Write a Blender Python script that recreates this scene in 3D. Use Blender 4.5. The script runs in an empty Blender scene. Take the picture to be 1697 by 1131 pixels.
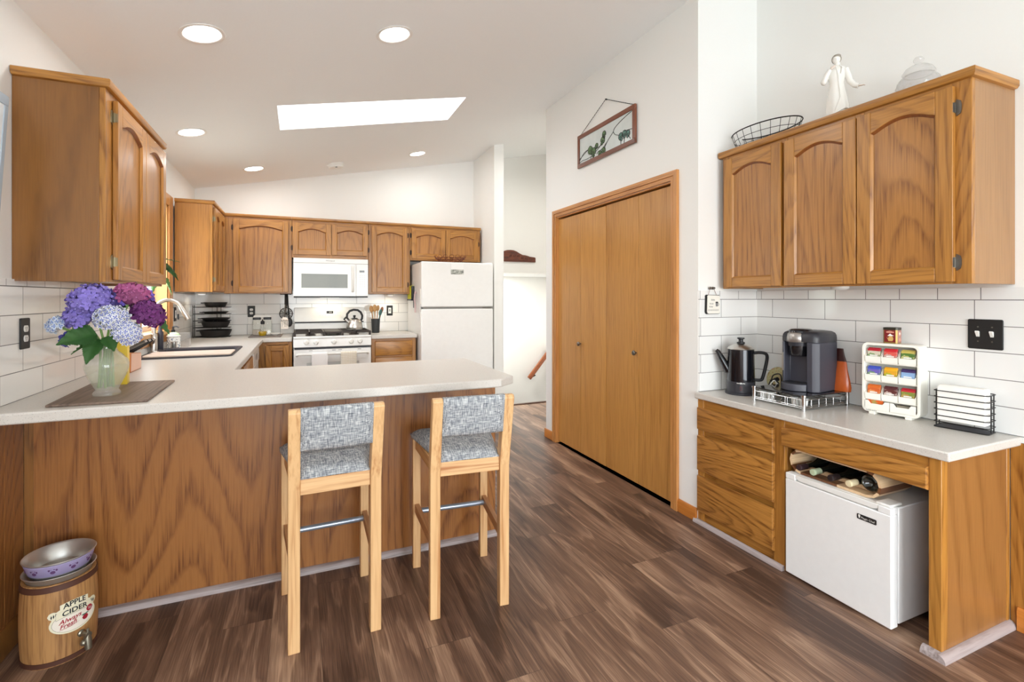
import bpy, bmesh, math, random
from mathutils import Vector, Matrix

rng = random.Random(7)
R = math.radians
PI = math.pi
SC = bpy.context.scene
COL = SC.collection

# ------------------------------------------------------------------ camera
F_PX, YAW, HZ, EYE = 815.4, 0.4066, 494.2, 1.3117
cam_d = bpy.data.cameras.new('camera')
cam_d.sensor_width = 36.0
cam_d.lens = F_PX / 1697.0 * 36.0
cam_d.shift_y = -(565.5 - HZ) / 1697.0
cam_d.clip_start = 0.05
cam = bpy.data.objects.new('camera', cam_d)
cam.location = (0, 0, EYE)
cam.rotation_euler = (R(90), 0, -YAW)
COL.objects.link(cam)
SC.camera = cam

# ------------------------------------------------------------------ world, daylight, exposure
SC.view_settings.view_transform = 'Standard'
SC.view_settings.look = 'None'
SC.view_settings.gamma = 1.0
SC.view_settings.use_curve_mapping = False
SC.view_settings.exposure = 0.2
world = bpy.data.worlds.new('sky')
SC.world = world
world.use_nodes = True
wn = world.node_tree
bg = wn.nodes['Background']
sky = wn.nodes.new('ShaderNodeTexSky')
try:
    sky.sky_type = 'NISHITA'
    sky.sun_disc = False
    sky.sun_elevation = R(50)
    sky.sun_rotation = R(200)
    sky.dust_density = 3.0
except Exception:
    pass
mixw = wn.nodes.new('ShaderNodeMix')
mixw.data_type = 'RGBA'
mixw.inputs[0].default_value = 0.75
wn.links.new(sky.outputs[0], mixw.inputs[6])
mixw.inputs[7].default_value = (0.95, 0.98, 1.0, 1)
wn.links.new(mixw.outputs[2], bg.inputs['Color'])
bg.inputs['Strength'].default_value = 2.2


def area(name, loc, rot, sx, sy, power, col=(1, 1, 1), portal=False, shape='RECTANGLE', spread=180):
    d = bpy.data.lights.new(name, 'AREA')
    d.shape = shape
    d.size = sx
    d.size_y = sy
    d.energy = power
    d.color = col
    d.spread = R(spread)
    if portal:
        d.cycles.is_portal = True
    o = bpy.data.objects.new(name, d)
    o.location = loc
    o.rotation_euler = rot
    COL.objects.link(o)
    return o


# area lamps added as daylight: unseen openings behind the camera, kitchen window, skylight
area('added_daylight_patio', (0.95, -3.12, 1.12), (R(90), 0, 0), 2.7, 2.0, 124, (0.85, 0.935, 1.0))
area('added_daylight_dining', (-0.98, -1.55, 1.55), (0, R(-90), 0), 1.25, 2.1, 38, (0.85, 0.935, 1.0))
area('daylight_kitchen_window', (-1.185, 4.49, 1.56), (0, R(-90), 0), 1.0, 0.76, 9, (0.95, 0.98, 1.0))
area('daylight_skylight', (0.53, 4.0, 3.30), (0, R(-11.5), 0), 1.3, 0.5, 12, (1.0, 1.0, 1.0))
SC.cycles.max_bounces = 10
SC.cycles.diffuse_bounces = 6
SC.cycles.glossy_bounces = 4
SC.cycles.transparent_max_bounces = 16
SC.cycles.transmission_bounces = 8
SC.cycles.sample_clamp_indirect = 6.0
SC.cycles.use_denoising = True
SC.cycles.caustics_reflective = False
SC.cycles.caustics_refractive = False

# ------------------------------------------------------------------ mesh helpers
ORG = {}


class MB:
    """collects vertices and faces (with a material slot each) for ONE mesh object"""

    def __init__(s):
        s.v, s.f, s.m = [], [], []

    def add(s, verts, faces, mi=0):
        b = len(s.v)
        s.v += [Vector(p) for p in verts]
        for f in faces:
            s.f.append([b + i for i in f])
            s.m.append(mi)
        return s

    def box(s, x0, x1, y0, y1, z0, z1, mi=0):
        v = [(x, y, z) for x in (x0, x1) for y in (y0, y1) for z in (z0, z1)]
        return s.add(v, [(0, 1, 3, 2), (4, 6, 7, 5), (0, 4, 5, 1), (2, 3, 7, 6), (0, 2, 6, 4), (1, 5, 7, 3)], mi)

    def tbox(s, T, u0, u1, v0, v1, n0, n1, mi=0):
        v = [T(u, w, n) for u in (u0, u1) for w in (v0, v1) for n in (n0, n1)]
        return s.add(v, [(0, 1, 3, 2), (4, 6, 7, 5), (0, 4, 5, 1), (2, 3, 7, 6), (0, 2, 6, 4), (1, 5, 7, 3)], mi)

    def prism(s, poly, n0, n1, T=None, mi=0):
        if T is None:
            T = lambda u, v, n: (u, v, n)
        k = len(poly)
        v = [T(p[0], p[1], n0) for p in poly] + [T(p[0], p[1], n1) for p in poly]
        f = [list(range(k))[::-1], list(range(k, 2 * k))]
        f += [(i, (i + 1) % k, k + (i + 1) % k, k + i) for i in range(k)]
        return s.add(v, f, mi)

    def loft(s, rings, mi=0, cap0=True, cap1=True, closed=False):
        k = len(rings[0])
        v = [p for r in rings for p in r]
        f = []
        n = len(rings)
        for a in range(n if closed else n - 1):
            b = (a + 1) % n
            for i in range(k):
                j = (i + 1) % k
                f.append((a * k + i, a * k + j, b * k + j, b * k + i))
        if not closed:
            if cap0:
                f.append(list(range(k))[::-1])
            if cap1:
                f.append(list(range((n - 1) * k, n * k)))
        return s.add(v, f, mi)

    def tube(s, pts, r, seg=8, mi=0, closed=False, flat=1.0):
        pts = [Vector(p) for p in pts]
        n = len(pts)
        rings = []
        prev = None
        for i, p in enumerate(pts):
            if closed:
                t = pts[(i + 1) % n] - pts[i - 1]
            else:
                t = pts[min(i + 1, n - 1)] - pts[max(i - 1, 0)]
            t.normalize()
            if prev is None:
                a = Vector((0, 0, 1)) if abs(t.z) < 0.9 else Vector((1, 0, 0))
                x = t.cross(a).normalized()
            else:
                x = prev - t * prev.dot(t)
                x.normalize()
            prev = x
            y = t.cross(x)
            rr = r[i] if isinstance(r, (list, tuple)) else r
            rings.append([p + x * rr * math.cos(2 * PI * k / seg) + y * rr * flat * math.sin(2 * PI * k / seg) for k in range(seg)])
        return s.loft(rings, mi, closed=closed)

    def lathe(s, prof, c=(0, 0, 0), seg=32, mi=0, rx=1.0, ry=1.0, ax=None, fn=None, cap0=True, cap1=True):
        """prof: (radius, height) pairs; ax: (X, Y, Z) basis vectors of the turning frame"""
        c = Vector(c)
        X, Y, Z = [Vector(a) for a in ax] if ax else (Vector((1, 0, 0)), Vector((0, 1, 0)), Vector((0, 0, 1)))
        rings = []
        for (r, h) in prof:
            ring = []
            for k in range(seg):
                a = 2 * PI * k / seg
                q = fn(a, r, h) if fn else r
                ring.append(c + X * (q * rx * math.cos(a)) + Y * (q * ry * math.sin(a)) + Z * h)
            rings.append(ring)
        return s.loft(rings, mi, cap0, cap1)

    def ball(s, c, r, seg=14, rings=8, mi=0, sx=1, sy=1, sz=1, ax=None):
        prof = [(max(r * math.sin(PI * i / rings), 1e-4), -r * math.cos(PI * i / rings) * sz) for i in range(rings + 1)]
        return s.lathe(prof, c, seg, mi, sx, sy, ax)

    def grid(s, fn, nu, nv, mi=0):
        v = [fn(i / nu, j / nv) for i in range(nu + 1) for j in range(nv + 1)]
        f = [(i * (nv + 1) + j, (i + 1) * (nv + 1) + j, (i + 1) * (nv + 1) + j + 1, i * (nv + 1) + j + 1) for i in range(nu) for j in range(nv)]
        return s.add(v, f, mi)


def root_off(o):
    while o is not None:
        if o.name in ORG:
            return ORG[o.name]
        o = o.parent
    return Vector((0, 0, 0))


def obj(name, mb, mats, parent=None, smooth=35, bevel=0.0, seg=2, sub=0, solid=0.0, local=False, normals=True, origin=None):
    """links the collected mesh as ONE object; coordinates are world ones unless local"""
    if not isinstance(mats, (list, tuple)):
        mats = [mats]
    if local:
        off = Vector((0, 0, 0))
    elif parent is not None:
        off = root_off(parent)
    elif origin is not None:
        off = Vector(origin)
    else:
        xs = [v.x for v in mb.v]; ys = [v.y for v in mb.v]; zs = [v.z for v in mb.v]
        off = Vector(((min(xs) + max(xs)) / 2, (min(ys) + max(ys)) / 2, min(zs)))
    me = bpy.data.meshes.new(name)
    me.from_pydata([tuple(v - off) for v in mb.v], [], mb.f)
    for m in mats:
        me.materials.append(m)
    me.polygons.foreach_set('material_index', mb.m)
    if normals:
        bm = bmesh.new()
        bm.from_mesh(me)
        bmesh.ops.recalc_face_normals(bm, faces=bm.faces)
        bm.to_mesh(me)
        bm.free()
    if smooth:
        me.polygons.foreach_set('use_smooth', [True] * len(me.polygons))
        try:
            me.set_sharp_from_angle(angle=R(smooth))
        except Exception:
            pass
    me.update()
    o = bpy.data.objects.new(name, me)
    COL.objects.link(o)
    if parent is not None:
        o.parent = parent
    else:
        o.location = off
        ORG[o.name] = off
    if solid:
        md = o.modifiers.new('solid', 'SOLIDIFY')
        md.thickness = solid
        md.offset = 0
    if bevel:
        md = o.modifiers.new('bevel', 'BEVEL')
        md.width = bevel
        md.segments = seg
        md.limit_method = 'ANGLE'
        md.angle_limit = R(50)
        md.harden_normals = False
    if sub:
        md = o.modifiers.new('sub', 'SUBSURF')
        md.levels = sub
        md.render_levels = sub
    return o


def tag(o, label, cat, group=None, kind=None):
    o['label'] = label
    o['category'] = cat
    if group:
        o['group'] = group
    if kind:
        o['kind'] = kind
    return o


def thing(name, label, cat, loc=(0, 0, 0), rotz=0.0, group=None):
    o = bpy.data.objects.new(name, None)
    o.empty_display_size = 0.05
    COL.objects.link(o)
    o.location = loc
    o.rotation_euler = (0, 0, rotz)
    ORG[o.name] = Vector(loc)
    return tag(o, label, cat, group)


def struct(name, mb, mats, label, cat, parent=None, **kw):
    o = obj(name, mb, mats, parent, **kw)
    if parent is None:
        tag(o, label, cat, None, 'structure')
    return o


def dup(src, loc=None, rotz=None, label=None, group=None):
    c = src.copy()
    COL.objects.link(c)
    if loc is not None:
        c.location = loc
    if rotz is not None:
        c.rotation_euler = (0, 0, rotz)
    if label:
        c['label'] = label
    if group:
        c['group'] = group
    for ch in list(src.children):
        d = ch.copy(); COL.objects.link(d); d.parent = c
        for g in list(ch.children):
            e = g.copy(); COL.objects.link(e); e.parent = d
    return c


def text_mb(mb, body, size, T, mi=0, ext=0.0006, align='CENTER', shear=0.0, bold=0.0):
    """letters as thin solid shapes, placed by T(u, v, n)"""
    cu = bpy.data.curves.new('tmp_text', 'FONT')
    cu.body = body
    cu.size = size
    cu.align_x = align
    cu.align_y = 'CENTER'
    cu.shear = shear
    cu.offset = bold
    cu.resolution_u = 3
    to = bpy.data.objects.new('tmp_text', cu)
    COL.objects.link(to)
    dg = bpy.context.evaluated_depsgraph_get()
    me = bpy.data.meshes.new_from_object(to.evaluated_get(dg))
    vs = [T(v.co.x, v.co.y, ext) for v in me.vertices]
    fs = [list(p.vertices) for p in me.polygons]
    mb.add(vs, fs, mi)
    bpy.data.objects.remove(to)
    bpy.data.curves.remove(cu)
    bpy.data.meshes.remove(me)


def TF(o, U, N, V=(0, 0, 1)):
    o, U, N, V = Vector(o), Vector(U), Vector(N), Vector(V)
    return lambda u, v, n: o + U * u + V * v + N * n


def face_back(x, z, y):      # a front seen on the back wall: u to +x, outward -y
    return TF((x, y, z), (1, 0, 0), (0, -1, 0))


def face_right(y, z, x):     # a front on the right wall: u to -y, outward -x
    return TF((x, y, z), (0, -1, 0), (-1, 0, 0))


def face_left(y, z, x):      # a front on the left wall: u to +y, outward +x
    return TF((x, y, z), (0, 1, 0), (1, 0, 0))


def arc(c, r, a0, a1, n, plane='xz'):
    out = []
    for i in range(n + 1):
        a = a0 + (a1 - a0) * i / n
        p, q = r * math.cos(a), r * math.sin(a)
        out.append({'xz': (c[0] + p, c[1], c[2] + q), 'yz': (c[0], c[1] + p, c[2] + q), 'xy': (c[0] + p, c[1] + q, c[2])}[plane])
    return out


def rrect(x0, x1, y0, y1, r, n=5):
    pts = []
    for cx, cy, a in ((x1 - r, y1 - r, 0), (x0 + r, y1 - r, 90), (x0 + r, y0 + r, 180), (x1 - r, y0 + r, 270)):
        for i in range(n + 1):
            t = R(a + 90 * i / n)
            pts.append((cx + r * math.cos(t), cy + r * math.sin(t)))
    return pts

# ------------------------------------------------------------------ materials
def lin(c):
    c = c / 255.0
    return c / 12.92 if c <= 0.04045 else ((c + 0.055) / 1.055) ** 2.4


def rgb(r, g, b):
    return (lin(r), lin(g), lin(b), 1.0)


class NT:
    def __init__(s, name):
        s.mat = bpy.data.materials.new(name)
        s.mat.use_nodes = True
        s.t = s.mat.node_tree
        s.b = s.t.nodes['Principled BSDF']
        s.out = s.t.nodes['Material Output']

    def n(s, typ, **kw):
        o = s.t.nodes.new('ShaderNode' + typ)
        for k, v in kw.items():
            setattr(o, k, v)
        return o

    def link(s, a, b):
        s.t.links.new(a, b)

    def val(s, sock, v):
        if hasattr(v, 'is_linked'):
            s.link(v, sock)
        else:
            sock.default_value = v

    def math(s, op, a, b=0.0, c=0.0):
        m = s.n('Math', operation=op)
        for i, q in enumerate((a, b, c)):
            s.val(m.inputs[i], q)
        return m.outputs[0]

    def mix(s, f, a, b, blend='MIX'):
        m = s.n('Mix', data_type='RGBA', blend_type=blend)
        s.val(m.inputs[0], f)
        s.val(m.inputs[6], a)
        s.val(m.inputs[7], b)
        return m.outputs[2]

    def noise(s, vec, scale, detail=2.0, rough=0.5, dist=0.0):
        m = s.n('TexNoise')
        s.link(vec, m.inputs['Vector'])
        m.inputs['Scale'].default_value = scale
        m.inputs['Detail'].default_value = detail
        m.inputs['Roughness'].default_value = rough
        m.inputs['Distortion'].default_value = dist
        return m.outputs['Fac']

    def mapping(s, vec, scale=(1, 1, 1), loc=(0, 0, 0), rot=(0, 0, 0)):
        m = s.n('Mapping')
        s.link(vec, m.inputs['Vector'])
        m.inputs['Scale'].default_value = scale
        m.inputs['Location'].default_value = loc
        m.inputs['Rotation'].default_value = rot
        return m.outputs[0]

    def ramp(s, f, stops):
        m = s.n('ValToRGB')
        s.link(f, m.inputs[0])
        e = m.color_ramp.elements
        while len(e) < len(stops):
            e.new(0.5)
        for i, (p, c) in enumerate(stops):
            e[i].position = p
            e[i].color = c if len(c) == 4 else (*c, 1)
        return m.outputs[0]

    def mrange(s, f, a, b, c, d):
        m = s.n('MapRange')
        s.link(f, m.inputs[0])
        for i, q in enumerate((a, b, c, d)):
            m.inputs[i + 1].default_value = q
        return m.outputs[0]

    def bump(s, h, strength=0.2, dist=0.002):
        m = s.n('Bump')
        s.link(h, m.inputs['Height'])
        m.inputs['Strength'].default_value = strength
        m.inputs['Distance'].default_value = dist
        s.link(m.outputs[0], s.b.inputs['Normal'])


def plain(name, col, rough=0.5, metal=0.0, spec=0.5, coat=0.0, noise=0.0, nscale=30, alpha=None, trans=0.0, ior=1.45):
    t = NT(name)
    b = t.b
    b.inputs['Base Color'].default_value = col
    b.inputs['Roughness'].default_value = rough
    b.inputs['Metallic'].default_value = metal
    b.inputs['Specular IOR Level'].default_value = spec
    b.inputs['Coat Weight'].default_value = coat
    b.inputs['Coat Roughness'].default_value = 0.08
    b.inputs['IOR'].default_value = ior
    if trans:
        b.inputs['Transmission Weight'].default_value = trans
    # a faint procedural unevenness so that no surface is dead flat
    tc = t.n('TexCoord')
    f = t.noise(tc.outputs['Object'], nscale, 3)
    k = max(noise, 0.03)
    c2 = tuple(min(1, x * (1 + k)) for x in col[:3]) + (1,)
    c1 = tuple(x * (1 - k) for x in col[:3]) + (1,)
    t.link(t.mix(f, c1, c2), b.inputs['Base Color'])
    return t.mat


def emit(name, col, strength):
    t = NT(name)
    t.b.inputs['Base Color'].default_value = (0, 0, 0, 1)
    t.b.inputs['Emission Color'].default_value = col
    t.b.inputs['Emission Strength'].default_value = strength
    return t.mat


def clear(name, tint=(1, 1, 1, 1), gloss=1.0, frost=0.0, frost_col=(1, 1, 1, 1)):
    """thin clear material: see-through with a mirror-like sheen, some of it milky"""
    t = NT(name)
    tr = t.n('BsdfTransparent')
    tr.inputs[0].default_value = tint
    gl = t.n('BsdfGlossy')
    gl.inputs['Roughness'].default_value = 0.04
    lw = t.n('LayerWeight')
    lw.inputs[0].default_value = 0.5
    sheen = t.math('ADD', t.math('MULTIPLY', t.math('POWER', lw.outputs['Facing'], 4.0), 0.55), 0.035)
    m = t.n('MixShader')
    t.link(t.math('MULTIPLY', sheen, gloss), m.inputs[0])
    last = tr.outputs[0]
    if frost:
        df = t.n('BsdfTranslucent')
        df.inputs[0].default_value = frost_col
        d2 = t.n('BsdfDiffuse')
        d2.inputs[0].default_value = frost_col
        mm = t.n('MixShader')
        mm.inputs[0].default_value = 0.5
        t.link(df.outputs[0], mm.inputs[1]); t.link(d2.outputs[0], mm.inputs[2])
        m2 = t.n('MixShader')
        m2.inputs[0].default_value = frost
        t.link(last, m2.inputs[1]); t.link(mm.outputs[0], m2.inputs[2])
        last = m2.outputs[0]
    t.link(last, m.inputs[1])
    t.link(gl.outputs[0], m.inputs[2])
    t.link(m.outputs[0], t.out.inputs[0])
    return t.mat


def wood(name, light, dark, axis='z', fig=1.6, rings=30.0, streak=0.5, rough=0.34, along=0.16, coat=0.15, vary=0.25, pore=110.0, flecks=0.4, jag=0.45):
    """flat-sawn timber: rings are contour lines of a noise stretched along the grain, broken up by short pores"""
    t = NT(name)
    tc = t.n('TexCoord')
    oi = t.n('ObjectInfo')
    sh = t.n('VectorMath', operation='MULTIPLY_ADD')
    t.link(oi.outputs['Random'], sh.inputs[0])
    sh.inputs[1].default_value = (17.3, 11.7, 23.1)
    t.link(tc.outputs['Object'], sh.inputs[2])
    S = {'x': (along, 1, 1), 'y': (1, along, 1), 'z': (1, 1, along)}[axis]
    P = {'x': (0.035, 1, 1), 'y': (1, 0.035, 1), 'z': (1, 1, 0.035)}[axis]
    v1 = t.mapping(sh.outputs[0], S)
    v2 = t.mapping(sh.outputs[0], P)
    big = t.noise(v1, fig, 1.0, 0.4)
    fine = t.noise(v1, fig * 14, 2, 0.5)
    por = t.noise(v2, pore, 2, 0.6)
    h = t.math('ADD', t.math('MULTIPLY', big, rings), t.math('MULTIPLY', fine, 0.5))
    h = t.math('ADD', h, t.math('MULTIPLY', por, jag))
    fr = t.math('FRACT', h)
    ring = t.ramp(fr, [(0.0, (0, 0, 0)), (0.45, (0.06, 0.06, 0.06)), (0.86, (1, 1, 1)), (1.0, (0.05, 0.05, 0.05))])
    pr = t.mrange(por, 0.40, 0.70, 0.0, 1.0)
    var = t.noise(v1, 1.3, 1)
    f = t.math('MULTIPLY', ring, t.math('MULTIPLY', t.math('ADD', 0.65, t.math('MULTIPLY', pr, 0.6)), streak))
    f = t.math('ADD', f, t.math('MULTIPLY', pr, flecks))
    f = t.math('ADD', f, t.mrange(var, 0.3, 0.7, -vary / 2, vary / 2))
    f = t.math('MAXIMUM', t.math('MINIMUM', f, 1.0), 0.0)
    t.link(t.mix(f, light, dark), t.b.inputs['Base Color'])
    t.b.inputs['Roughness'].default_value = rough
    t.b.inputs['Coat Weight'].default_value = coat
    t.b.inputs['Coat Roughness'].default_value = 0.2
    t.bump(f, 0.10, 0.001)
    return t.mat


OAK_L, OAK_D = rgb(180, 125, 56), rgb(118, 70, 22)
oak_z = wood('oak_upright_grain', OAK_L, OAK_D, 'z', fig=2.6, rings=34, along=0.13)
oak_x = wood('oak_grain_across', OAK_L, OAK_D, 'x', fig=2.6, rings=34, along=0.13)
oak_y = wood('oak_grain_deep', OAK_L, OAK_D, 'y', fig=2.6, rings=34, along=0.13)
oakp_z = wood('oak_panel_upright', rgb(174, 119, 56), rgb(118, 71, 28), 'z', fig=2.2, rings=34, streak=0.55, along=0.13, jag=0.45, pore=140)
oakp_y = wood('oak_drawer_front', rgb(180, 125, 58), rgb(118, 72, 26), 'y', fig=3.4, rings=30, streak=0.75, along=0.12, jag=0.5)
oak_lip = wood('oak_moulded_edge', rgb(138, 80, 38), rgb(96, 50, 22), 'z', fig=4, rings=5, streak=0.3)
penin_wood = wood('oak_veneer_peninsula', rgb(158, 105, 56), rgb(106, 62, 30), 'z', fig=1.5, rings=46, streak=0.7, along=0.2, jag=0.5, rough=0.3, flecks=0.3, pore=160)
end_wood = wood('oak_veneer_end', rgb(160, 111, 60), rgb(126, 82, 40), 'z', fig=1.2, rings=14, streak=0.5, along=0.2, rough=0.3, flecks=0.25, pore=160)
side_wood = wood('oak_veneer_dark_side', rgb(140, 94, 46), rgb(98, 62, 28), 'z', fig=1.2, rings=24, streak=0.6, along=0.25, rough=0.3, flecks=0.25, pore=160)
sideR_wood = wood('oak_veneer_pale_side', rgb(160, 118, 74), rgb(130, 90, 52), 'z', fig=1.4, rings=12, streak=0.25, along=0.1, rough=0.3)
closet_wood = wood('birch_veneer_closet', rgb(196, 142, 74), rgb(148, 95, 38), 'z', fig=2.0, rings=14, streak=0.2, along=0.08, rough=0.32, vary=0.5, pore=120)
casing_z = wood('oak_casing_upright', rgb(205, 145, 82), rgb(150, 92, 42), 'z', fig=3, rings=6, streak=0.35, along=0.06)
casing_y = wood('oak_casing_level', rgb(205, 145, 82), rgb(150, 92, 42), 'y', fig=3, rings=6, streak=0.35, along=0.06)
base_y = wood('oak_baseboard', rgb(200, 126, 52), rgb(150, 84, 28), 'y', fig=3, rings=5, streak=0.3, along=0.06)
jamb_wood = wood('pale_jamb_wood', rgb(216, 168, 108), rgb(196, 144, 84), 'z', fig=3, rings=5, streak=0.3, along=0.06)
pine_z = wood('pine_upright_grain', rgb(218, 178, 128), rgb(176, 122, 72), 'z', fig=5, rings=9, streak=0.5, along=0.05, rough=0.45, coat=0.05)
pine_x = wood('pine_grain_across', rgb(218, 178, 128), rgb(168, 108, 58), 'x', fig=5, rings=9, streak=0.55, along=0.07, rough=0.45, coat=0.05)
pine_y = wood('pine_grain_deep', rgb(206, 158, 104), rgb(160, 104, 58), 'y', fig=5, rings=9, streak=0.5, along=0.05, rough=0.45, coat=0.05)
barrel_wood = wood('aged_barrel_wood', rgb(196, 148, 92), rgb(112, 70, 36), 'z', fig=4, rings=4, streak=0.35, along=0.15, rough=0.6, coat=0, vary=0.9)
mahog_y = wood('mahogany_frame', rgb(128, 72, 48), rgb(74, 38, 24), 'y', fig=4, rings=4, streak=0.4, along=0.08)
mahog_z = wood('mahogany_upright', rgb(128, 72, 48), rgb(74, 38, 24), 'z', fig=4, rings=4, streak=0.4, along=0.08)
darksign = wood('carved_dark_wood', rgb(112, 54, 28), rgb(58, 24, 12), 'x', fig=12, rings=5, streak=0.6, along=0.6, rough=0.4)
rail_wood = wood('handrail_wood', rgb(150, 82, 44), rgb(96, 46, 22), 'x', fig=4, rings=4, streak=0.3, along=0.1)
walnut_x = wood('walnut_stave', rgb(120, 78, 50), rgb(76, 44, 26), 'x', fig=4, rings=4, streak=0.3, along=0.1)
maple_x = wood('maple_stave', rgb(226, 196, 158), rgb(200, 162, 116), 'x', fig=4, rings=4, streak=0.25, along=0.1)
block_wood = wood('orange_block_wood', rgb(206, 122, 52), rgb(170, 88, 30), 'z', fig=5, rings=4, streak=0.25, along=0.1)
block_end = plain('pale_block_wood', rgb(232, 190, 168), 0.5)
mat_wood = wood('dark_slat_mat', rgb(128, 108, 94), rgb(84, 66, 56), 'y', fig=14, rings=5, streak=0.7, along=0.04, rough=0.5, coat=0)
spoon_wood = plain('wooden_spoon', rgb(196, 150, 96), 0.55, noise=0.1)
quarter_y = wood('grey_plank_moulding', rgb(172, 160, 158), rgb(118, 104, 100), 'y', fig=9, rings=4, streak=0.5, along=0.1, rough=0.5)
quarter_x = wood('grey_plank_moulding_x', rgb(172, 160, 158), rgb(118, 104, 100), 'x', fig=9, rings=4, streak=0.5, along=0.1, rough=0.5)


def paint(name, col, rough=0.85, bump=0.15):
    t = NT(name)
    tc = t.n('TexCoord')
    f = t.noise(tc.outputs['Object'], 90, 3)
    t.link(t.mix(f, tuple(c * 0.985 for c in col[:3]) + (1,), col), t.b.inputs['Base Color'])
    t.b.inputs['Roughness'].default_value = rough
    t.b.inputs['Specular IOR Level'].default_value = 0.25
    t.bump(f, bump, 0.0015)
    return t.mat


wall_m = paint('white_wall_paint', rgb(240, 240, 237))
ceil_m = paint('ceiling_paint', rgb(246, 248, 248), bump=0.25)


def floor_material():
    t = NT('brown_plank_floor')
    g = t.n('NewGeometry')
    sp = t.n('SeparateXYZ')
    t.link(g.outputs['Position'], sp.inputs[0])
    W, L = 0.178, 1.22
    u = t.math('DIVIDE', t.math('ADD', sp.outputs[0], 20 * W - 0.073), W)
    row = t.math('FLOOR', u)
    fu = t.math('FRACT', u)
    wn1 = t.n('TexWhiteNoise', noise_dimensions='1D')
    t.link(row, wn1.inputs['W'])
    v = t.math('ADD', t.math('DIVIDE', sp.outputs[1], L), t.math('MULTIPLY', wn1.outputs['Value'], 7.0))
    col = t.math('FLOOR', v)
    fv = t.math('FRACT', v)
    idv = t.math('ADD', t.math('MULTIPLY', row, 17.31), t.math('MULTIPLY', col, 5.77))
    wn2 = t.n('TexWhiteNoise', noise_dimensions='1D')
    t.link(idv, wn2.inputs['W'])
    cmb = t.n('CombineXYZ')
    t.link(t.math('ADD', sp.outputs[0], t.math('MULTIPLY', wn2.outputs['Value'], 31.0)), cmb.inputs[0])
    t.link(t.math('MULTIPLY', sp.outputs[1], 0.13), cmb.inputs[1])
    t.link(idv, cmb.inputs[2])
    big = t.noise(cmb.outputs[0], 5.5, 2.0, 0.5)
    fr = t.math('FRACT', t.math('ADD', t.math('MULTIPLY', big, 9.0), t.math('MULTIPLY', t.noise(cmb.outputs[0], 60, 2), 0.5)))
    ring = t.ramp(fr, [(0.0, (0, 0, 0)), (0.5, (0.25, 0.25, 0.25)), (0.85, (1, 1, 1)), (1.0, (0.1, 0.1, 0.1))])
    c2 = t.n('CombineXYZ')
    t.link(sp.outputs[0], c2.inputs[0])
    t.link(t.math('MULTIPLY', sp.outputs[1], 0.025), c2.inputs[1])
    t.link(idv, c2.inputs[2])
    fine = t.noise(c2.outputs[0], 230, 2, 0.6)
    soft = t.noise(cmb.outputs[0], 9, 1)
    f = t.math('ADD', t.math('MULTIPLY', ring, 0.30), t.math('MULTIPLY', t.mrange(fine, 0.35, 0.7, 0, 1), 0.30))
    f = t.math('ADD', f, t.mrange(soft, 0.3, 0.7, -0.12, 0.40))
    f = t.math('ADD', f, t.math('MULTIPLY', t.math('SUBTRACT', wn2.outputs['Value'], 0.5), 0.38))
    f = t.math('MAXIMUM', t.math('MINIMUM', f, 1.0), 0.0)
    base = t.ramp(f, [(0.0, rgb(70, 50, 40)), (0.42, rgb(117, 89, 72)), (1.0, rgb(182, 150, 124))])
    # seams
    du = t.math('MINIMUM', fu, t.math('SUBTRACT', 1.0, fu))
    dv = t.math('MINIMUM', fv, t.math('SUBTRACT', 1.0, fv))
    su = t.math('LESS_THAN', du, 0.006)
    sv = t.math('LESS_THAN', dv, 0.0009)
    seam = t.math('MAXIMUM', su, sv)
    t.link(t.mix(t.math('MULTIPLY', seam, 0.55), base, rgb(40, 28, 24)), t.b.inputs['Base Color'])
    t.b.inputs['Roughness'].default_value = 0.42
    t.b.inputs['Specular IOR Level'].default_value = 0.4
    t.bump(t.math('SUBTRACT', f, t.math('MULTIPLY', seam, 2.0)), 0.15, 0.001)
    return t.mat


floor_m = floor_material()


def tile_material(name, plane, u0, z0, L, H, c1=rgb(236, 236, 234), grout=rgb(120, 118, 116), offset=0.5, grout_w=0.0016):
    t = NT(name)
    g = t.n('NewGeometry')
    sp = t.n('SeparateXYZ')
    t.link(g.outputs['Position'], sp.inputs[0])
    cb = t.n('CombineXYZ')
    t.link(t.math('SUBTRACT', sp.outputs[1 if plane == 'x' else 0], u0), cb.inputs[0])
    t.link(t.math('SUBTRACT', sp.outputs[2], z0), cb.inputs[1])
    br = t.n('TexBrick')
    br.offset = offset
    br.squash = 1.0
    t.link(cb.outputs[0], br.inputs['Vector'])
    br.inputs['Color1'].default_value = c1
    br.inputs['Color2'].default_value = tuple(c * 0.975 for c in c1[:3]) + (1,)
    br.inputs['Mortar'].default_value = grout
    br.inputs['Scale'].default_value = 1.0
    br.inputs['Mortar Size'].default_value = grout_w
    br.inputs['Mortar Smooth'].default_value = 0.1
    br.inputs['Brick Width'].default_value = L
    br.inputs['Row Height'].default_value = H
    t.link(br.outputs['Color'], t.b.inputs['Base Color'])
    t.link(t.mrange(br.outputs['Fac'], 0, 1, 0.07, 0.8), t.b.inputs['Roughness'])
    wav = t.noise(g.outputs['Position'], 7, 1)
    h = t.math('SUBTRACT', t.math('MULTIPLY', wav, 1.6), br.outputs['Fac'])
    t.bump(h, 0.25, 0.002)
    return t.mat


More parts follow.
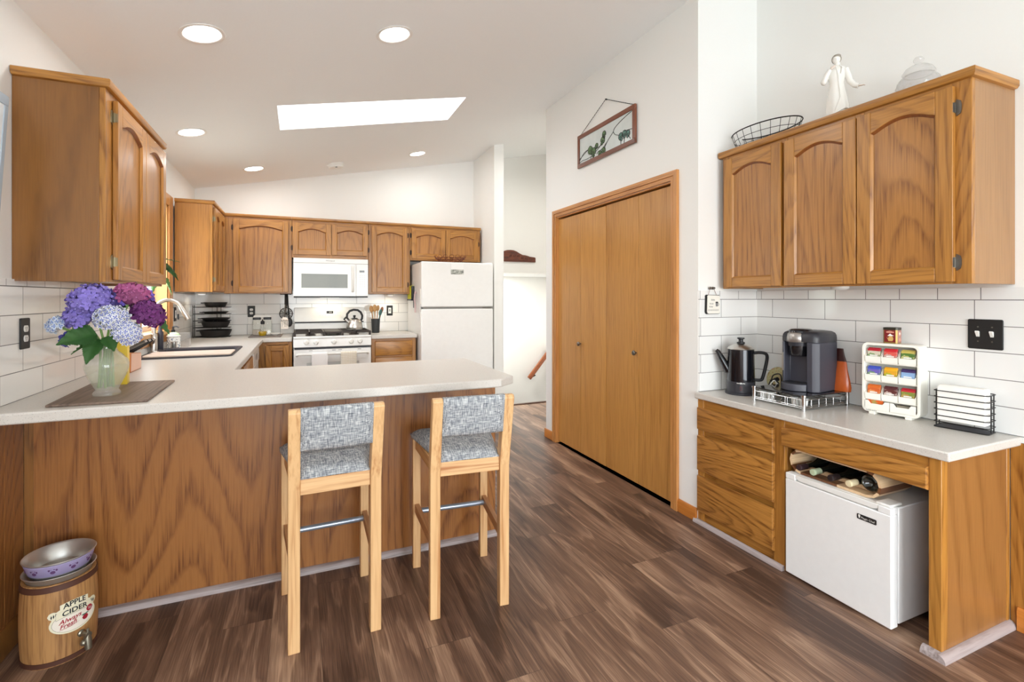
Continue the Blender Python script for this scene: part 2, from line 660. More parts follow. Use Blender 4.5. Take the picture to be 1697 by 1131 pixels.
def worktop_material():
    t = NT('speckled_worktop')
    tc = t.n('TexCoord')
    v = tc.outputs['Object']
    vo = t.n('TexVoronoi')
    t.link(v, vo.inputs['Vector'])
    vo.inputs['Scale'].default_value = 190
    vo.inputs['Randomness'].default_value = 1.0
    wn = t.n('TexWhiteNoise', noise_dimensions='3D')
    t.link(vo.outputs['Position'], wn.inputs['Vector'])
    small = t.math('LESS_THAN', vo.outputs['Distance'], 0.17)
    darkm = t.math('MULTIPLY', small, t.math('GREATER_THAN', wn.outputs['Value'], 0.72))
    greym = t.math('MULTIPLY', t.math('LESS_THAN', vo.outputs['Distance'], 0.3), t.math('LESS_THAN', wn.outputs['Value'], 0.3))
    base = t.mix(t.noise(v, 320, 2), rgb(198, 194, 187), rgb(216, 211, 204))
    c = t.mix(t.math('MULTIPLY', greym, 0.5), base, rgb(168, 162, 154))
    c = t.mix(t.math('MULTIPLY', darkm, 0.75), c, rgb(92, 88, 84))
    t.link(c, t.b.inputs['Base Color'])
    t.b.inputs['Roughness'].default_value = 0.32
    return t.mat


worktop_m = worktop_material()


def fabric_material():
    t = NT('blue_grey_weave')
    tc = t.n('TexCoord')
    v = tc.outputs['Object']
    a = t.noise(t.mapping(v, (1, 0.06, 0.06)), 560, 2, 0.6)
    b = t.noise(t.mapping(v, (0.06, 0.5, 1)), 560, 2, 0.6)
    m = t.math('ADD', t.math('MULTIPLY', a, 0.5), t.math('MULTIPLY', b, 0.5))
    c = t.ramp(m, [(0.36, rgb(82, 87, 97)), (0.48, rgb(138, 143, 149)), (0.62, rgb(212, 214, 213))])
    t.link(c, t.b.inputs['Base Color'])
    t.b.inputs['Roughness'].default_value = 0.95
    t.b.inputs['Specular IOR Level'].default_value = 0.1
    t.bump(m, 0.5, 0.002)
    return t.mat


fabric_m = fabric_material()

white_enamel = plain('white_enamel', rgb(238, 238, 236), 0.22, coat=0.2, noise=0.01)
white_plastic = plain('white_plastic', rgb(236, 235, 230), 0.4, noise=0.01)
cream_plastic = plain('cream_plastic', rgb(240, 238, 228), 0.4, noise=0.01)
grey_seal = plain('grey_seal', rgb(132, 130, 126), 0.5)
black_plastic = plain('black_plastic', rgb(30, 30, 33), 0.4)
charcoal = plain('charcoal_plastic', rgb(64, 64, 73), 0.42)
charcoal_dark = plain('charcoal_dark', rgb(50, 50, 56), 0.38)
black_gloss = plain('black_gloss', rgb(22, 22, 26), 0.12, coat=0.5)
black_metal = plain('black_wire', rgb(34, 33, 33), 0.45, metal=0.3)
cast_iron = plain('cast_iron', rgb(32, 29, 29), 0.5, metal=0.2, noise=0.1, nscale=120)
grate_m = plain('iron_grate', rgb(58, 50, 46), 0.5, metal=0.2)
chrome = plain('chrome', rgb(206, 206, 206), 0.22, metal=1.0)
steel = plain('brushed_steel', rgb(210, 207, 202), 0.32, metal=1.0)
steel_dark = plain('worn_nickel', rgb(120, 116, 110), 0.35, metal=0.9)
brass_old = plain('aged_hinge', rgb(142, 130, 102), 0.4, metal=0.85)
hinge_dark = plain('dark_hinge', rgb(64, 50, 42), 0.4, metal=0.8)
galv = plain('grey_tube', rgb(156, 164, 176), 0.3, metal=0.6)
sink_m = plain('dark_composite_sink', rgb(64, 60, 64), 0.5)
board_m = plain('beige_board', rgb(232, 212, 196), 0.45)
glass_oven = plain('oven_glass_white', rgb(214, 216, 214), 0.1, coat=0.4)
micro_glass = plain('microwave_glass', rgb(104, 107, 98), 0.08, spec=0.35)
towel_m = plain('white_towel', rgb(240, 238, 236), 0.95, noise=0.04, nscale=200)
black_sign = plain('black_paint', rgb(28, 27, 27), 0.5)
paper_m = plain('white_paper', rgb(242, 240, 234), 0.8)
porcelain = plain('porcelain', rgb(236, 234, 228), 0.2, coat=0.4)
porcelain_grey = plain('porcelain_grey_glaze', rgb(150, 142, 130), 0.25, coat=0.4)
clear_glass = clear('clear_glass', (0.97, 0.98, 0.97, 1), 1.0)
window_glass = clear('window_glass', (0.98, 0.99, 0.99, 1), 0.9)
vase_glass = clear('frosted_vase_glass', (0.985, 0.985, 0.975, 1), 0.9, 0.19, (0.97, 0.97, 0.94, 1))
water_m = clear('vase_water', (0.97, 0.975, 0.92, 1), 0.0, 0.06, (0.92, 0.92, 0.84, 1))
crystal_m = clear('crystal', (0.97, 0.97, 0.97, 1), 1.5, 0.2, (0.97, 0.97, 0.97, 1))
clear_box_m = clear('clear_plastic', (0.9, 0.9, 0.9, 1), 1.0, 0.12, (0.9, 0.9, 0.9, 1))
oil_m = plain('olive_oil', rgb(172, 138, 20), 0.1)
lens_m = emit('lamp_lens', (1.0, 0.96, 0.90, 1), 9.0)
puck_m = emit('puck_lens', (1.0, 0.97, 0.92, 1), 1.2)
green_leaf = plain('green_leaf', rgb(52, 92, 42), 0.5, noise=0.25, nscale=40)
leaf_light = plain('leaf_light', rgb(84, 138, 70), 0.45, noise=0.2, nscale=40)
stem_m = plain('flower_stem', rgb(110, 146, 70), 0.5, noise=0.1)
yellow_m = plain('yellow_ceramic', rgb(232, 200, 64), 0.35)
lime_m = plain('lime_yellow', rgb(222, 222, 60), 0.6)

# ------------------------------------------------------------------ the setting
XL, XC, XR, YB, YW, YC, YF = -1.013, 2.142, 2.619, 6.04, 2.217, 4.155, -3.2


def zc(x):
    return 2.457 + 0.2035 * (x + 1.013)


# floor
fl = MB()
fl.box(-1.2, 3.8, YF - 0.2, 5.52, -0.12, 0)
fl.box(-1.2, 2.18, 5.52, 6.3, -0.12, 0)
struct('floor', fl, floor_m, 'dark brown wood plank floor running through kitchen and hall', 'floor', smooth=0)

# ceiling: sloped slab with the skylight opening
SKX0, SKX1, SKY0, SKY1 = -0.145, 1.213, 3.742, 4.276


def slope_piece(mb, x0, x1, y0, y1, t=0.12, mi=0):
    v = [(x, y, zc(x) + d) for x in (x0, x1) for y in (y0, y1) for d in (0, t)]
    mb.add(v, [(0, 1, 3, 2), (4, 6, 7, 5), (0, 4, 5, 1), (2, 3, 7, 6), (0, 2, 6, 4), (1, 5, 7, 3)], mi)


ce = MB()
slope_piece(ce, -1.2, SKX0, YF - 0.2, 7.4)
slope_piece(ce, SKX1, 3.8, YF - 0.2, 7.4)
slope_piece(ce, SKX0, SKX1, YF - 0.2, SKY0)
slope_piece(ce, SKX0, SKX1, SKY1, 7.4)
ceil_o = struct('ceiling', ce, ceil_m, 'sloped white ceiling rising to the right with a skylight', 'ceiling', smooth=0)
sw = MB()
for (x0, x1, y0, y1) in ((SKX0 - 0.02, SKX0, SKY0 - 0.02, SKY1 + 0.02), (SKX1, SKX1 + 0.02, SKY0 - 0.02, SKY1 + 0.02),
                         (SKX0, SKX1, SKY0 - 0.02, SKY0), (SKX0, SKX1, SKY1, SKY1 + 0.02)):
    v = [(x, y, zc(x) + d) for x in (x0, x1) for y in (y0, y1) for d in (0.1205, 0.62)]
    sw.add(v, [(0, 1, 3, 2), (4, 6, 7, 5), (0, 4, 5, 1), (2, 3, 7, 6), (0, 2, 6, 4), (1, 5, 7, 3)])
skl = struct('window_2', sw, wall_m, 'bright skylight shaft in the sloped ceiling', 'skylight', smooth=0)
g = MB()
v = [(x, y, zc(x) + d) for x in (SKX0, SKX1) for y in (SKY0, SKY1) for d in (0.6, 0.606)]
g.add(v, [(0, 1, 3, 2), (4, 6, 7, 5), (0, 4, 5, 1), (2, 3, 7, 6), (0, 2, 6, 4), (1, 5, 7, 3)])
obj('skylight_pane', g, window_glass, skl, smooth=0)

# left wall with the kitchen window and a dining window behind the camera
KW = (4.10, 4.88, 1.04, 2.08)
DW = (-2.65, -0.45, 0.9, 2.2)  # unseen opening, put in for more light


def wall_x(x0, x1, y0, y1, z0, z1, holes):
    mb = MB()
    ys = sorted({y0, y1} | {h[0] for h in holes} | {h[1] for h in holes})
    for a, b in zip(ys[:-1], ys[1:]):
        cut = [h for h in holes if h[0] <= a and h[1] >= b]
        if cut:
            mb.box(x0, x1, a, b, z0, cut[0][2])
            mb.box(x0, x1, a, b, cut[0][3], z1)
        else:
            mb.box(x0, x1, a, b, z0, z1)
    return mb


struct('wall_left', wall_x(XL - 0.14, XL, YF - 0.15, YB + 0.15, -0.1, 2.6, [KW, DW]), wall_m, 'white left wall with the window over the sink', 'wall', smooth=0)
bk = MB().box(XL, 2.06, YB, YB + 0.12, -0.1, 3.3)
struct('wall_back', bk, wall_m, 'white back wall above the stove cabinets', 'wall', smooth=0)
fin = MB().box(2.06, 2.178, 5.305, 6.04, 0, 3.25)
struct('wall_fridge', fin, wall_m, 'narrow white wall end beside the refrigerator', 'wall', smooth=0)
hu = MB().box(2.178, 3.7, 6.05, 6.17, 1.65, 3.6)
struct('wall_hall', hu, wall_m, 'upper white hall wall over the stairwell', 'wall', smooth=0)
hl = MB().box(2.06, 4.2, 7.12, 7.24, -2.4, 1.9)
struct('wall_stairs', hl, wall_m, 'lower white stairwell wall behind the handrail', 'wall', smooth=0)
hs = MB().box(2.06, 4.2, 6.17, 7.12, 1.65, 1.75)
struct('ceiling_stairs', hs, ceil_m, 'low ceiling strip over the stairwell', 'ceiling', smooth=0)
wl2 = MB().box(2.06, 2.178, 6.17, 7.12, -2.4, 1.65).box(2.06, 2.178, 5.52, 6.17, -2.4, -0.12)
struct('wall_stairs_end', wl2, wall_m, 'end wall of the stairwell behind the refrigerator wall', 'wall', smooth=0)
wr2 = MB().box(3.7, 3.8, 4.15, 7.2, -2.4, 3.6)
struct('wall_hall_end', wr2, wall_m, 'far right end wall of the hall', 'wall', smooth=0)
no = MB().box(2.178, 3.7, 5.505, 5.545, -0.03, 0.012).box(2.178, 3.7, 5.53, 5.545, -2.4, -0.03)
struct('trim_1', no, plain('dark_nosing', rgb(92, 66, 54), 0.4), 'dark stair nosing at the end of the hall floor', 'trim', smooth=0)
sl = MB().box(2.178, 3.7, 5.545, 7.12, -2.45, -2.4)
struct('floor_stairs', sl, floor_m, 'lower stair landing out of sight below the hall', 'floor', smooth=0)

# closet block with the bifold door opening
DY0, DY1, DZ = 2.432, 3.945, 2.045
cl = wall_x(XC, XC + 0.11, YW, YC, 0, 3.4, [(DY0, DY1, 0, DZ)])
struct('wall_closet', cl, wall_m, 'white wall around the bifold closet doors', 'wall', smooth=0)
rt = MB().box(XC + 0.11, XR + 0.12, YW, YW + 0.11, 0, 3.5).box(XC + 0.11, 3.7, YC - 0.11, YC, 0, 3.6).box(XR + 0.12, XR + 0.2, YW, YC - 0.11, 0, 3.6)
struct('wall_closet_side', rt, wall_m, 'short white return wall beside the coffee counter', 'wall', smooth=0)
struct('wall_right', MB().box(XR, XR + 0.12, YF - 0.15, YW, -0.1, 3.5), wall_m, 'white right wall behind the coffee counter', 'wall', smooth=0)
# wall behind the camera with the patio door opening
PD = (-0.42, 2.35, 0.0, 2.12)  # unseen opening, put in to bring plenty of light
wf = MB()
for (x0, x1, z0, z1) in ((XL - 0.14, PD[0], -0.1, 3.6), (PD[1], XR + 0.12, -0.1, 3.6), (PD[0], PD[1], PD[3], 3.6)):
    wf.box(x0, x1, YF - 0.15, YF, z0, z1)
struct('wall_front', wf, wall_m, 'white dining wall with patio doors opposite the kitchen', 'wall', smooth=0)

# window frames
wfr = MB()
x0, x1 = XL - 0.135, XL - 0.095
for (a, b, c, d) in ((KW[0], KW[0] + 0.05, KW[2], KW[3]), (KW[1] - 0.05, KW[1], KW[2], KW[3]), (KW[0], KW[1], KW[2], KW[2] + 0.05),
                     (KW[0], KW[1], KW[3] - 0.05, KW[3]), ((KW[0] + KW[1]) / 2 - 0.03, (KW[0] + KW[1]) / 2 + 0.03, KW[2], KW[3])):
    wfr.box(x0, x1, a, b, c, d)
win1 = struct('window_1', wfr, white_plastic, 'kitchen window over the sink', 'window', smooth=0)
jm = MB()
jm.box(XL - 0.095, XL + 0.001, KW[1] - 0.012, KW[1], KW[2], KW[3]).box(XL - 0.095, XL + 0.001, KW[0], KW[0] + 0.012, KW[2], KW[3])
jm.box(XL - 0.095, XL + 0.001, KW[0], KW[1], KW[3] - 0.012, KW[3]).box(XL - 0.095, XL + 0.03, KW[0] - 0.02, KW[1] + 0.02, KW[2] - 0.02, KW[2] + 0.012)
obj('jamb', jm, jamb_wood, win1, smooth=0)
obj('pane', MB().box(XL - 0.118, XL - 0.112, KW[0] + 0.05, KW[1] - 0.05, KW[2] + 0.05, KW[3] - 0.05), window_glass, win1, smooth=0)
cs = MB()
cs.box(XL, XL + 0.018, KW[1] + 0.0, KW[1] + 0.12, 0.963, 2.17).box(XL, XL + 0.018, KW[0] - 0.07, KW[0], 0.963, 2.17)
cs.box(XL, XL + 0.018, KW[0], KW[1], KW[3], 2.17).box(XL, XL + 0.018, KW[0], KW[1], 0.96, 1.019)
obj('casing', cs, casing_z, win1, bevel=0.004)

wf2 = MB()
for (a, b, c, d) in ((DW[0], DW[0] + 0.05, DW[2], DW[3]), (DW[1] - 0.05, DW[1], DW[2], DW[3]), (DW[0], DW[1], DW[2], DW[2] + 0.05),
                     (DW[0], DW[1], DW[3] - 0.05, DW[3]), (-1.58, -1.52, DW[2], DW[3])):
    wf2.box(XL - 0.12, XL - 0.05, a, b, c, d)
struct('window_3', wf2, white_plastic, 'unseen white framed dining window on the left wall', 'window', smooth=0)
pd = MB()
for (a, b, c, d) in ((PD[0], PD[0] + 0.08, 0, PD[3]), (PD[1] - 0.08, PD[1], 0, PD[3]), (PD[0], PD[1], PD[3] - 0.08, PD[3]), (PD[0], PD[1], 0, 0.08), (0.80, 0.92, 0, PD[3])):
    pd.box(a, b, YF - 0.1, YF - 0.04, c, d)
struct('door_2', pd, white_plastic, 'unseen white framed glass patio doors of the dining end', 'door', smooth=0)

# outside: lawn and hedge seen through (and reflected from) the kitchen window
struct('ground', MB().box(-14, -1.2, -8, 14, -0.7, -0.6), plain('lawn', rgb(104, 128, 62), 0.9, noise=0.3), 'green lawn outside the kitchen window', 'lawn', smooth=0)
hedge = MB()
hr = random.Random(5)
for k in range(70):
    hedge.ball((-4.6 + hr.uniform(-0.5, 0.5), -2 + 12 * k / 70 + hr.uniform(-0.2, 0.2), hr.uniform(-0.4, 1.75)), hr.uniform(0.35, 0.7), 9, 6)
tag(obj('hedge', hedge, plain('hedge_leaves', rgb(116, 150, 62), 0.9, noise=0.5, nscale=14)), 'green hedge outside the kitchen window', 'hedge', None, 'stuff')

# tile backsplashes
TL, TH = 0.325, 0.1105
t_left = tile_material('tile_left', 'x', 2.545, 0.9145, TL, TH, rgb(238, 236, 232))
t_back = tile_material('tile_back', 'y', -0.69, 0.9145, TL, TH, rgb(238, 236, 232))
t_right = tile_material('tile_right', 'x', 1.939, 0.7645, 0.322, 0.1078)
t_ret = tile_material('tile_return', 'y', 2.475 - 0.322, 0.7645, 0.322, 0.1078)
t_leftT = tile_material('tile_left_edge', 'x', 2.5, 1.3575, 0.152, 0.2)
t_rightT = tile_material('tile_right_edge', 'x', 2.025, 1.304, 0.152, 0.2, offset=0)
t_retT = tile_material('tile_return_edge', 'y', 2.455 - 0.152, 1.304, 0.152, 0.2, offset=0)
b = MB()
b.box(XL, XL + 0.009, 1.6, KW[0] - 0.07, 0.914, 1.3565, 0)
b.box(XL, XL + 0.009, KW[0] - 0.07, KW[1] + 0.12, 0.914, 0.962, 0)
b.box(XL, XL + 0.009, KW[1] + 0.12, YB, 0.914, 1.3565, 0)
b.box(XL, XL + 0.009, 1.6, KW[0] - 0.07, 1.3565, 1.384, 1)
b.box(XL, XL + 0.009, KW[1] + 0.12, YB, 1.3565, 1.368, 1)
struct('tile_backsplash', b, [t_left, t_leftT], 'glossy white subway tiles behind the flowers and sink', 'backsplash', smooth=0)
b = MB().box(XL + 0.009, 1.22, YB - 0.009, YB, 0.914, 1.3565, 0).box(XL + 0.009, 1.22, YB - 0.009, YB, 1.3565, 1.40, 0)
struct('tile_backsplash', b, [t_back], 'glossy white subway tiles behind the stove', 'backsplash', smooth=0)
b = MB().box(XR - 0.008, XR, 0.2, YW - 0.008, 0.7625, 1.304, 0).box(XR - 0.008, XR, 0.2, YW - 0.008, 1.304, 1.355, 1)
struct('tile_backsplash', b, [t_right, t_rightT], 'glossy white subway tiles behind the coffee maker', 'backsplash', smooth=0)
b = MB().box(XC + 0.002, XR - 0.008, YW - 0.008, YW, 0.7625, 1.304, 0).box(XC + 0.002, XR - 0.008, YW - 0.008, YW, 1.304, 1.355, 1)
struct('tile_backsplash', b, [t_ret, t_retT], 'glossy white tiles on the return wall behind the black percolator', 'backsplash', smooth=0)

# closet door: four bifold leaves, casing, knobs
ins = MB().box(XC + 0.002, XC + 0.06, DY0, DY1, DZ - 0.010, DZ)
door1 = struct('door_1', ins, casing_y, 'wooden bifold closet doors of four flat leaves', 'closet door', smooth=0, bevel=0.002)
edges = [3.941, 3.556, 3.189, 2.794, 2.436]
for k in range(4):
    zt = 2.021 if k < 2 else 2.025
    dx = 0.0 if k < 2 else 0.003
    leaf = obj('leaf', MB().box(XC + 0.016 + dx, XC + 0.05 + dx, edges[k + 1] + 0.0015, edges[k] - 0.0015, 0.015, zt), closet_wood, door1, bevel=0.0025)
    if k in (0, 2):
        kn = MB()
        yk = 3.556 + 0.004 if k == 0 else 2.82
        kn.lathe([(0.006, 0), (0.006, 0.012), (0.016, 0.018), (0.018, 0.026), (0.012, 0.032), (0.001, 0.033)], (XC + 0.017 + dx, yk, 0.928), 20, 0,
                 ax=((0, 1, 0), (0, 0, 1), (-1, 0, 0)))
        obj('knob', kn, steel_dark, leaf)
bl = MB()
for (a, c) in ((2.375, 2.432), (3.945, 4.0)):
    s_ = 1 if a < 3 else -1
    o_ = a if a < 3 else c
    # profile across the casing, mitred at the head
    for (p0, p1, th) in ((0.0, 0.030, 0.020), (0.030, 0.036, 0.012), (0.036, 0.057, 0.016)):
        q0, q1 = o_ + s_ * p0, o_ + s_ * p1
        bl.add([(XC - d, y, z) for (y, zz) in ((q0, 2.103 - p0), (q1, 2.103 - p1)) for z in (0, zz) for d in (0, th)],
               [(0, 1, 3, 2), (4, 6, 7, 5), (0, 4, 5, 1), (2, 3, 7, 6), (0, 2, 6, 4), (1, 5, 7, 3)], 0)
for (p0, p1, th) in ((0.0, 0.030, 0.020), (0.030, 0.036, 0.012), (0.036, 0.057, 0.016)):
    bl.add([(XC - d, y, z) for (z, m_) in ((2.103 - p0, p0), (2.103 - p1, p1)) for y in (2.375 + m_, 4.0 - m_) for d in (0, th)],
           [(0, 1, 3, 2), (4, 6, 7, 5), (0, 4, 5, 1), (2, 3, 7, 6), (0, 2, 6, 4), (1, 5, 7, 3)], 1)
obj('casing', bl, [casing_z, casing_y], door1)
jl = MB().box(XC, XC + 0.10, DY0, DY0 + 0.003, 0, DZ - 0.001).box(XC, XC + 0.10, DY1 - 0.003, DY1, 0, DZ - 0.001)
obj('jamb', jl, casing_z, door1, smooth=0)
# inside of the closet, kept dark
struct('wall_closet_inside', MB().box(XC + 0.45, XC + 0.47, YW + 0.11, YC - 0.11, 0, 2.6), wall_m, 'inner wall of the closed closet', 'wall', smooth=0)

# baseboards, quarter-round mouldings, wainscots


def base_profile(mb, T, u0, u1, h=0.078, d=0.014, mi=0):
    mb.prism([(0, 0), (d, 0), (d, h - 0.012), (d * 0.5, h), (0, h)], u0, u1, lambda a, b_, n: T(n, b_, a), mi)


b = MB()
Tc = face_right(0, 0, XC)
base_profile(b, Tc, -4.165, -4.0)
base_profile(b, Tc, -2.375, -2.222)
b.box(2.13, 2.30, YC, YC + 0.014, 0, 0.078)
struct('baseboard_closet', b, base_y, 'orange oak baseboard pieces beside the closet doors', 'baseboard', bevel=0.002)
struct('baseboard_hall', MB().box(2.178, 2.192, 5.305, 5.51, 0, 0.078), base_y, 'oak baseboard on the end of the refrigerator wall', 'baseboard', bevel=0.002)


def quarter(mb, p0, p1, out, r=0.024, mi=0):
    """a rounded shoe moulding from p0 to p1 on the floor, bulging towards out"""
    p0, p1, out = Vector(p0), Vector(p1), Vector(out)
    prof = [(0, 0)] + [(r * math.cos(a), r * 1.15 * math.sin(a)) for a in [i * PI / 12 for i in range(7)]]
    rings = [[p + out * q[0] + Vector((0, 0, q[1])) for q in prof] for p in (p0, p1)]
    mb.loft(rings, mi)


q = MB()
quarter(q, (XL + 0.01, 2.545, 0), (0.997, 2.545, 0), (0, -1, 0))
struct('trim_2', q, quarter_x, 'grey shoe moulding along the foot of the peninsula', 'moulding')
q = MB()
quarter(q, (2.139, 2.238, 0), (2.139, 1.655, 0), (-1, 0, 0), 0.02)
struct('trim_3', q, quarter_y, 'grey shoe moulding under the coffee counter drawers', 'moulding')
q = MB()
quarter(q, (2.133, 1.078, 0), (2.133, 1.0215, 0), (-1, 0, 0))
quarter(q, (2.109, 1.0215, 0), (2.606, 1.0215, 0), (0, -1, 0))
struct('trim_4', q, quarter_x, 'grey shoe moulding around the foot of the coffee counter end panel', 'moulding')


def wainscot(x, out, ys, z1, grooves):
    mb = MB()
    y0, y1 = ys
    gs = [y0] + sorted(grooves) + [y1]
    for a, c in zip(gs[:-1], gs[1:]):
        mb.box(min(x, x + out), max(x, x + out), a + 0.0025, c - 0.0025, 0.0, z1)
    mb.box(min(x, x + out * 0.6), max(x, x + out * 0.6), y0, y1, 0, z1)
    return mb


gl = [-3.1 + 0.1 * k for k in range(53) if -3.1 + 0.1 * k < 2.15] + [2.30, 2.405, 2.47]
struct('trim_5', wainscot(XL, 0.012, (YF, 2.5455), 0.8735, gl), penin_wood, 'grooved oak wainscot on the left wall under the counter end', 'wainscot', smooth=0)
gr = [-3.1 + 0.1 * k for k in range(41) if -3.1 + 0.1 * k < 0.95]
struct('trim_6', wainscot(XR, -0.010, (YF, 1.0205), 0.738, gr), oak_z, 'oak wainscot on the right wall beside the coffee counter', 'wainscot', smooth=0)
b = MB()
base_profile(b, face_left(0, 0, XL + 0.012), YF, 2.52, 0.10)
struct('baseboard_left', b, side_wood, 'brown baseboard along the left wainscot', 'baseboard')  # brown made darker to include the shadow down here
b = MB()
base_profile(b, face_right(0, 0, XR - 0.010), -0.995, 3.1, 0.09)
struct('baseboard_right', b, base_y, 'oak baseboard along the right wainscot', 'baseboard')

# ------------------------------------------------------------------ cabinets
def arch_door(T, w, h, st=0.058, th=0.02, arch=True, top=0.058, shoulder=0.094, bot=0.054):
    """one door as a mesh: two stiles (slot 0), rails (slot 1), recessed panel (slot 2); u right, v up, n outward"""
    mb = MB()
    mb.tbox(T, 0, st, 0, h, 0, th, 0)
    mb.tbox(T, w - st, w, 0, h, 0, th, 0)
    mb.tbox(T, st, w - st, 0, bot, 0, th, 1)
    iw = w - 2 * st
    if arch:
        n = 18
        pts = [(st, h), (st, h - shoulder)]
        for i in range(n + 1):
            s = -1 + 2 * i / n
            f = max(0.0, 1 - abs(s) ** 1.9)
            e = 0.09
            u = st + iw * (e + (1 - 2 * e) * (i / n))
            pts.append((u, h - shoulder + 0.008 + (shoulder - 0.008 - top) * f))
        pts += [(w - st, h - shoulder), (w - st, h)]
        mb.prism(pts[::-1], 0, th, T, 1)
        # moulded lip around the opening
        k = 0.009
        lip = [(p[0], p[1]) for p in pts[1:-1]]
        for (a, c) in zip(lip[:-1], lip[1:]):
            mb.add([T(a[0], a[1], th - 0.002), T(c[0], c[1], th - 0.002), T(c[0], c[1] - k, th * 0.45), T(a[0], a[1] - k, th * 0.45),
                    T(a[0], a[1], 0.004), T(c[0], c[1], 0.004), T(c[0], c[1] - k, 0.004), T(a[0], a[1] - k, 0.004)],
                   [(0, 1, 2, 3), (3, 2, 6, 7)], 3)
    else:
        mb.tbox(T, st, w - st, h - bot, h, 0, th, 1)
    # sloping inner edges of stiles and bottom rail
    k = 0.007
    ht = h - (shoulder if arch else bot)
    for (u0, u1) in ((st, st + k), (w - st, w - st - k)):
        mb.add([T(u0, bot, th - 0.002), T(u0, ht, th - 0.002), T(u1, ht, th * 0.45), T(u1, bot + k, th * 0.45)], [(0, 1, 2, 3)], 0)
    mb.add([T(st, bot, th - 0.002), T(w - st, bot, th - 0.002), T(w - st - k, bot + k, th * 0.45), T(st + k, bot + k, th * 0.45)], [(0, 1, 2, 3)], 1)
    mb.tbox(T, st - 0.004, w - st + 0.004, bot - 0.004, h - top + 0.003, 0.002, th * 0.36, 2)
    return mb


def hinge_mb(T, u, v, side=1):
    """exposed hinge: leaf on the face frame, barrel against the door edge"""
    mb = MB()
    pts = [(0.004, -0.032), (0.016, -0.024), (0.019, -0.010), (0.019, 0.010), (0.016, 0.024), (0.004, 0.032), (0.001, 0.018), (0.001, -0.018)]
    poly = [(u + side * p[0], v + p[1]) for p in pts]
    if side < 0:
        poly = poly[::-1]
    mb.prism(poly, 0.0, 0.004, T)
    mb.tube([T(u - side * 0.002, v - 0.02, 0.008), T(u - side * 0.002, v + 0.02, 0.008)], 0.0048, 8)
    mb.tbox(T, u - side * 0.002 - 0.004, u - side * 0.002 + 0.004, v - 0.018, v + 0.018, 0.002, 0.02)
    return mb


def add_door(cab, T, u, v, w, h, hz=None, arch=True, mats=None, hinge_mat=None, side=-1, label=None, **kw):
    """door at (u, v) on the cabinet front T, with hinges on one side"""
    T2 = lambda a, b, n: T(u + a, v + b, n + 0.001)
    d = obj('door', arch_door(T2, w, h, arch=arch, **kw), (mats or [oak_z, oak_x, oakp_z]) + [oak_lip], cab, bevel=0.003)
    if label:
        d['label'] = label
    if hz:
        for q in hz:
            hu = u if side < 0 else u + w
            obj('hinge', hinge_mb(T, hu, v + q, side), hinge_mat or hinge_dark, d)
    return d


def crown(T, u0, u1, z0, z1, depth, wrap0=0.0, wrap1=0.0, mat=None):
    """flat crown strip along the top front, mitred round the ends that show"""
    prof = [(-0.02, z0), (0.0, z0), (0.014, z0 + 0.003), (0.020, z0 + 0.012), (0.020, z1 - 0.003), (0.017, z1), (-0.02, z1)]
    rings = []
    if wrap0:
        rings.append([T(u0 + 0.020 - p[0], p[1], -wrap0) for p in prof])
        rings.append([T(u0 + 0.020 - p[0], p[1], p[0]) for p in prof])
    else:
        rings.append([T(u0, p[1], p[0]) for p in prof])
    if wrap1:
        rings.append([T(u1 - 0.020 + p[0], p[1], p[0]) for p in prof])
        rings.append([T(u1 - 0.020 + p[0], p[1], -wrap1) for p in prof])
    else:
        rings.append([T(u1, p[1], p[0]) for p in prof])
    mb = MB()
    mb.loft(rings)
    k = len(prof)
    nseg = len(rings) - 1
    for s in range(nseg):
        if (wrap0 and s == 0) or (wrap1 and s == nseg - 1):
            for i in range(k):
                mb.m[s * k + i] = 1
    return mb


def slab_drawer(T, u, v, w, h, th=0.02):
    """drawer front: slab with a wide eased edge"""
    e = 0.011
    mb = MB()
    r0 = [T(u, v, 0.001), T(u + w, v, 0.001), T(u + w, v + h, 0.001), T(u, v + h, 0.001)]
    r1 = [T(u, v, th * 0.55), T(u + w, v, th * 0.55), T(u + w, v + h, th * 0.55), T(u, v + h, th * 0.55)]
    r2 = [T(u + e * 0.35, v + e * 0.35, th * 0.88), T(u + w - e * 0.35, v + e * 0.35, th * 0.88), T(u + w - e * 0.35, v + h - e * 0.35, th * 0.88), T(u + e * 0.35, v + h - e * 0.35, th * 0.88)]
    r3 = [T(u + e, v + e, th), T(u + w - e, v + e, th), T(u + w - e, v + h - e, th), T(u + e, v + h - e, th)]
    mb.loft([r0, r1, r2, r3])
    return mb


ZT = 2.172
# --- upper cabinet on the left wall, its side towards the camera
cab = thing('wall_cabinet', 'oak wall cabinet with plain dark side on the left wall above the hydrangeas', 'cabinet', (-0.86, 2.93, 1.38))
m = MB()
m.box(XL + 0.001, -0.745, 2.482, 2.498, 1.377, 2.168, 0)           # side panel
m.box(XL + 0.001, -0.745, 3.352, 3.368, 1.377, 2.168, 0)
m.box(XL + 0.001, -0.745, 2.498, 3.352, 1.39, 1.405, 1)
m.box(XL + 0.001, -0.745, 2.498, 3.352, 2.13, 2.15, 1)
m.box(-0.745, -0.724, 2.482, 2.60, 1.377, 2.168, 2)
m.box(-0.745, -0.724, 3.32, 3.368, 1.377, 2.168, 2)
m.box(-0.745, -0.724, 2.60, 3.32, 1.377, 1.425, 1)
m.box(-0.745, -0.724, 2.60, 3.32, 2.10, 2.168, 1)
obj('carcass', m, [side_wood, oak_y, oak_z], cab, bevel=0.0015)
T = face_left(0, 0, -0.724)
add_door(cab, T, 2.556, 1.388, 0.412, 0.752, hz=(0.075, 0.68), side=-1, hinge_mat=brass_old, mats=[oak_z, oak_y, oakp_z])
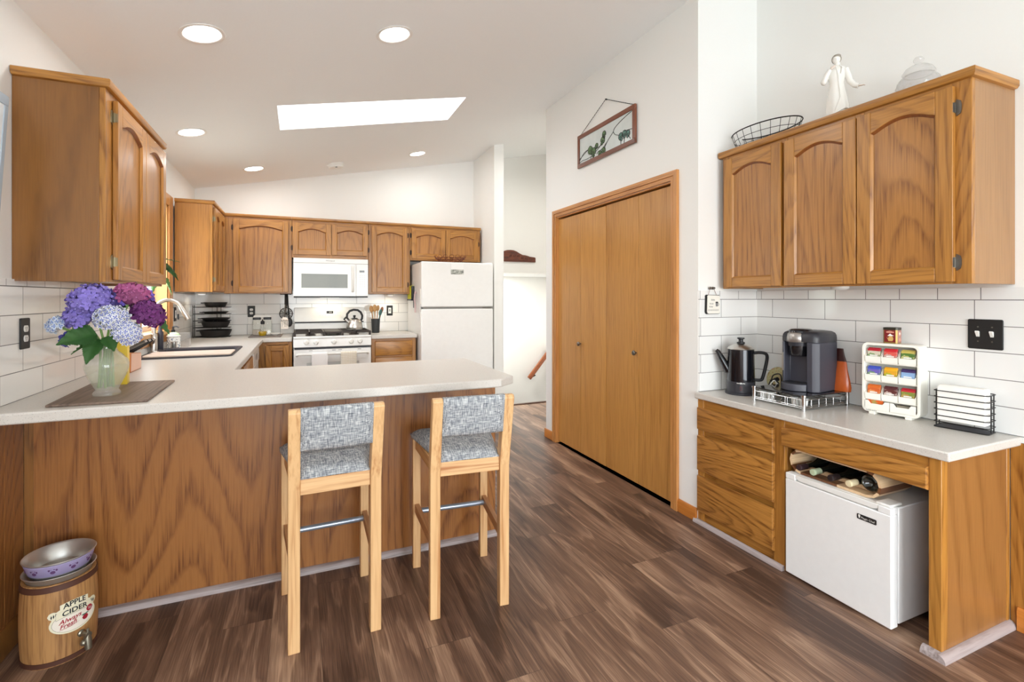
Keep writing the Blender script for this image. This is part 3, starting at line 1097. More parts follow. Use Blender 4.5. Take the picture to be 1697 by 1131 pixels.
add_door(cab, T, 2.972, 1.388, 0.392, 0.752, mats=[oak_z, oak_y, oakp_z])
obj('crown_moulding', crown(T, 2.463, 3.385, 2.163, 2.197, 0.3, wrap0=0.286), [oak_y, oak_x], cab)

# --- corner cabinet on the left wall next to the back wall
cab = thing('wall_cabinet', 'oak corner wall cabinet with pale side panel above the cast iron pans', 'cabinet', (-0.87, 5.4, 1.36))
m = MB()
m.box(XL + 0.02, -0.733, 5.042, 5.058, 1.365, 2.146, 0)
m.box(XL + 0.02, -0.733, 5.058, 6.03, 1.372, 1.388, 1)
m.box(XL + 0.02, -0.733, 5.058, 6.03, 2.11, 2.13, 1)
m.box(-0.733, -0.712, 5.042, 5.10, 1.365, 2.146, 2)
m.box(-0.733, -0.712, 5.63, 5.70, 1.365, 2.146, 2)
m.box(-0.733, -0.712, 5.10, 5.63, 1.365, 1.40, 1)
m.box(-0.733, -0.712, 5.10, 5.63, 2.09, 2.146, 1)
obj('carcass', m, [oakp_z, oak_y, oak_z], cab, bevel=0.0015)
T = face_left(0, 0, -0.712)
add_door(cab, T, 5.072, 1.376, 0.295, 0.742, hz=(0.1, 0.64), side=-1, hinge_mat=brass_old, mats=[oak_z, oak_y, oakp_z], st=0.05)
add_door(cab, T, 5.371, 1.376, 0.295, 0.742, mats=[oak_z, oak_y, oakp_z], st=0.05)
obj('crown_moulding', crown(T, 5.022, 5.71, 2.140, ZT, 0.3, wrap0=0.28), [oak_y, oak_x], cab)

# --- back wall cabinets
YF_ = 5.72
T = face_back(0, 0, YF_)


def back_cab(label, x0, x1, z0, doors, stiles, crown_x, hd=None):
    cab = thing('wall_cabinet', label, 'cabinet', ((x0 + x1) / 2, 5.87, z0))
    m = MB()
    m.box(x0, x0 + 0.016, YF_ + 0.02, YB - 0.001, z0, 2.146, 0)
    m.box(x1 - 0.016, x1, YF_ + 0.02, YB - 0.001, z0, 2.146, 0)
    m.box(x0 + 0.016, x1 - 0.016, YF_ + 0.02, YB - 0.001, z0 + 0.006, z0 + 0.022, 1)
    m.box(x0 + 0.016, x1 - 0.016, YF_ + 0.02, YB - 0.001, 2.11, 2.13, 1)
    for (a, c) in stiles:
        m.box(a, c, YF_, YF_ + 0.02, z0, 2.146, 0)
    for (a, c) in zip(stiles[:-1], stiles[1:]):
        m.box(a[1], c[0], YF_, YF_ + 0.02, z0, z0 + 0.035, 1)
        m.box(a[1], c[0], YF_, YF_ + 0.02, 2.09, 2.146, 1)
    obj('carcass', m, [oak_z, oak_x], cab, bevel=0.0015)
    for (u0, u1, v0, v1, side, hz) in doors:
        add_door(cab, T, u0, v0, u1 - u0, v1 - v0, hz=hz, side=side, st=0.052)
    obj('crown_moulding', crown(T, crown_x[0], crown_x[1], 2.140, ZT, 0.3), oak_x, cab)


back_cab('tall oak wall cabinet with one wide arched door left of the microwave', -0.708, -0.083, 1.358,
         [(-0.625, -0.116, 1.372, 2.116, -1, (0.09, 0.66))], [(-0.708, -0.61), (-0.13, -0.083)], (-0.70, -0.083))
back_cab('short oak wall cabinet with two arched doors directly above the microwave', -0.081, 0.703, 1.742,
         [(-0.072, 0.310, 1.776, 2.113, -1, (0.07, 0.27)), (0.316, 0.697, 1.779, 2.115, 1, (0.07, 0.27))], [(-0.081, -0.06), (0.29, 0.335), (0.68, 0.703)], (-0.082, 0.704))
back_cab('tall oak wall cabinet with one narrow arched door right of the microwave', 0.705, 1.172, 1.358,
         [(0.741, 1.139, 1.376, 2.119, 1, (0.09, 0.66))], [(0.705, 0.76), (1.12, 1.172)], (0.704, 1.174))
back_cab('short oak wall cabinet with two arched doors above the refrigerator', 1.174, 2.035, 1.752,
         [(1.189, 1.592, 1.77, 2.114, -1, (0.07, 0.27)), (1.598, 2.005, 1.77, 2.118, 1, (0.2,))], [(1.174, 1.205), (1.575, 1.615), (1.99, 2.035)], (1.173, 2.04))

# --- upper cabinet over the coffee counter
cab = thing('wall_cabinet', 'large oak wall cabinet of three arched doors above the coffee counter', 'cabinet', (2.45, 1.6, 1.366))
XF = 2.305
m = MB()
m.box(XF + 0.02, XR - 0.001, 1.008, 1.024, 1.366, 2.15, 0)
m.box(XF + 0.02, XR - 0.001, 2.17, 2.186, 1.366, 2.15, 0)
m.box(XF + 0.02, XR - 0.001, 1.024, 2.17, 1.374, 1.39, 1)
m.box(XF + 0.02, XR - 0.001, 1.024, 2.17, 2.13, 2.15, 1)
for (a, c) in ((1.008, 1.07), (1.39, 1.43), (1.765, 1.80), (2.14, 2.186)):
    m.box(XF, XF + 0.02, a, c, 1.366, 2.15, 2)
for (a, c) in ((1.07, 1.39), (1.43, 1.765), (1.80, 2.14)):
    m.box(XF, XF + 0.02, a, c, 1.366, 1.40, 1)
    m.box(XF, XF + 0.02, a, c, 2.10, 2.15, 1)
obj('carcass', m, [sideR_wood, oak_y, oak_z], cab, bevel=0.002)
T = face_right(0, 0, XF)
M3 = [oak_z, oak_y, oakp_z]
add_door(cab, T, -2.161, 1.374, 0.371, 0.745, mats=M3)
add_door(cab, T, -1.772, 1.374, 0.356, 0.745, mats=M3)
add_door(cab, T, -1.411, 1.374, 0.353, 0.748, hz=(0.074, 0.665), side=1, hinge_mat=steel_dark, mats=M3)
obj('crown_moulding', crown(T, -2.205, -0.990, 2.138, ZT + 0.002, 0.3, wrap1=0.30), [oak_y, oak_x], cab)
c2 = MB()

# --- desk-height base under the coffee counter
cab = thing('base_cabinet', 'desk-height oak cabinet with three drawers and open knee space under the coffee counter', 'cabinet', (2.38, 1.6, 0))
XD = 2.140
m = MB()
m.box(XD + 0.02, XR - 0.012, 1.655, 1.671, 0.0, 0.726, 0)
m.box(XD + 0.02, XR - 0.012, 2.19, 2.206, 0.0, 0.726, 0)
m.box(XD, XD + 0.02, 2.175, 2.2165, 0.0, 0.726, 0)
m.box(XD, XD + 0.02, 1.655, 1.715, 0.0, 0.726, 0)
for (a, c) in ((0.0, 0.095), (0.26, 0.325), (0.50, 0.56), (0.665, 0.726)):
    m.box(XD + 0.012, XD + 0.022, 1.715, 2.175, a, c, 1)
m.box(XD, XD + 0.02, 1.062, 1.655, 0.60, 0.726, 1)
m.box(XD + 0.02, XD + 0.04, 1.062, 1.655, 0.62, 0.726, 1)
obj('carcass', m, [oak_z, oak_y], cab, bevel=0.002)
T = face_right(0, 0, XD)
for (v0, v1) in ((0.548, 0.675), (0.310, 0.512), (0.072, 0.280)):
    obj('drawer', slab_drawer(T, -2.209, v0, 0.503, v1 - v0), oakp_y, cab)
obj('apron', slab_drawer(T, -1.663, 0.602, 0.601, 0.086), oakp_y, cab)
m = MB()
m.box(XD - 0.004, XR - 0.012, 1.022, 1.042, 0.0, 0.7265, 0)
m.box(XD - 0.006, XD + 0.034, 1.0215, 1.062, 0.0, 0.7265, 1)
m.box(XR - 0.035, XR - 0.012, 1.0195, 1.042, 0.0, 0.7265, 1)
obj('end_panel', m, [end_wood, oak_z], cab, bevel=0.002)

# --- peninsula base: the long veneered back panel and its end
cab = thing('peninsula', 'long oak veneered peninsula base behind the two stools', 'peninsula', (0.0, 2.8, 0))
m = MB()
m.box(XL + 0.012, 0.995, 2.546, 2.562, 0.0, 0.873, 0)
m.box(0.979, 0.995, 2.562, 3.08, 0.0, 0.873, 0)
m.box(XL + 0.05, 0.979, 3.06, 3.08, 0.1, 0.873, 0)
m.box(XL + 0.02, 0.979, 2.562, 3.06, 0.10, 0.118, 0)
obj('carcass', m, [penin_wood], cab, bevel=0.0015)
m = MB()
m.box(XL + 0.0125, -0.972, 2.5445, 2.5462, 0.0, 0.873)
obj('edge_strip', m, side_wood, cab)

# --- base cabinets along the sink wall
cab = thing('base_cabinet', 'oak sink base cabinet facing the kitchen aisle below the sink', 'cabinet', (-0.68, 3.9, 0))
XS = -0.375
m = MB()
m.box(XL + 0.01, XS - 0.02, 3.13, 3.146, 0.1, 0.873, 0)
m.box(XL + 0.01, XS - 0.02, 4.61, 4.626, 0.1, 0.873, 0)
m.box(XL + 0.01, XS - 0.02, 3.146, 4.61, 0.1, 0.118, 1)
for (a, c) in ((3.13, 3.18), (3.80, 3.85), (4.58, 4.626)):
    m.box(XS - 0.02, XS, a, c, 0.1, 0.873, 0)
m.box(XS - 0.02, XS, 3.13, 4.626, 0.835, 0.873, 1)
m.box(XS - 0.02, XS, 3.13, 4.626, 0.66, 0.70, 1)
m.box(XS - 0.02, XS, 3.13, 4.626, 0.1, 0.14, 1)
obj('carcass', m, [oak_z, oak_y], cab, bevel=0.0015)
T = face_left(0, 0, XS)
obj('drawer', slab_drawer(T, 3.19, 0.70, 0.60, 0.135), oak_y, cab)
obj('drawer', slab_drawer(T, 3.86, 0.70, 0.72, 0.135), oak_y, cab)
for (u, w) in ((3.19, 0.297), (3.493, 0.297), (3.86, 0.357), (4.223, 0.357)):
    add_door(cab, T, u, 0.12, w, 0.55, arch=False, mats=[oak_z, oak_y, oakp_z], st=0.05)

dw = thing('dishwasher', 'white dishwasher facing the aisle beside the sink cabinet', 'dishwasher', (-0.66, 4.93, 0.0))
obj('body', MB().box(XL + 0.06, XS - 0.03, 4.632, 5.228, 0.08, 0.868), white_enamel, dw)
obj('door', MB().box(XS - 0.03, XS + 0.012, 4.634, 5.226, 0.12, 0.72), white_enamel, dw, bevel=0.006)
obj('control_panel', MB().box(XS - 0.03, XS + 0.018, 4.634, 5.226, 0.725, 0.868), white_enamel, dw, bevel=0.008)
h = MB().prism(rrect(4.84, 5.02, 0.765, 0.815, 0.02, 5), 0.018, 0.0195, face_left(0, 0, XS))
obj('handle', h, grey_seal, dw)

# --- base cabinets on the back wall
cab = thing('base_cabinet', 'oak base cabinet with a square panel door left of the stove', 'cabinet', (-0.4, 5.75, 0))
YS = 5.425
m = MB()
m.box(XS + 0.02, XS + 0.036, YS + 0.02, YB - 0.02, 0.1, 0.873, 0)
m.box(-0.092, -0.076, YS + 0.02, YB - 0.02, 0.1, 0.873, 0)
m.box(XS + 0.036, -0.092, YS + 0.02, YB - 0.02, 0.1, 0.118, 1)
m.box(XS, XS + 0.075, YS, YS + 0.02, 0.1, 0.873, 0)
m.box(-0.115, -0.076, YS, YS + 0.02, 0.1, 0.873, 0)
m.box(XS + 0.075, -0.115, YS, YS + 0.02, 0.845, 0.873, 1)
m.box(XS + 0.075, -0.115, YS, YS + 0.02, 0.1, 0.14, 1)
obj('carcass', m, [oak_z, oak_x], cab, bevel=0.0015)
T = face_back(0, 0, YS)
add_door(cab, T, -0.312, 0.115, 0.208, 0.725, arch=False, st=0.048)
cab = thing('base_cabinet', 'oak base cabinet with stacked drawers between stove and refrigerator', 'cabinet', (0.94, 5.75, 0))
m = MB()
m.box(0.70, 0.716, YS + 0.02, YB - 0.02, 0.1, 0.873, 0)
m.box(1.159, 1.175, YS + 0.02, YB - 0.02, 0.1, 0.873, 0)
m.box(0.716, 1.159, YS + 0.02, YB - 0.02, 0.1, 0.118, 1)
m.box(0.70, 0.745, YS, YS + 0.02, 0.1, 0.873, 0)
m.box(1.13, 1.175, YS, YS + 0.02, 0.1, 0.873, 0)
for (a, c) in ((0.835, 0.873), (0.66, 0.70), (0.40, 0.44), (0.1, 0.15)):
    m.box(0.745, 1.13, YS, YS + 0.02, a, c, 1)
obj('carcass', m, [oak_z, oak_x], cab, bevel=0.0015)
for (v0, v1) in ((0.69, 0.845), (0.43, 0.672), (0.135, 0.412)):
    obj('drawer', slab_drawer(T, 0.736, v0, 0.402, v1 - v0), oak_x, cab)

# ------------------------------------------------------------------ worktops
def plan_slab(mb, xs, ys, keep, z0, z1, tri=None):
    """slab over a grid of cells; cells for which keep(i, j) is false are left open; tri = the cell cut to a corner chamfer"""
    cells = [(i, j) for i in range(len(xs) - 1) for j in range(len(ys) - 1) if keep(i, j)]
    idx = {}
    v, f = [], []

    def vi(i, j, k):
        if (i, j, k) not in idx:
            idx[(i, j, k)] = len(v)
            v.append((xs[i], ys[j], z1 if k else z0))
        return idx[(i, j, k)]
    cs = set(cells)
    for (i, j) in cells:
        q = [(i, j), (i + 1, j), (i + 1, j + 1), (i, j + 1)]
        if tri == (i, j):
            q = [(i, j), (i + 1, j + 1), (i, j + 1)]
        f.append([vi(a, b_, 1) for a, b_ in q])
        f.append([vi(a, b_, 0) for a, b_ in q][::-1])
        for a, b_ in zip(q, q[1:] + q[:1]):
            d = (b_[0] - a[0], b_[1] - a[1])
            nb = {(1, 0): (i, j - 1), (0, 1): (i + 1, j), (-1, 0): (i, j + 1), (0, -1): (i - 1, j)}.get(d)
            if nb is None or nb not in cs:
                f.append([vi(*a, 1), vi(*a, 0), vi(*b_, 0), vi(*b_, 1)])
    mb.add(v, f)


SKX = (-0.955, -0.455)
SKY = (3.86, 4.54)
xs = [XL + 0.001, SKX[0], SKX[1], -0.335, -0.076, 0.905, 1.003]
ys = [2.235, 2.312, 3.124, SKY[0], SKY[1], 5.40, YB - 0.001]


def keep(i, j):
    if j <= 1:
        return True
    if j == 5:
        return i <= 3
    if j == 3 and i == 1:
        return False
    return i <= 2


m = MB()
plan_slab(m, xs, ys, keep, 0.874, 0.914, tri=(5, 0))
tag(obj('worktop', m, worktop_m, bevel=0.006, seg=3, smooth=30), 'long speckled pale worktop over the peninsula and around the sink', 'worktop')
m = MB().box(0.697, 1.185, 5.40, YB - 0.001, 0.874, 0.914)
tag(obj('worktop', m, worktop_m, bevel=0.006, seg=3), 'short speckled worktop between the stove and the refrigerator', 'worktop')
m = MB().box(2.112, XR - 0.001, 0.988, YW - 0.001, 0.727, 0.762)
tag(obj('worktop', m, worktop_m, bevel=0.006, seg=3), 'grey speckled desk-height worktop under the coffee maker', 'worktop')

# ------------------------------------------------------------------ appliances
pale_grey = plain('pale_grey_print', rgb(196, 196, 192), 0.5)
# microwave over the stove
mw = thing('microwave', 'white over-the-range microwave mounted above the gas stove', 'microwave', (0.314, 5.84, 1.325))
MX0, MX1, MZ0, MZ1, MY = -0.066, 0.695, 1.332, 1.738, 5.66
obj('body', MB().box(MX0 + 0.004, MX1 - 0.004, MY + 0.03, YB - 0.012, MZ0, MZ1), white_enamel, mw, bevel=0.004)
xd = 0.565          # seam between door and control panel
T = face_back(0, 0, MY + 0.028)
m = MB()
m.tbox(T, MX0, MX1, MZ1 - 0.052, MZ1, 0, 0.027, 0)
obj('top_grille', m, white_enamel, mw, bevel=0.005)
# door: frame around the window
m = MB()
wx0, wx1, wz0, wz1 = 0.012, 0.478, 1.420, 1.570
zt_ = MZ1 - 0.054
m.tbox(T, MX0, wx0, MZ0, zt_, 0, 0.028, 0)
m.tbox(T, wx1, xd - 0.001, MZ0, zt_, 0, 0.028, 0)
m.tbox(T, wx0, wx1, MZ0, wz0, 0, 0.028, 0)
m.tbox(T, wx0, wx1, wz1, zt_, 0, 0.028, 0)
md = obj('door', m, white_enamel, mw, smooth=0)
obj('window', MB().tbox(T, wx0, wx1, wz0, wz1, 0, 0.024), micro_glass, md, smooth=0)
hm = MB()
hm.tube([T(0.532, 1.385, 0.028), T(0.532, 1.39, 0.055), T(0.532, 1.40, 0.062), T(0.532, 1.645, 0.062), T(0.532, 1.655, 0.055), T(0.532, 1.66, 0.028)], 0.015, 10, flat=0.7)
obj('handle', hm, white_plastic, md)
cp = obj('control_panel', MB().tbox(T, xd + 0.001, MX1, MZ0, zt_, 0, 0.027), white_enamel, mw, bevel=0.003)
obj('display', MB().tbox(T, 0.603, 0.655, 1.594, 1.616, 0.0272, 0.0282), black_gloss, cp, smooth=0)
m = MB()
for r in range(7):
    for k in range(3):
        u = 0.603 + k * 0.023
        m.tbox(T, u, u + 0.012, 1.555 - r * 0.02, 1.559 - r * 0.02, 0.0272, 0.0278)
obj('keypad', m, pale_grey, cp, smooth=0)
m = MB()
text_mb(m, 'Whirlpool', 0.022, lambda u, v, n: T(0.30 + u, 1.714 + v, 0.0275 + n))
obj('brand_lettering', m, grey_seal, mw, smooth=0)
m = MB().box(MX0 + 0.003, MX1 - 0.003, MY + 0.003, YB - 0.02, MZ0 - 0.016, MZ0 - 0.0005)
obj('vent_base', m, black_plastic, mw, bevel=0.003)
hl_ = MB().box(0.20, 0.40, 5.80, 5.88, MZ0 - 0.020, MZ0 - 0.0165)
obj('hood_light', hl_, puck_m, mw, smooth=0)
area('hood_lamp', (0.30, 5.84, MZ0 - 0.022), (0, 0, 0), 0.2, 0.08, 0.9, (1.0, 0.86, 0.62))

# gas stove
rg = thing('stove', 'white freestanding gas stove between the base cabinets', 'stove', (0.314, 5.7, 0))
SX0, SX1, SY = -0.064, 0.690, 5.36
obj('body', MB().box(SX0 + 0.004, SX1 - 0.004, SY + 0.03, YB - 0.03, 0.06, 0.905), white_enamel, rg)
m = MB()
m.box(SX0, SX1, SY - 0.005, 5.955, 0.900, 0.922)
obj('cooktop', m, white_enamel, rg, bevel=0.008)
# sloped front control panel with five knobs
T = face_back(0, 0, SY)
m = MB()
m.prism([(SY - 0.008, 0.815), (SY + 0.03, 0.815), (SY + 0.03, 0.902), (SY + 0.006, 0.902)], SX0, SX1, lambda y, z, x: (x, y, z))
cpn = obj('control_panel', m, white_enamel, rg, bevel=0.004)
for u in (0.057, 0.147, 0.318, 0.487, 0.574):
    kn = MB()
    kn.lathe([(0.026, 0), (0.026, 0.008), (0.021, 0.014), (0.019, 0.028), (0.015, 0.032), (0.001, 0.033)], (u, SY - 0.002, 0.864), 20, 0, ax=((1, 0, 0), (0, 0, 1), (0, -1, 0)))
    kn.box(u - 0.004, u + 0.004, SY - 0.042, SY - 0.032, 0.846, 0.884)
    obj('knob', kn, white_plastic, cpn)
obj('gap_strip', MB().box(SX0 + 0.01, SX1 - 0.01, SY + 0.004, SY + 0.03, 0.795, 0.815), charcoal_dark, rg, smooth=0)
m = MB()
m.tbox(T, SX0 + 0.006, 0.06, 0.24, 0.792, -0.025, 0.016, 0)
m.tbox(T, 0.565, SX1 - 0.006, 0.24, 0.792, -0.025, 0.016, 0)
m.tbox(T, 0.06, 0.565, 0.24, 0.33, -0.025, 0.016, 0)
m.tbox(T, 0.06, 0.565, 0.66, 0.792, -0.025, 0.016, 0)
od = obj('oven_door', m, white_enamel, rg, smooth=0)
obj('window', MB().tbox(T, 0.06, 0.565, 0.33, 0.66, -0.02, 0.010), glass_oven, od, smooth=0)
m = MB()
m.tube([T(-0.03, 0.735, 0.016), T(-0.028, 0.742, 0.05), T(-0.015, 0.748, 0.06), T(0.64, 0.748, 0.06), T(0.653, 0.742, 0.05), T(0.655, 0.735, 0.016)], 0.012, 10)
obj('handle', m, white_plastic, od)
for u in (0.08, 0.30, 0.36, 0.55):
    obj('door_vent', MB().tbox(T, u, u + 0.035, 0.778, 0.782, 0.0158, 0.0165), charcoal_dark, od, smooth=0)
obj('drawer', MB().box(SX0 + 0.006, SX1 - 0.006, SY - 0.014, SY + 0.02, 0.075, 0.232), white_enamel, rg, bevel=0.006)
# back guard
m = MB()
m.box(SX0 + 0.004, SX1 - 0.004, 5.955, 6.02, 0.922, 1.03)
m.prism([(5.935, 1.045), (6.02, 1.045), (6.02, 1.203), (5.952, 1.203)], SX0 + 0.002, SX1 - 0.002, lambda y, z, x: (x, y, z))
bg_ = obj('backguard', m, white_enamel, rg, bevel=0.006)
obj('gap_strip', MB().box(SX0 + 0.01, SX1 - 0.01, 5.958, 6.01, 1.03, 1.045), charcoal_dark, bg_, smooth=0)
Tb = lambda u, v, n: Vector((u, 5.935 + (v - 1.045) * 0.1076 - n, v))
obj('keypad', MB().tbox(Tb, 0.185, 0.44, 1.092, 1.180, 0.0005, 0.0025), white_plastic, bg_, smooth=0)
obj('display', MB().tbox(Tb, 0.275, 0.345, 1.136, 1.165, 0.0026, 0.0036), black_gloss, bg_, smooth=0)
m = MB()
text_mb(m, '12:00', 0.014, lambda u, v, n: Tb(0.316 + u, 1.150 + v, 0.0038))
obj('clock_digits', m, white_plastic, bg_, smooth=0)
m = MB()
for k in range(9):
    for r in range(2):
        if r == 0 and 3 <= k <= 5:
            continue
        m.tbox(Tb, 0.20 + k * 0.027, 0.212 + k * 0.027, 1.112 + r * 0.035, 1.115 + r * 0.035, 0.0026, 0.003)
obj('key_marks', m, pale_grey, bg_, smooth=0)
# burners and grates
for (u, y) in ((0.10, 5.52), (0.10, 5.80), (0.53, 5.52), (0.53, 5.80)):
    m = MB()
    m.lathe([(0.05, 0.922), (0.05, 0.932), (0.036, 0.935), (0.036, 0.945), (0.001, 0.946)], (u, y, 0), 20)
    obj('burner', m, grate_m, rg)
for (a, c) in ((-0.05, 0.225), (0.405, 0.68)):
    m = MB()
    z = 0.966
    for (p, q_) in (((a, 5.40), (c, 5.40)), ((a, 5.93), (c, 5.93)), ((a, 5.40), (a, 5.93)), ((c, 5.40), (c, 5.93)), ((a, 5.665), (c, 5.665)),
                    (((a + c) / 2, 5.40), ((a + c) / 2, 5.93))):
        x0_, x1_ = sorted((p[0], q_[0])); y0_, y1_ = sorted((p[1], q_[1]))
        m.box(x0_ - 0.007, x1_ + 0.007, y0_ - 0.007, y1_ + 0.007, z - 0.017, z)
    for u in (a, c):
        for y in (5.40, 5.93):
            m.box(u - 0.011, u + 0.011, y - 0.009, y + 0.009, 0.922, z)
    obj('grate', m, grate_m, rg, smooth=0)
m = MB().box(0.236, 0.394, 5.40, 5.93, 0.945, 0.966)
m.box(0.240, 0.262, 5.41, 5.43, 0.922, 0.946).box(0.37, 0.39, 5.41, 5.43, 0.922, 0.946).box(0.240, 0.262, 5.9, 5.92, 0.922, 0.946).box(0.37, 0.39, 5.9, 5.92, 0.922, 0.946)
obj('griddle', m, grate_m, rg, bevel=0.004)

# towels over the oven handle
for (u0, u1, lab, mat, chk) in ((0.106, 0.256, 'plain white towel hanging on the left of the oven handle', towel_m, False),
                                (0.380, 0.535, 'cream checked towel hanging on the right of the oven handle', None, True)):
    if chk:
        t_ = NT('checked_towel')
        tc_ = t_.n('TexCoord')
        bk_ = t_.n('TexBrick')
        bk_.offset = 0
        t_.link(t_.mapping(tc_.outputs['Object'], (1, 1, 1), rot=(R(90), 0, 0)), bk_.inputs['Vector'])
        bk_.inputs['Color1'].default_value = rgb(244, 240, 230); bk_.inputs['Color2'].default_value = rgb(240, 236, 226)
        bk_.inputs['Mortar'].default_value = rgb(214, 202, 178)
        bk_.inputs['Scale'].default_value = 1
        bk_.inputs['Brick Width'].default_value = 0.016; bk_.inputs['Row Height'].default_value = 0.016
        bk_.inputs['Mortar Size'].default_value = 0.003
        t_.link(bk_.outputs['Color'], t_.b.inputs['Base Color'])
        t_.b.inputs['Roughness'].default_value = 0.95
        mat = t_.mat
    yh, zh = SY - 0.06, 0.748
    path = [(yh - 0.018, 0.50), (yh - 0.0185, 0.60), (yh - 0.017, 0.74)] + [(yh - 0.017 * math.cos(a), zh + 0.017 * math.sin(a)) for a in [R(10 + 16 * i) for i in range(11)]] + [(yh + 0.017, 0.70), (yh + 0.018, 0.62)]

    def tf(s, q_, path=path, u0=u0, u1=u1):
        k = s * (len(path) - 1)
        i = min(int(k), len(path) - 2)
        f_ = k - i
        y = path[i][0] * (1 - f_) + path[i + 1][0] * f_
        z = path[i][1] * (1 - f_) + path[i + 1][1] * f_
        return (u0 + (u1 - u0) * q_, y - 0.003 * math.sin(q_ * 9 + u0 * 40) * max(0, 0.72 - z) * 5, z)
    tag(obj('towel', MB().grid(tf, 30, 12), mat, solid=0.004, smooth=60), lab, 'towel')

# refrigerator
fr = thing('refrigerator', 'white top-freezer refrigerator at the end of the stove wall', 'refrigerator', (1.615, 5.6, 0))
FX0, FX1, FY = 1.198, 2.026, 5.25
m = MB().box(FX0 + 0.003, FX1 - 0.003, FY + 0.072, 5.99, 0.03, 1.70)
m.box(FX0 + 0.02, FX1 - 0.02, FY + 0.10, 5.95, 0.0, 0.03)
obj('body', m, white_enamel, fr, bevel=0.005)
for (nm, z0, z1) in (('freezer_door', 1.212, 1.708), ('door', 0.10, 1.192)):
    d_ = obj(nm, MB().box(FX0, FX1, FY, FY + 0.066, z0, z1), white_enamel, fr, bevel=0.012, seg=3)
    hp = MB()
    zc0, zc1 = (z0 + 0.03, z0 + 0.20) if nm == 'freezer_door' else (z1 - 0.28, z1 - 0.03)
    hp.box(FX0 - 0.006, FX0 + 0.001, FY + 0.016, FY + 0.05, zc0, zc1)
    obj('handle', hp, white_plastic, d_, bevel=0.003)
obj('seal', MB().box(FX0 + 0.012, FX1 - 0.012, FY + 0.062, FY + 0.074, 0.11, 1.69).box(FX0 + 0.02, FX1 - 0.004, FY + 0.012, FY + 0.07, 1.193, 1.211), grey_seal, fr, smooth=0)
m = MB().box(1.90, 2.0, FY + 0.005, FY + 0.06, 1.194, 1.210)
obj('hinge', m, steel_dark, fr)
m = MB().box(1.94, 2.02, FY + 0.02, FY + 0.10, 1.700, 1.716)
obj('hinge_cover', m, white_plastic, fr, bevel=0.004)
obj('kick_plate', MB().box(FX0 + 0.02, FX1 - 0.02, FY + 0.05, FY + 0.075, 0.015, 0.09), grey_seal, fr, smooth=0)
# paper held on the freezer door
pp = NT('printed_note')
tcp = pp.n('TexCoord')
sp_ = pp.n('SeparateXYZ')
pp.link(tcp.outputs['Object'], sp_.inputs[0])
nz = pp.noise(pp.mapping(tcp.outputs['Object'], (1, 1, 2.2)), 26, 3)
low = pp.math('LESS_THAN', sp_.outputs[2], 0.052)
pp.link(pp.mix(low, rgb(240, 240, 238), pp.ramp(nz, [(0.36, rgb(96, 98, 92)), (0.55, rgb(180, 182, 174)), (0.7, rgb(214, 214, 208))])), pp.b.inputs['Base Color'])
pp.b.inputs['Roughness'].default_value = 0.6
tag(obj('magnet_note', MB().box(1.527, 1.673, FY - 0.003, FY - 0.0002, 1.574, 1.70), pp.mat, smooth=0), 'small printed note with grey picture strip on the freezer door', 'note')
# things hung on the refrigerator's left side
np_ = thing('notepad', 'lime yellow notepad with dark clip on the side of the refrigerator', 'notepad', (1.185, 5.73, 1.28))
obj('pad', MB().box(1.168, 1.197, 5.63, 5.84, 1.300, 1.452), lime_m, np_, bevel=0.002)
obj('clip', MB().box(1.164, 1.1975, 5.62, 5.85, 1.282, 1.300).box(1.166, 1.1975, 5.602, 5.628, 1.30, 1.45), black_plastic, np_, bevel=0.002)
obj('pencil', MB().tube([(1.188, 5.59, 1.20), (1.188, 5.60, 1.36)], 0.005, 8), charcoal, np_)
m = MB()
m.tube([(1.183, 5.48, 1.15), (1.180, 5.475, 1.24), (1.172, 5.475, 1.30), (1.178, 5.48, 1.36), (1.185, 5.485, 1.395)], [0.010, 0.010, 0.008, 0.008, 0.006], 10)
m.tube([(1.183, 5.51, 1.285), (1.182, 5.515, 1.355)], 0.007, 8).tube([(1.19, 5.485, 1.37), (1.2, 5.485, 1.37)], 0.008, 8)
tag(obj('hook_handle', m, plain('dusty_pink', rgb(196, 168, 166), 0.4)), 'dusty pink curved tool hung beside the yellow notepad', 'kitchen tool')
# copper wire basket on top of the refrigerator
cw = plain('copper_wire', rgb(112, 58, 40), 0.4, metal=0.6)
bs = thing('wire_basket', 'copper scrollwork wire basket standing on top of the refrigerator', 'basket', (1.575, 5.44, 1.709))
m = MB()
c0 = Vector((1.575, 5.44, 1.709))
for (r, z) in ((0.10, 0.004), (0.13, 0.028), (0.165, 0.055)):
    m.tube(arc(c0 + Vector((0, 0, z)), r, 0, 2 * PI, 36, 'xy')[:-1], 0.0028, 6, closed=True)
for k in range(14):
    a = 2 * PI * k / 14
    d_ = Vector((math.cos(a), math.sin(a), 0))
    m.tube([c0 + d_ * 0.02 + Vector((0, 0, 0.004)), c0 + d_ * 0.10 + Vector((0, 0, 0.004)), c0 + d_ * 0.165 + Vector((0, 0, 0.055))], 0.0024, 5)
obj('bowl', m, cw, bs)
m = MB()
for k in range(16):
    a = 2 * PI * (k + 0.5) / 16
    d_ = Vector((math.cos(a), math.sin(a), 0)); tdir = Vector((-math.sin(a), math.cos(a), 0))
    for (zz, rr, s_) in ((0.064, 0.171, 0.024), (0.036, 0.142, 0.020)):
        cc = c0 + d_ * rr + Vector((0, 0, zz))
        up = (d_ * 0.55 + Vector((0, 0, 1))).normalized()
        m.tube([cc + tdir * (s_ * math.cos(q_)) + up * (s_ * math.sin(q_)) for q_ in [2 * PI * i / 12 for i in range(12)]], 0.0022, 5, closed=True)
obj('scrolls', m, cw, bs)

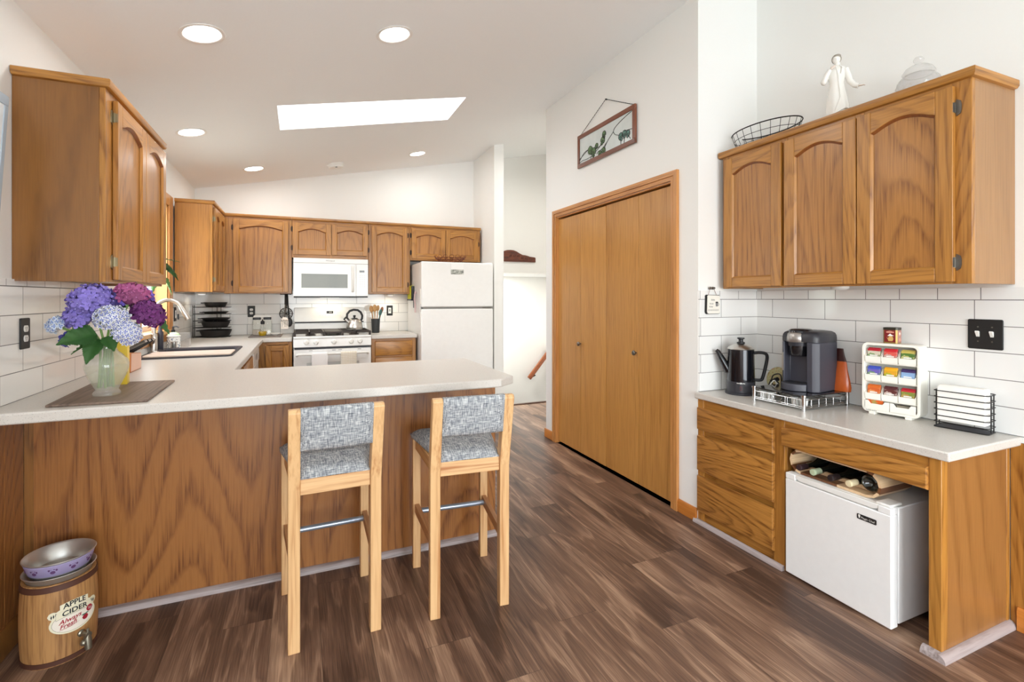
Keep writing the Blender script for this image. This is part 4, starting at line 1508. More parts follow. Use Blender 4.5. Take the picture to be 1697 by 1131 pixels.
# small refrigerator in the knee space
mf = thing('mini_refrigerator', 'white compact refrigerator in the knee space under the counter', 'refrigerator', (2.35, 1.405, 0))
x0, y0, y1, z0, z1 = 2.118, 1.178, 1.634, 0.014, 0.486
m = MB().box(x0 + 0.052, 2.56, y0 + 0.002, y1 - 0.002, z0 + 0.008, z1 - 0.004)
for (a, c) in ((x0 + 0.08, y0 + 0.04), (x0 + 0.08, y1 - 0.04), (2.52, y0 + 0.04), (2.52, y1 - 0.04)):
    m.lathe([(0.016, 0.0), (0.016, 0.023)], (a, c, 0), 12)
obj('body', m, white_enamel, mf, bevel=0.004)
m = MB()
# door with a scooped grip along its top edge
m.box(x0, x0 + 0.044, y0, y1, z0, z1 - 0.028)
m.box(x0 + 0.018, x0 + 0.044, y0, y1, z1 - 0.028, z1)
m.box(x0, x0 + 0.018, y0, y0 + 0.05, z1 - 0.028, z1).box(x0, x0 + 0.018, y1 - 0.05, y1, z1 - 0.028, z1)
dr = obj('door', m, white_enamel, mf, bevel=0.004)
m = MB().prism([(y0 + 0.05, z1 - 0.016), (y0 + 0.07, z1 - 0.024), (y1 - 0.07, z1 - 0.024), (y1 - 0.05, z1 - 0.016), (y1 - 0.05, z1), (y0 + 0.05, z1)][::-1], x0 + 0.002, x0 + 0.018, lambda a, b_, n: (n, a, b_))
obj('grip', m, white_plastic, dr, bevel=0.002)
obj('seal', MB().box(x0 + 0.0442, x0 + 0.052, y0 + 0.008, y1 - 0.008, z0 + 0.01, z1 - 0.01), grey_seal, mf, smooth=0)
obj('hinge_cover', MB().box(x0 + 0.006, x0 + 0.085, y0 + 0.006, y0 + 0.06, z1, z1 + 0.010), white_plastic, mf, bevel=0.004)
T = face_right(0, 0, x0)
bd = obj('badge', MB().prism(rrect(-1.306, -1.231, 0.4005, 0.4215, 0.004), 0, 0.0015, T), black_sign, dr)
m = MB()
text_mb(m, 'Magic Chef', 0.0118, lambda u, v, n: T(-1.2635 + u, 0.4095 + v, 0.0016 + n))
m.prism([(-1.301, 0.4165), (-1.2985, 0.4165), (-1.2965, 0.4115), (-1.2945, 0.4165), (-1.292, 0.4165), (-1.2955, 0.405), (-1.2975, 0.405)][::-1], 0.0016, 0.0024, T)
m.prism([(-1.2965 + 0.0032 * math.cos(a), 0.4172 + 0.0026 * math.sin(a)) for a in [2 * PI * i / 10 for i in range(10)]], 0.0016, 0.0024, T)
obj('brand_lettering', m, white_plastic, bd, smooth=0)

# wine rack of wooden staves, with bottles
wrk = thing('wine_rack', 'stave-built wooden wine rack lying on the compact refrigerator', 'wine rack', (2.26, 1.43, 0.4865))
yc0, yc1, zc_, ro, ri = 1.288, 1.580, 0.5435, 0.0565, 0.046


def stadium(r, n=6):
    pts = []
    for i in range(n + 1):
        a = R(-90 + 180 * i / n)
        pts.append((yc1 + r * math.cos(a), zc_ + r * math.sin(a)))
    for i in range(n + 1):
        a = R(90 + 180 * i / n)
        pts.append((yc0 + r * math.cos(a), zc_ + r * math.sin(a)))
    return pts


so, si = stadium(ro), stadium(ri)
nn = len(so)
for i in range(nn):
    j = (i + 1) % nn
    k = (0 if i % 3 == 1 else 1) if i != nn // 2 - 1 else 1
    halves = [(0.0, 1.0, k)] if i != nn - 1 else [(0.0, 0.42, 1), (0.42, 1.0, 0)]
    for (f0, f1, kk) in halves:
        L_ = lambda A, B, f: (A[0] + (B[0] - A[0]) * f, A[1] + (B[1] - A[1]) * f)
        obj('stave', MB().prism([L_(so[i], so[j], f0), L_(so[i], so[j], f1), L_(si[i], si[j], f1), L_(si[i], si[j], f0)], 2.15, 2.37, lambda a, b_, n: (n, a, b_)), maple_x if kk else walnut_x, wrk, smooth=0)
m = MB()
m.prism([(yc1 + 0.03, zc_ - 0.028), (yc0 - 0.03, zc_ - 0.028), (yc0 - 0.01, zc_ - ri + 0.002), (yc1 + 0.01, zc_ - ri + 0.002)], 2.20, 2.214, lambda a, b_, n: (n, a, b_))
obj('bottle_rest', m, maple_x, wrk, smooth=0)
bott = plain('dark_bottle_glass', rgb(20, 22, 18), 0.08, coat=0.6)
labs = [('leftmost', 1.578, 0.520, rgb(52, 36, 40), 'dark capsule'), ('second from left', 1.512, 0.520, rgb(176, 190, 158), 'sage green capsule'),
        ('middle', 1.430, 0.521, rgb(40, 32, 34), 'dark capsule'), ('fourth from left', 1.352, 0.524, rgb(222, 208, 170), 'cream capsule'), ]
caplab = ['wine bottle with dark capsule at the left end of the wooden rack', 'wine bottle with sage green capsule in the wooden rack',
          'wine bottle with dark capsule in the middle of the wooden rack', 'wine bottle with cream cork end in the wooden rack']
for (nm, y, z, c, cn), lab in zip(labs, caplab):
    b_ = thing('wine_bottle', lab, 'bottle', (2.2, y, z), 0, 'wine bottles in the stave rack')
    cx = ((0, 1, 0), (0, 0, 1), (1, 0, 0))
    m = MB().lathe([(0.0125, 0.03), (0.013, 0.075), (0.0145, 0.10), (0.028, 0.14), (0.030, 0.155), (0.030, 0.30), (0.026, 0.31), (0.001, 0.305)], (2.135, y, z), 20, 0, ax=cx)
    obj('glass', m, bott, b_)
    m = MB().lathe([(0.001, -0.002), (0.0125, -0.001), (0.0145, 0.003), (0.0145, 0.012), (0.0135, 0.016), (0.0135, 0.05)], (2.135, y, z), 20, 0, ax=cx)
    obj('capsule', m, plain('capsule', c, 0.4), b_)
b_ = thing('wine_bottle', 'dark wine bottle lying bottom outwards at the right end of the wooden rack', 'bottle', (2.2, 1.287, 0.5475), 0, 'wine bottles in the stave rack')
m = MB().lathe([(0.001, 0.020), (0.012, 0.016), (0.026, 0.0), (0.033, 0.004), (0.035, 0.012), (0.035, 0.15), (0.03, 0.17), (0.014, 0.19)], (2.165, 1.287, zc_ + 0.0005), 24, 0, ax=((0, 1, 0), (0, 0, 1), (1, 0, 0)))
obj('glass', m, bott, b_)

# ------------------------------------------------------------------ ceiling fittings
SL = math.atan(0.2035)
axn = Vector((-math.sin(SL), 0, math.cos(SL)))
axx = Vector((math.cos(SL), 0, math.sin(SL)))
cans = [(-0.430, 2.745, 1.0, 'recessed ceiling light nearest the camera above the hydrangeas'), (0.476, 2.737, 1.0, 'recessed ceiling light over the right stool'),
        (-0.725, 4.20, 1.0, 'recessed ceiling light near the left wall over the sink'), (-0.415, 5.42, 1.0, 'recessed ceiling light in front of the corner cabinet'),
        (1.19, 5.40, 1.0, 'recessed ceiling light in front of the refrigerator')]
trim_ring = plain('white_trim_ring', rgb(240, 238, 234), 0.5)
for (x, y, s_, lab) in cans:
    c = Vector((x, y, zc(x) - 0.0005))
    t = thing('ceiling_light', lab, 'ceiling light', tuple(c), 0, 'recessed ceiling lights')
    ax_ = (axx, Vector((0, 1, 0)), axn)
    m = MB().lathe([(0.098, 0.0), (0.100, -0.004), (0.090, -0.006), (0.082, -0.003), (0.078, 0.02), (0.070, 0.05)], c, 40, 0, ax=ax_, cap0=False, cap1=False)
    obj('trim_ring', m, trim_ring, t, smooth=50)
    m = MB().lathe([(0.078, -0.0005), (0.074, -0.002), (0.04, -0.004), (0.001, -0.0045)], c, 32, 0, ax=ax_, cap0=True)
    obj('lens', m, lens_m, t)
    area('can_lamp', tuple(c - axn * 0.02), (0, -SL, 0), 0.14, 0.14, 4.6, (1.0, 0.98, 0.955), shape='DISK')
x, y = 0.343, 5.55
c = Vector((x, y, zc(x)))
t = thing('smoke_detector', 'round white smoke detector on the ceiling above the stove wall', 'smoke detector', tuple(c))
ax_ = (axx, Vector((0, 1, 0)), axn)
obj('base', MB().lathe([(0.086, 0), (0.086, -0.008), (0.08, -0.012)], c, 36, 0, ax=ax_), white_plastic, t)
m = MB().lathe([(0.078, -0.010), (0.078, -0.026), (0.070, -0.036), (0.03, -0.042), (0.001, -0.043)], c, 36, 0, ax=ax_)
obj('cover', m, white_plastic, t)
obj('sensor', MB().lathe([(0.012, -0.036), (0.011, -0.045), (0.001, -0.046)], c + Vector((0.0, -0.055, 0)), 16, 0, ax=ax_), grey_seal, t)
# round lights under the wall cabinets
for (x, y, z, lab, pw) in ((-0.885, 5.62, 1.364, 'round under-cabinet light above the cast iron pans', 0.3), (0.975, 5.89, 1.357, 'round under-cabinet light above the utensil crock', 0.55),
                           (2.46, 1.60, 1.3735, 'round under-cabinet light above the coffee maker', 0.0)):
    t = thing('cabinet_light', lab, 'puck light', (x, y, z), 0, 'lights under the wall cabinets')
    obj('housing', MB().lathe([(0.040, 0), (0.040, -0.012), (0.036, -0.016)], (x, y, z), 28), white_plastic, t)
    obj('lens', MB().lathe([(0.034, -0.0155), (0.026, -0.021), (0.001, -0.022)], (x, y, z), 24), puck_m if pw else white_plastic, t)
    if pw:
        area('puck_lamp', (x, y, z - 0.03), (0, 0, 0), 0.05, 0.05, pw, (1.0, 0.9, 0.72), shape='DISK')
area('hall_fill', (2.75, 4.85, 3.0), (0, 0, 0), 0.16, 0.16, 11, (1.0, 0.95, 0.88), shape='DISK')  # lamp without a fixture, added to brighten the hall
area('stair_lamp', (2.52, 6.65, 1.63), (0, 0, 0), 0.14, 0.14, 26, (1.0, 0.97, 0.92), shape='DISK')

# ------------------------------------------------------------------ stools
def stool(label, loc, rot):
    t = thing('bar_stool', label, 'stool', (loc[0], loc[1], 0), rot, 'bar stools at the peninsula')
    wr_, wf_, dp = 0.1475, 0.168, 0.205          # half spacing of rear and front legs, half depth
    lw = 0.021
    # rear legs (towards the camera) run up into the back, leaning from the seat
    for s in (-1, 1):
        x = s * wr_
        prof = [(-dp - lw, 0), (-dp + lw, 0), (-dp + lw, 0.64), (-dp - 0.052, 0.905), (-dp - 0.060, 0.912), (-dp - 0.084, 0.912), (-dp - 0.093, 0.900), (-dp - lw - 0.002, 0.60)]
        m = MB().prism(prof, x - lw, x + lw, lambda y, z, n: (n, y, z))
        obj('leg', m, pine_z, t, local=True, bevel=0.003)
    for s in (-1, 1):
        x = s * wf_
        m = MB().box(x - lw * 0.9, x + lw * 0.9, dp - lw * 0.9, dp + lw * 0.9, 0, 0.632)
        obj('leg', m, pine_z, t, local=True, bevel=0.003)
    a, b_ = wr_ - lw, wf_ - lw * 0.9
    m = MB().box(-a, a, -dp - 0.014, -dp + 0.012, 0.578, 0.636)
    obj('seat_rail', m, pine_x, t, local=True, bevel=0.002)
    m = MB().box(-b_, b_, dp - 0.012, dp + 0.012, 0.58, 0.63)
    obj('seat_rail', m, pine_x, t, local=True, bevel=0.002)
    for s in (-1, 1):
        m = MB()
        for (z0_, z1_) in ((0.58, 0.632),):
            m.add([(s * (wr_ - 0.004) + d, -dp + lw, z) for d in (-0.009, 0.009) for z in (z0_, z1_)] + [(s * (wf_ - 0.002) + d, dp - lw * 0.9, z) for d in (-0.009, 0.009) for z in (z0_, z1_)],
                  [(0, 1, 3, 2), (4, 6, 7, 5), (0, 4, 5, 1), (2, 3, 7, 6), (0, 2, 6, 4), (1, 5, 7, 3)])
        obj('seat_rail', m, pine_y, t, local=True)
        m = MB()
        m.add([(s * wr_ + d, -dp + lw, z) for d in (-0.010, 0.010) for z in (0.272, 0.312)] + [(s * wf_ + d, dp - lw * 0.9, z) for d in (-0.010, 0.010) for z in (0.272, 0.312)],
              [(0, 1, 3, 2), (4, 6, 7, 5), (0, 4, 5, 1), (2, 3, 7, 6), (0, 2, 6, 4), (1, 5, 7, 3)])
        obj('stretcher', m, walnut_x if False else rail_pine, t, local=True)
    m = MB().tube([(-wf_ + 0.01, dp - 0.055, 0.292), (wf_ - 0.01, dp - 0.055, 0.292)], 0.0125, 14)
    obj('footrest', m, galv, t, local=True)['label'] = 'grey metal footrest tube'

    # seat cushion: slightly domed pad with the front dipping
    def seat(u, v):
        x = (-1 + 2 * u) * (a + (wf_ + 0.026 - a) * min(1, v * 1.15))
        y = -dp - 0.012 + (2 * dp + 0.055) * v
        e = min(1, min(u, 1 - u) * 9) * min(1, min(v, 1 - v) * 9)
        return (x, y, 0.640 + 0.030 * (e ** 0.5) + 0.012 * math.sin(PI * v) - 0.014 * (1 - v) * (1 - (2 * u - 1) ** 2) * 0.6)
    m = MB()
    N = 22
    m.grid(seat, N, N)
    base = len(m.v)
    edge = [(i, 0) for i in range(N)] + [(N, j) for j in range(N)] + [(N - i, N) for i in range(N)] + [(0, N - j) for j in range(N)]
    ids = [i * (N + 1) + j for (i, j) in edge]
    low = [len(m.v) + k for k in range(len(ids))]
    m.v += [Vector((m.v[i].x, m.v[i].y, 0.636)) for i in ids]
    for k in range(len(ids)):
        k2 = (k + 1) % len(ids)
        m.f.append([ids[k], ids[k2], low[k2], low[k]]); m.m.append(0)
    m.f.append(low[::-1]); m.m.append(0)
    obj('seat', m, fabric_m, t, local=True, smooth=60)

    # padded backrest between the posts
    def back(u, v, side):
        x = (-1 + 2 * u) * (a + 0.001)
        z = 0.757 + 0.158 * v
        yb = -dp - 0.03 - (z - 0.64) * 0.19
        e = (min(1, min(u, 1 - u) * 7) * min(1, min(v, 1 - v) * 5)) ** 0.5
        th = 0.013 + 0.014 * e
        return (x, yb + side * th, z - 0.005 * math.sin(PI * u) * (1 - v))
    m = MB()
    n = 16
    m.grid(lambda u, v: back(u, v, 1), n, n)
    m.grid(lambda u, v: back(u, v, -1), n, n)
    k0 = (n + 1) * (n + 1)
    edge = [(i, 0) for i in range(n)] + [(n, j) for j in range(n)] + [(n - i, n) for i in range(n)] + [(0, n - j) for j in range(n)]
    ids = [i * (n + 1) + j for (i, j) in edge]
    for k in range(len(ids)):
        k2 = (k + 1) % len(ids)
        m.f.append([ids[k], ids[k2], k0 + ids[k2], k0 + ids[k]]); m.m.append(0)
    obj('backrest', m, fabric_m, t, local=True, smooth=60)
    return t


rail_pine = wood('darker_pine_rail', rgb(192, 140, 94), rgb(150, 100, 62), 'y', fig=5, rings=9, streak=0.5, along=0.05, rough=0.45, coat=0.05)
stool('left pine bar stool with blue-grey woven seat and back at the peninsula', (0.118, 2.209), R(2.2))
stool('right pine bar stool with blue-grey woven seat at the peninsula end', (0.672, 2.176), R(-4.9))

# ------------------------------------------------------------------ cider barrel with pet bowls
BC = Vector((-0.823, 2.352, 0))
br_ = thing('cider_barrel', 'small aged wooden cider barrel with spigot at the foot of the peninsula', 'barrel', tuple(BC))
BH = 0.290


def brad(z):
    s = (z / BH - 0.5) * 2
    return 0.1045 + 0.006 * (1 - s * s)


m = MB()
prof = [(brad(BH * i / 14), BH * i / 14) for i in range(15)]
prof += [(prof[-1][0] - 0.010, BH), (prof[-1][0] - 0.012, BH - 0.05), (0.001, BH - 0.05)]
m.lathe([(0.001, 0.0)] + prof, BC, 48)
body = obj('body', m, barrel_wood, br_, smooth=50)
hoop_m = plain('dark_hoop', rgb(82, 50, 38), 0.6)
obj('hoop', MB().lathe([(brad(0.266), 0.266), (brad(0.266) + 0.003, 0.267), (brad(0.286) + 0.003, 0.286), (brad(0.287), 0.287)], BC, 48, cap0=False, cap1=False), hoop_m, br_)
obj('hoop', MB().lathe([(brad(0.003), 0.003), (brad(0.003) + 0.003, 0.004), (brad(0.02) + 0.003, 0.02), (brad(0.021), 0.021)], BC, 48, cap0=False, cap1=False), hoop_m, br_)
# label wrapped on the barrel; AZ is the heading of its centre
AZ = R(-49)


def BT(u, v, n, z0_=0.165):
    z = z0_ + v
    r = brad(z) + 0.0012 + n
    a = AZ + u / brad(0.13)
    return BC + Vector((r * math.cos(a), r * math.sin(a), z))


def wrap_poly(mb, poly, n, mi=0, th=0.0012):
    """polygon laid onto the barrel, cut in thin upright strips so that it follows the curve"""
    us = [p[0] for p in poly]
    u0, u1 = min(us), max(us)
    N = max(2, int((u1 - u0) / 0.004))

    def span(u):
        hits = []
        for a, b_ in zip(poly, poly[1:] + poly[:1]):
            if (a[0] <= u < b_[0]) or (b_[0] <= u < a[0]):
                hits.append(a[1] + (b_[1] - a[1]) * (u - a[0]) / (b_[0] - a[0]))
        return (min(hits), max(hits)) if len(hits) >= 2 else None
    cols = []
    for i in range(N + 1):
        u = u0 + (u1 - u0) * min(max(i / N, 0.004), 0.996)
        s = span(u)
        if s:
            cols.append((u, s))
    rings = []
    for u, (lo, hi) in cols:
        rings.append([BT(u, lo, n), BT(u, hi, n), BT(u, hi, n + th), BT(u, lo, n + th)])
    mb.loft(rings, mi)


lbl = plain('cream_label', rgb(232, 226, 198), 0.6)
lbl2 = plain('label_field', rgb(238, 230, 216), 0.6)
lk = plain('label_black', rgb(40, 44, 44), 0.6)
lr = plain('label_red', rgb(164, 36, 52), 0.6)
lgn = plain('label_green', rgb(70, 124, 104), 0.6)
ell = lambda cx, cy, rx, ry, n=40: [(cx + rx * math.cos(2 * PI * i / n), cy + ry * math.sin(2 * PI * i / n)) for i in range(n)]
arcy = lambda u: 0.020 - 3.2 * u * u          # banner line bows upward in the middle
m = MB()
wrap_poly(m, ell(0, -0.017, 0.071, 0.043), 0.0)
top = [(u, arcy(u) + 0.034) for u in [-0.042 + 0.084 * i / 16 for i in range(17)]]
wrap_poly(m, top[::-1] + [(u, arcy(u) - 0.006) for u in [-0.042 + 0.084 * i / 16 for i in range(17)]], 0.0)
for s in (-1, 1):
    wrap_poly(m, ell(s * 0.060, 0.018, 0.015, 0.013, 20), 0.0002)
    wrap_poly(m, [(s * 0.040, 0.0), (s * 0.064, -0.002), (s * 0.064, 0.022), (s * 0.040, 0.034)], 0.0001)
lo = obj('label', m, lbl, br_, smooth=50)
m = MB()
wrap_poly(m, ell(0, -0.017, 0.064, 0.037), 0.0013, th=0.0004)
wrap_poly(m, ell(0, -0.017, 0.0632, 0.0362), 0.0014, 1, th=0.0006)
bn = [(u, arcy(u) + 0.010) for u in [-0.053 + 0.106 * i / 16 for i in range(17)]]
wrap_poly(m, bn[::-1] + [(u, arcy(u) - 0.0135) for u in [-0.053 + 0.106 * i / 16 for i in range(17)]], 0.0018, 0, th=0.0004)
bn = [(u, arcy(u) + 0.010) for u in [-0.0526 + 0.1052 * i / 16 for i in range(17)]]
wrap_poly(m, bn[::-1] + [(u, arcy(u) - 0.0125) for u in [-0.0526 + 0.1052 * i / 16 for i in range(17)]], 0.0021, 2, th=0.0004)
for s in (-1, 1):
    for k in range(3):
        wrap_poly(m, ell(s * (0.052 + 0.006 * k), 0.019 - 0.002 * k, 0.0022, 0.008, 10), 0.0016, 0, th=0.0004)
obj('scroll', m, [lk, lbl2, lbl], lo, smooth=50)
m = MB()
text_mb(m, 'APPLE', 0.0245, lambda u, v, n: BT(u * 1.0, v * 1.0 + arcy(u) + 0.0235, 0.0014 + n), 0, bold=0.0006)
text_mb(m, 'CIDER', 0.0235, lambda u, v, n: BT(u * 1.1, v + arcy(u * 1.1) - 0.0015, 0.0027 + n), 0, bold=0.0006)
text_mb(m, 'Always', 0.0215, lambda u, v, n: BT(u - 0.014, v - 0.0085 + (u - 0.01) * 0.1, 0.0023 + n), 1, shear=0.25, bold=0.0004)
text_mb(m, 'Fresh', 0.0205, lambda u, v, n: BT(u - 0.020, v - 0.027 + u * 0.12, 0.0023 + n), 1, shear=0.25, bold=0.0004)
wrap_poly(m, ell(0.045, -0.003, 0.0115, 0.0115, 24), 0.0023, 1, th=0.0006)
text_mb(m, '5¢', 0.0125, lambda u, v, n: BT(u + 0.045, v - 0.003, 0.0032 + n), 2)
wrap_poly(m, ell(0.030, -0.027, 0.010, 0.0095, 20), 0.0023, 1, th=0.0006)
wrap_poly(m, ell(0.025, -0.0165, 0.008, 0.0022, 12), 0.0028, 3, th=0.0006)
wrap_poly(m, ell(0.036, -0.0155, 0.007, 0.002, 12), 0.0028, 3, th=0.0006)
wrap_poly(m, [(-0.045, -0.040), (-0.010, -0.036), (0.012, -0.030), (-0.010, -0.034), (-0.040, -0.0385)], 0.0023, 1, th=0.0005)
obj('lettering', m, [lk, lr, lbl2, lgn], lo, smooth=0)
# spigot below the label
sp = Vector((math.cos(AZ + 0.17), math.sin(AZ + 0.17), 0))
p0 = BC + sp * brad(0.085) - Vector((0, 0, 0.012))
m = MB()
m.lathe([(0.012, -0.001), (0.012, 0.005), (0.008, 0.008), (0.008, 0.03), (0.011, 0.033), (0.011, 0.04), (0.001, 0.041)], p0 + Vector((0, 0, 0.095)), 16, 0, ax=(Vector((-sp.y, sp.x, 0)), Vector((0, 0, 1)), sp))
m.tube([p0 + sp * 0.030 + Vector((0, 0, 0.098)), p0 + sp * 0.034 + Vector((0, 0, 0.075)), p0 + sp * 0.038 + Vector((0, 0, 0.045))], [0.0105, 0.0125, 0.0105], 14)
tp = Vector((-sp.y, sp.x, 0))
m.ball(p0 + sp * 0.032 - tp * 0.012 + Vector((0, 0, 0.073)), 0.011, 12, 8)
m.tube([p0 + sp * 0.034 + Vector((0, 0, 0.098)), p0 + sp * 0.034 + Vector((0, 0, 0.116))], 0.005, 10)
obj('spigot', m, plain('pewter', rgb(142, 136, 120), 0.35, metal=0.8), br_)

steel_bowl_prof = lambda r0, r1, h: [(0.001, 0.004), (r0 - 0.004, 0.004), (r1 - 0.004, h - 0.004), (r1 + 0.004, h), (r1 + 0.006, h - 0.002), (r1 + 0.004, h - 0.005), (r1, h - 0.008), (r0, 0.001), (0.001, 0.0)]
bowl_steel = plain('bowl_steel', rgb(206, 204, 200), 0.3, metal=0.75)
pb = obj('pet_bowl', MB().lathe(steel_bowl_prof(0.082, 0.100, 0.052), BC + Vector((0, 0, 0.262)), 48), bowl_steel, smooth=50, origin=BC + Vector((0, 0, 0.262)))
tag(pb, 'plain steel pet bowl resting in the mouth of the cider barrel', 'pet bowl', 'pet bowls stacked on the barrel')
bz = 0.303
t = thing('pet_bowl', 'steel pet bowl with lavender paw print band, topmost on the cider barrel', 'pet bowl', tuple(BC + Vector((0, 0, bz))), 0, 'pet bowls stacked on the barrel')
bh, r0_, r1_ = 0.062, 0.086, 0.101
obj('bowl', MB().lathe(steel_bowl_prof(r0_ - 0.002, r1_ - 0.001, bh), BC + Vector((0, 0, bz)), 56), bowl_steel, t, smooth=50)
obj('band', MB().lathe([(r0_ + 0.0015, 0.012), (r0_ + 0.003, 0.013), (r1_ + 0.0005, bh - 0.010), (r1_ - 0.001, bh - 0.008)], BC + Vector((0, 0, bz)), 56, cap0=False, cap1=False), plain('lavender', rgb(166, 156, 196), 0.5), t, smooth=50)


def band_pt(a, v, n):
    s = v / bh
    r = r0_ + 0.0025 + (r1_ - r0_ - 0.002) * s + n
    return BC + Vector((r * math.cos(a), r * math.sin(a), bz + v))


paw_m = plain('purple_print', rgb(98, 66, 110), 0.5)
for k in range(9):
    m = MB()
    a0 = R(-150 + 34 * k)
    for (du, dv, ra, rb) in ((0, -0.005, 0.0075, 0.006), (-0.010, 0.005, 0.0032, 0.0045), (-0.0035, 0.010, 0.0032, 0.0048), (0.0045, 0.009, 0.0032, 0.0048), (0.0105, 0.003, 0.003, 0.0042)):
        pts = [(a0 + (du + ra * math.cos(q_)) / 0.095, 0.034 + dv + rb * math.sin(q_)) for q_ in [2 * PI * i / 10 for i in range(10)]]
        m.add([band_pt(p[0], p[1], 0.0008) for p in pts] + [band_pt(p[0], p[1], -0.001) for p in pts], [list(range(10))] + [(i, (i + 1) % 10, 10 + (i + 1) % 10, 10 + i) for i in range(10)])
    obj('paw_print', m, paw_m, t, smooth=0)

# ------------------------------------------------------------------ things on the peninsula and the sink run
ZC = 0.914
m = MB()
m.prism([(-0.847, 2.300), (-0.535, 2.278), (-0.545, 2.775), (-0.874, 2.815)], ZC, ZC + 0.010)
tag(obj('place_mat', m, mat_wood, bevel=0.003), 'brown slatted mat on the peninsula under the glass vase', 'mat')

VX, VY = -0.712, 2.455
VZ = ZC + 0.0102
vs = thing('vase', 'frosted glass vase half full of water on the brown mat', 'vase', (VX, VY, VZ))
outer = [(0.043, 0.0), (0.045, 0.004), (0.045, 0.010), (0.040, 0.016), (0.038, 0.022), (0.046, 0.040), (0.062, 0.075), (0.071, 0.105), (0.073, 0.122), (0.068, 0.140), (0.052, 0.160), (0.037, 0.174), (0.031, 0.186), (0.033, 0.200), (0.040, 0.212)]
m = MB().lathe([(0.001, 0.0)] + outer + [(0.038, 0.213)] + [(max(r - 0.003, 0.001), h) for r, h in outer[::-1] if h > 0.018] + [(0.001, 0.02)], (VX, VY, VZ), 48)
obj('glass', m, vase_glass, vs, smooth=60)
m = MB().lathe([(0.001, 0.022)] + [(r - 0.0045, max(h, 0.022)) for r, h in outer if 0.02 <= h <= 0.112] + [(0.0675, 0.1155), (0.001, 0.1155)], (VX, VY, VZ), 40)
obj('water', m, water_m, vs, smooth=50)

# hydrangeas: a dome of four-petalled florets on a stem, leaves under the head
pet_m = {}


def petal_mats(key):
    if key not in pet_m:
        c = {'blue': (rgb(128, 114, 190), rgb(164, 154, 218)), 'pink': (rgb(166, 86, 134), rgb(190, 120, 172)), 'plum': (rgb(98, 40, 100), rgb(132, 70, 132)),
             'white': (rgb(228, 230, 236), rgb(92, 108, 186)), 'pale': (rgb(206, 214, 226), rgb(104, 130, 190)), 'navy': (rgb(74, 74, 152), rgb(104, 100, 180)), 'violet': (rgb(120, 96, 194), rgb(166, 148, 218))}[key]
        k = lambda q, f: tuple(min(1, x * f) for x in q[:3]) + (1,)
        if key in ('white', 'pale'):
            pet_m[key] = [plain('petal_' + key, c[0], 0.7), plain('petal_inner_' + key, c[1], 0.7), plain('petal_soft_' + key, k(c[0], 0.9), 0.7), plain('petal_core_' + key, k(c[0], 0.6), 0.7)]
        else:
            pet_m[key] = [plain('petal_' + key, c[0], 0.7, noise=0.1), plain('petal_inner_' + key, c[1], 0.7), plain('petal_deep_' + key, k(c[0], 0.72), 0.7), plain('petal_light_' + key, k(c[0], 1.28), 0.7)]
    return pet_m[key]


def floret(mb, p, nrm, size, rg_, two_tone):
    nrm = Vector(nrm).normalized()
    a = Vector((0, 0, 1)) if abs(nrm.z) < 0.9 else Vector((1, 0, 0))
    x = nrm.cross(a).normalized()
    y = nrm.cross(x)
    ph = rg_.uniform(0, PI)
    mi = rg_.choice((0, 0, 2)) if two_tone else rg_.choice((0, 0, 2, 3))
    for k in range(4):
        t = ph + k * PI / 2 + rg_.uniform(-0.12, 0.12)
        d = x * math.cos(t) + y * math.sin(t)
        e = nrm.cross(d)
        cup = rg_.uniform(0.05, 0.35)
        P = lambda u, w, up=0: p + d * (u * size) + e * (w * size) + nrm * (size * (cup * u * u * 0.9 - 0.25 * w * w + up))
        v = [P(0.02, 0), P(0.35, 0.33), P(0.72, 0.42), P(1.0, 0.20), P(1.06, 0), P(1.0, -0.20), P(0.72, -0.42), P(0.35, -0.33), P(0.55, 0, -0.05)]
        mb.add(v, [(0, 1, 8), (1, 2, 8), (2, 3, 8), (3, 4, 8), (4, 5, 8), (5, 6, 8), (6, 7, 8), (7, 0, 8)], mi)
        if two_tone:
            v = [P(0.03, 0, 0.04), P(0.35, 0.16, 0.02), P(0.62, 0.14, 0.03), P(0.78, 0.0, 0.04), P(0.62, -0.14, 0.03), P(0.35, -0.16, 0.02), P(0.5, 0, 0.005)]
            mb.add(v, [(0, 1, 6), (1, 2, 6), (2, 3, 6), (3, 4, 6), (4, 5, 6), (5, 0, 6)], 1)
    mb.ball(p + nrm * size * 0.08, size * 0.13, 6, 4, 1)


def leaf_mb(p0, p1, width, droop=0.1, twist=0.0, nv=14):
    """toothed leaf from p0 to p1 with a folded midrib"""
    p0, p1 = Vector(p0), Vector(p1)
    d = p1 - p0
    L = d.length
    t = d.normalized()
    up = Vector((0, 0, 1))
    e = t.cross(up)
    if e.length < 0.1:
        e = Vector((1, 0, 0))
    e.normalize()
    e = Matrix.Rotation(twist, 3, t) @ e
    n = e.cross(t).normalized()
    mb = MB()

    def f(s, q):
        w = width * (math.sin(PI * min(1, s ** 0.75)) ** 0.8) * (0.5 + 0.5 * (1 - s)) * 1.15
        w = max(w, 0.0)
        if abs(q - 0.5) > 0.49:
            w *= 1.0 + 0.07 * (1 if int(s * 40) % 2 else -1)
        c = (q - 0.5) * 2
        vein = 0.0025 * math.sin(s * 34 - abs(c) * 9) * abs(c)
        return p0 + d * s + e * (w * c) + n * (abs(c) * w * 0.35 + vein) - Vector((0, 0, 1)) * (droop * L * s * s)
    mb.grid(f, 40, 8)
    return mb


CAMV = Vector((0, 0, EYE))


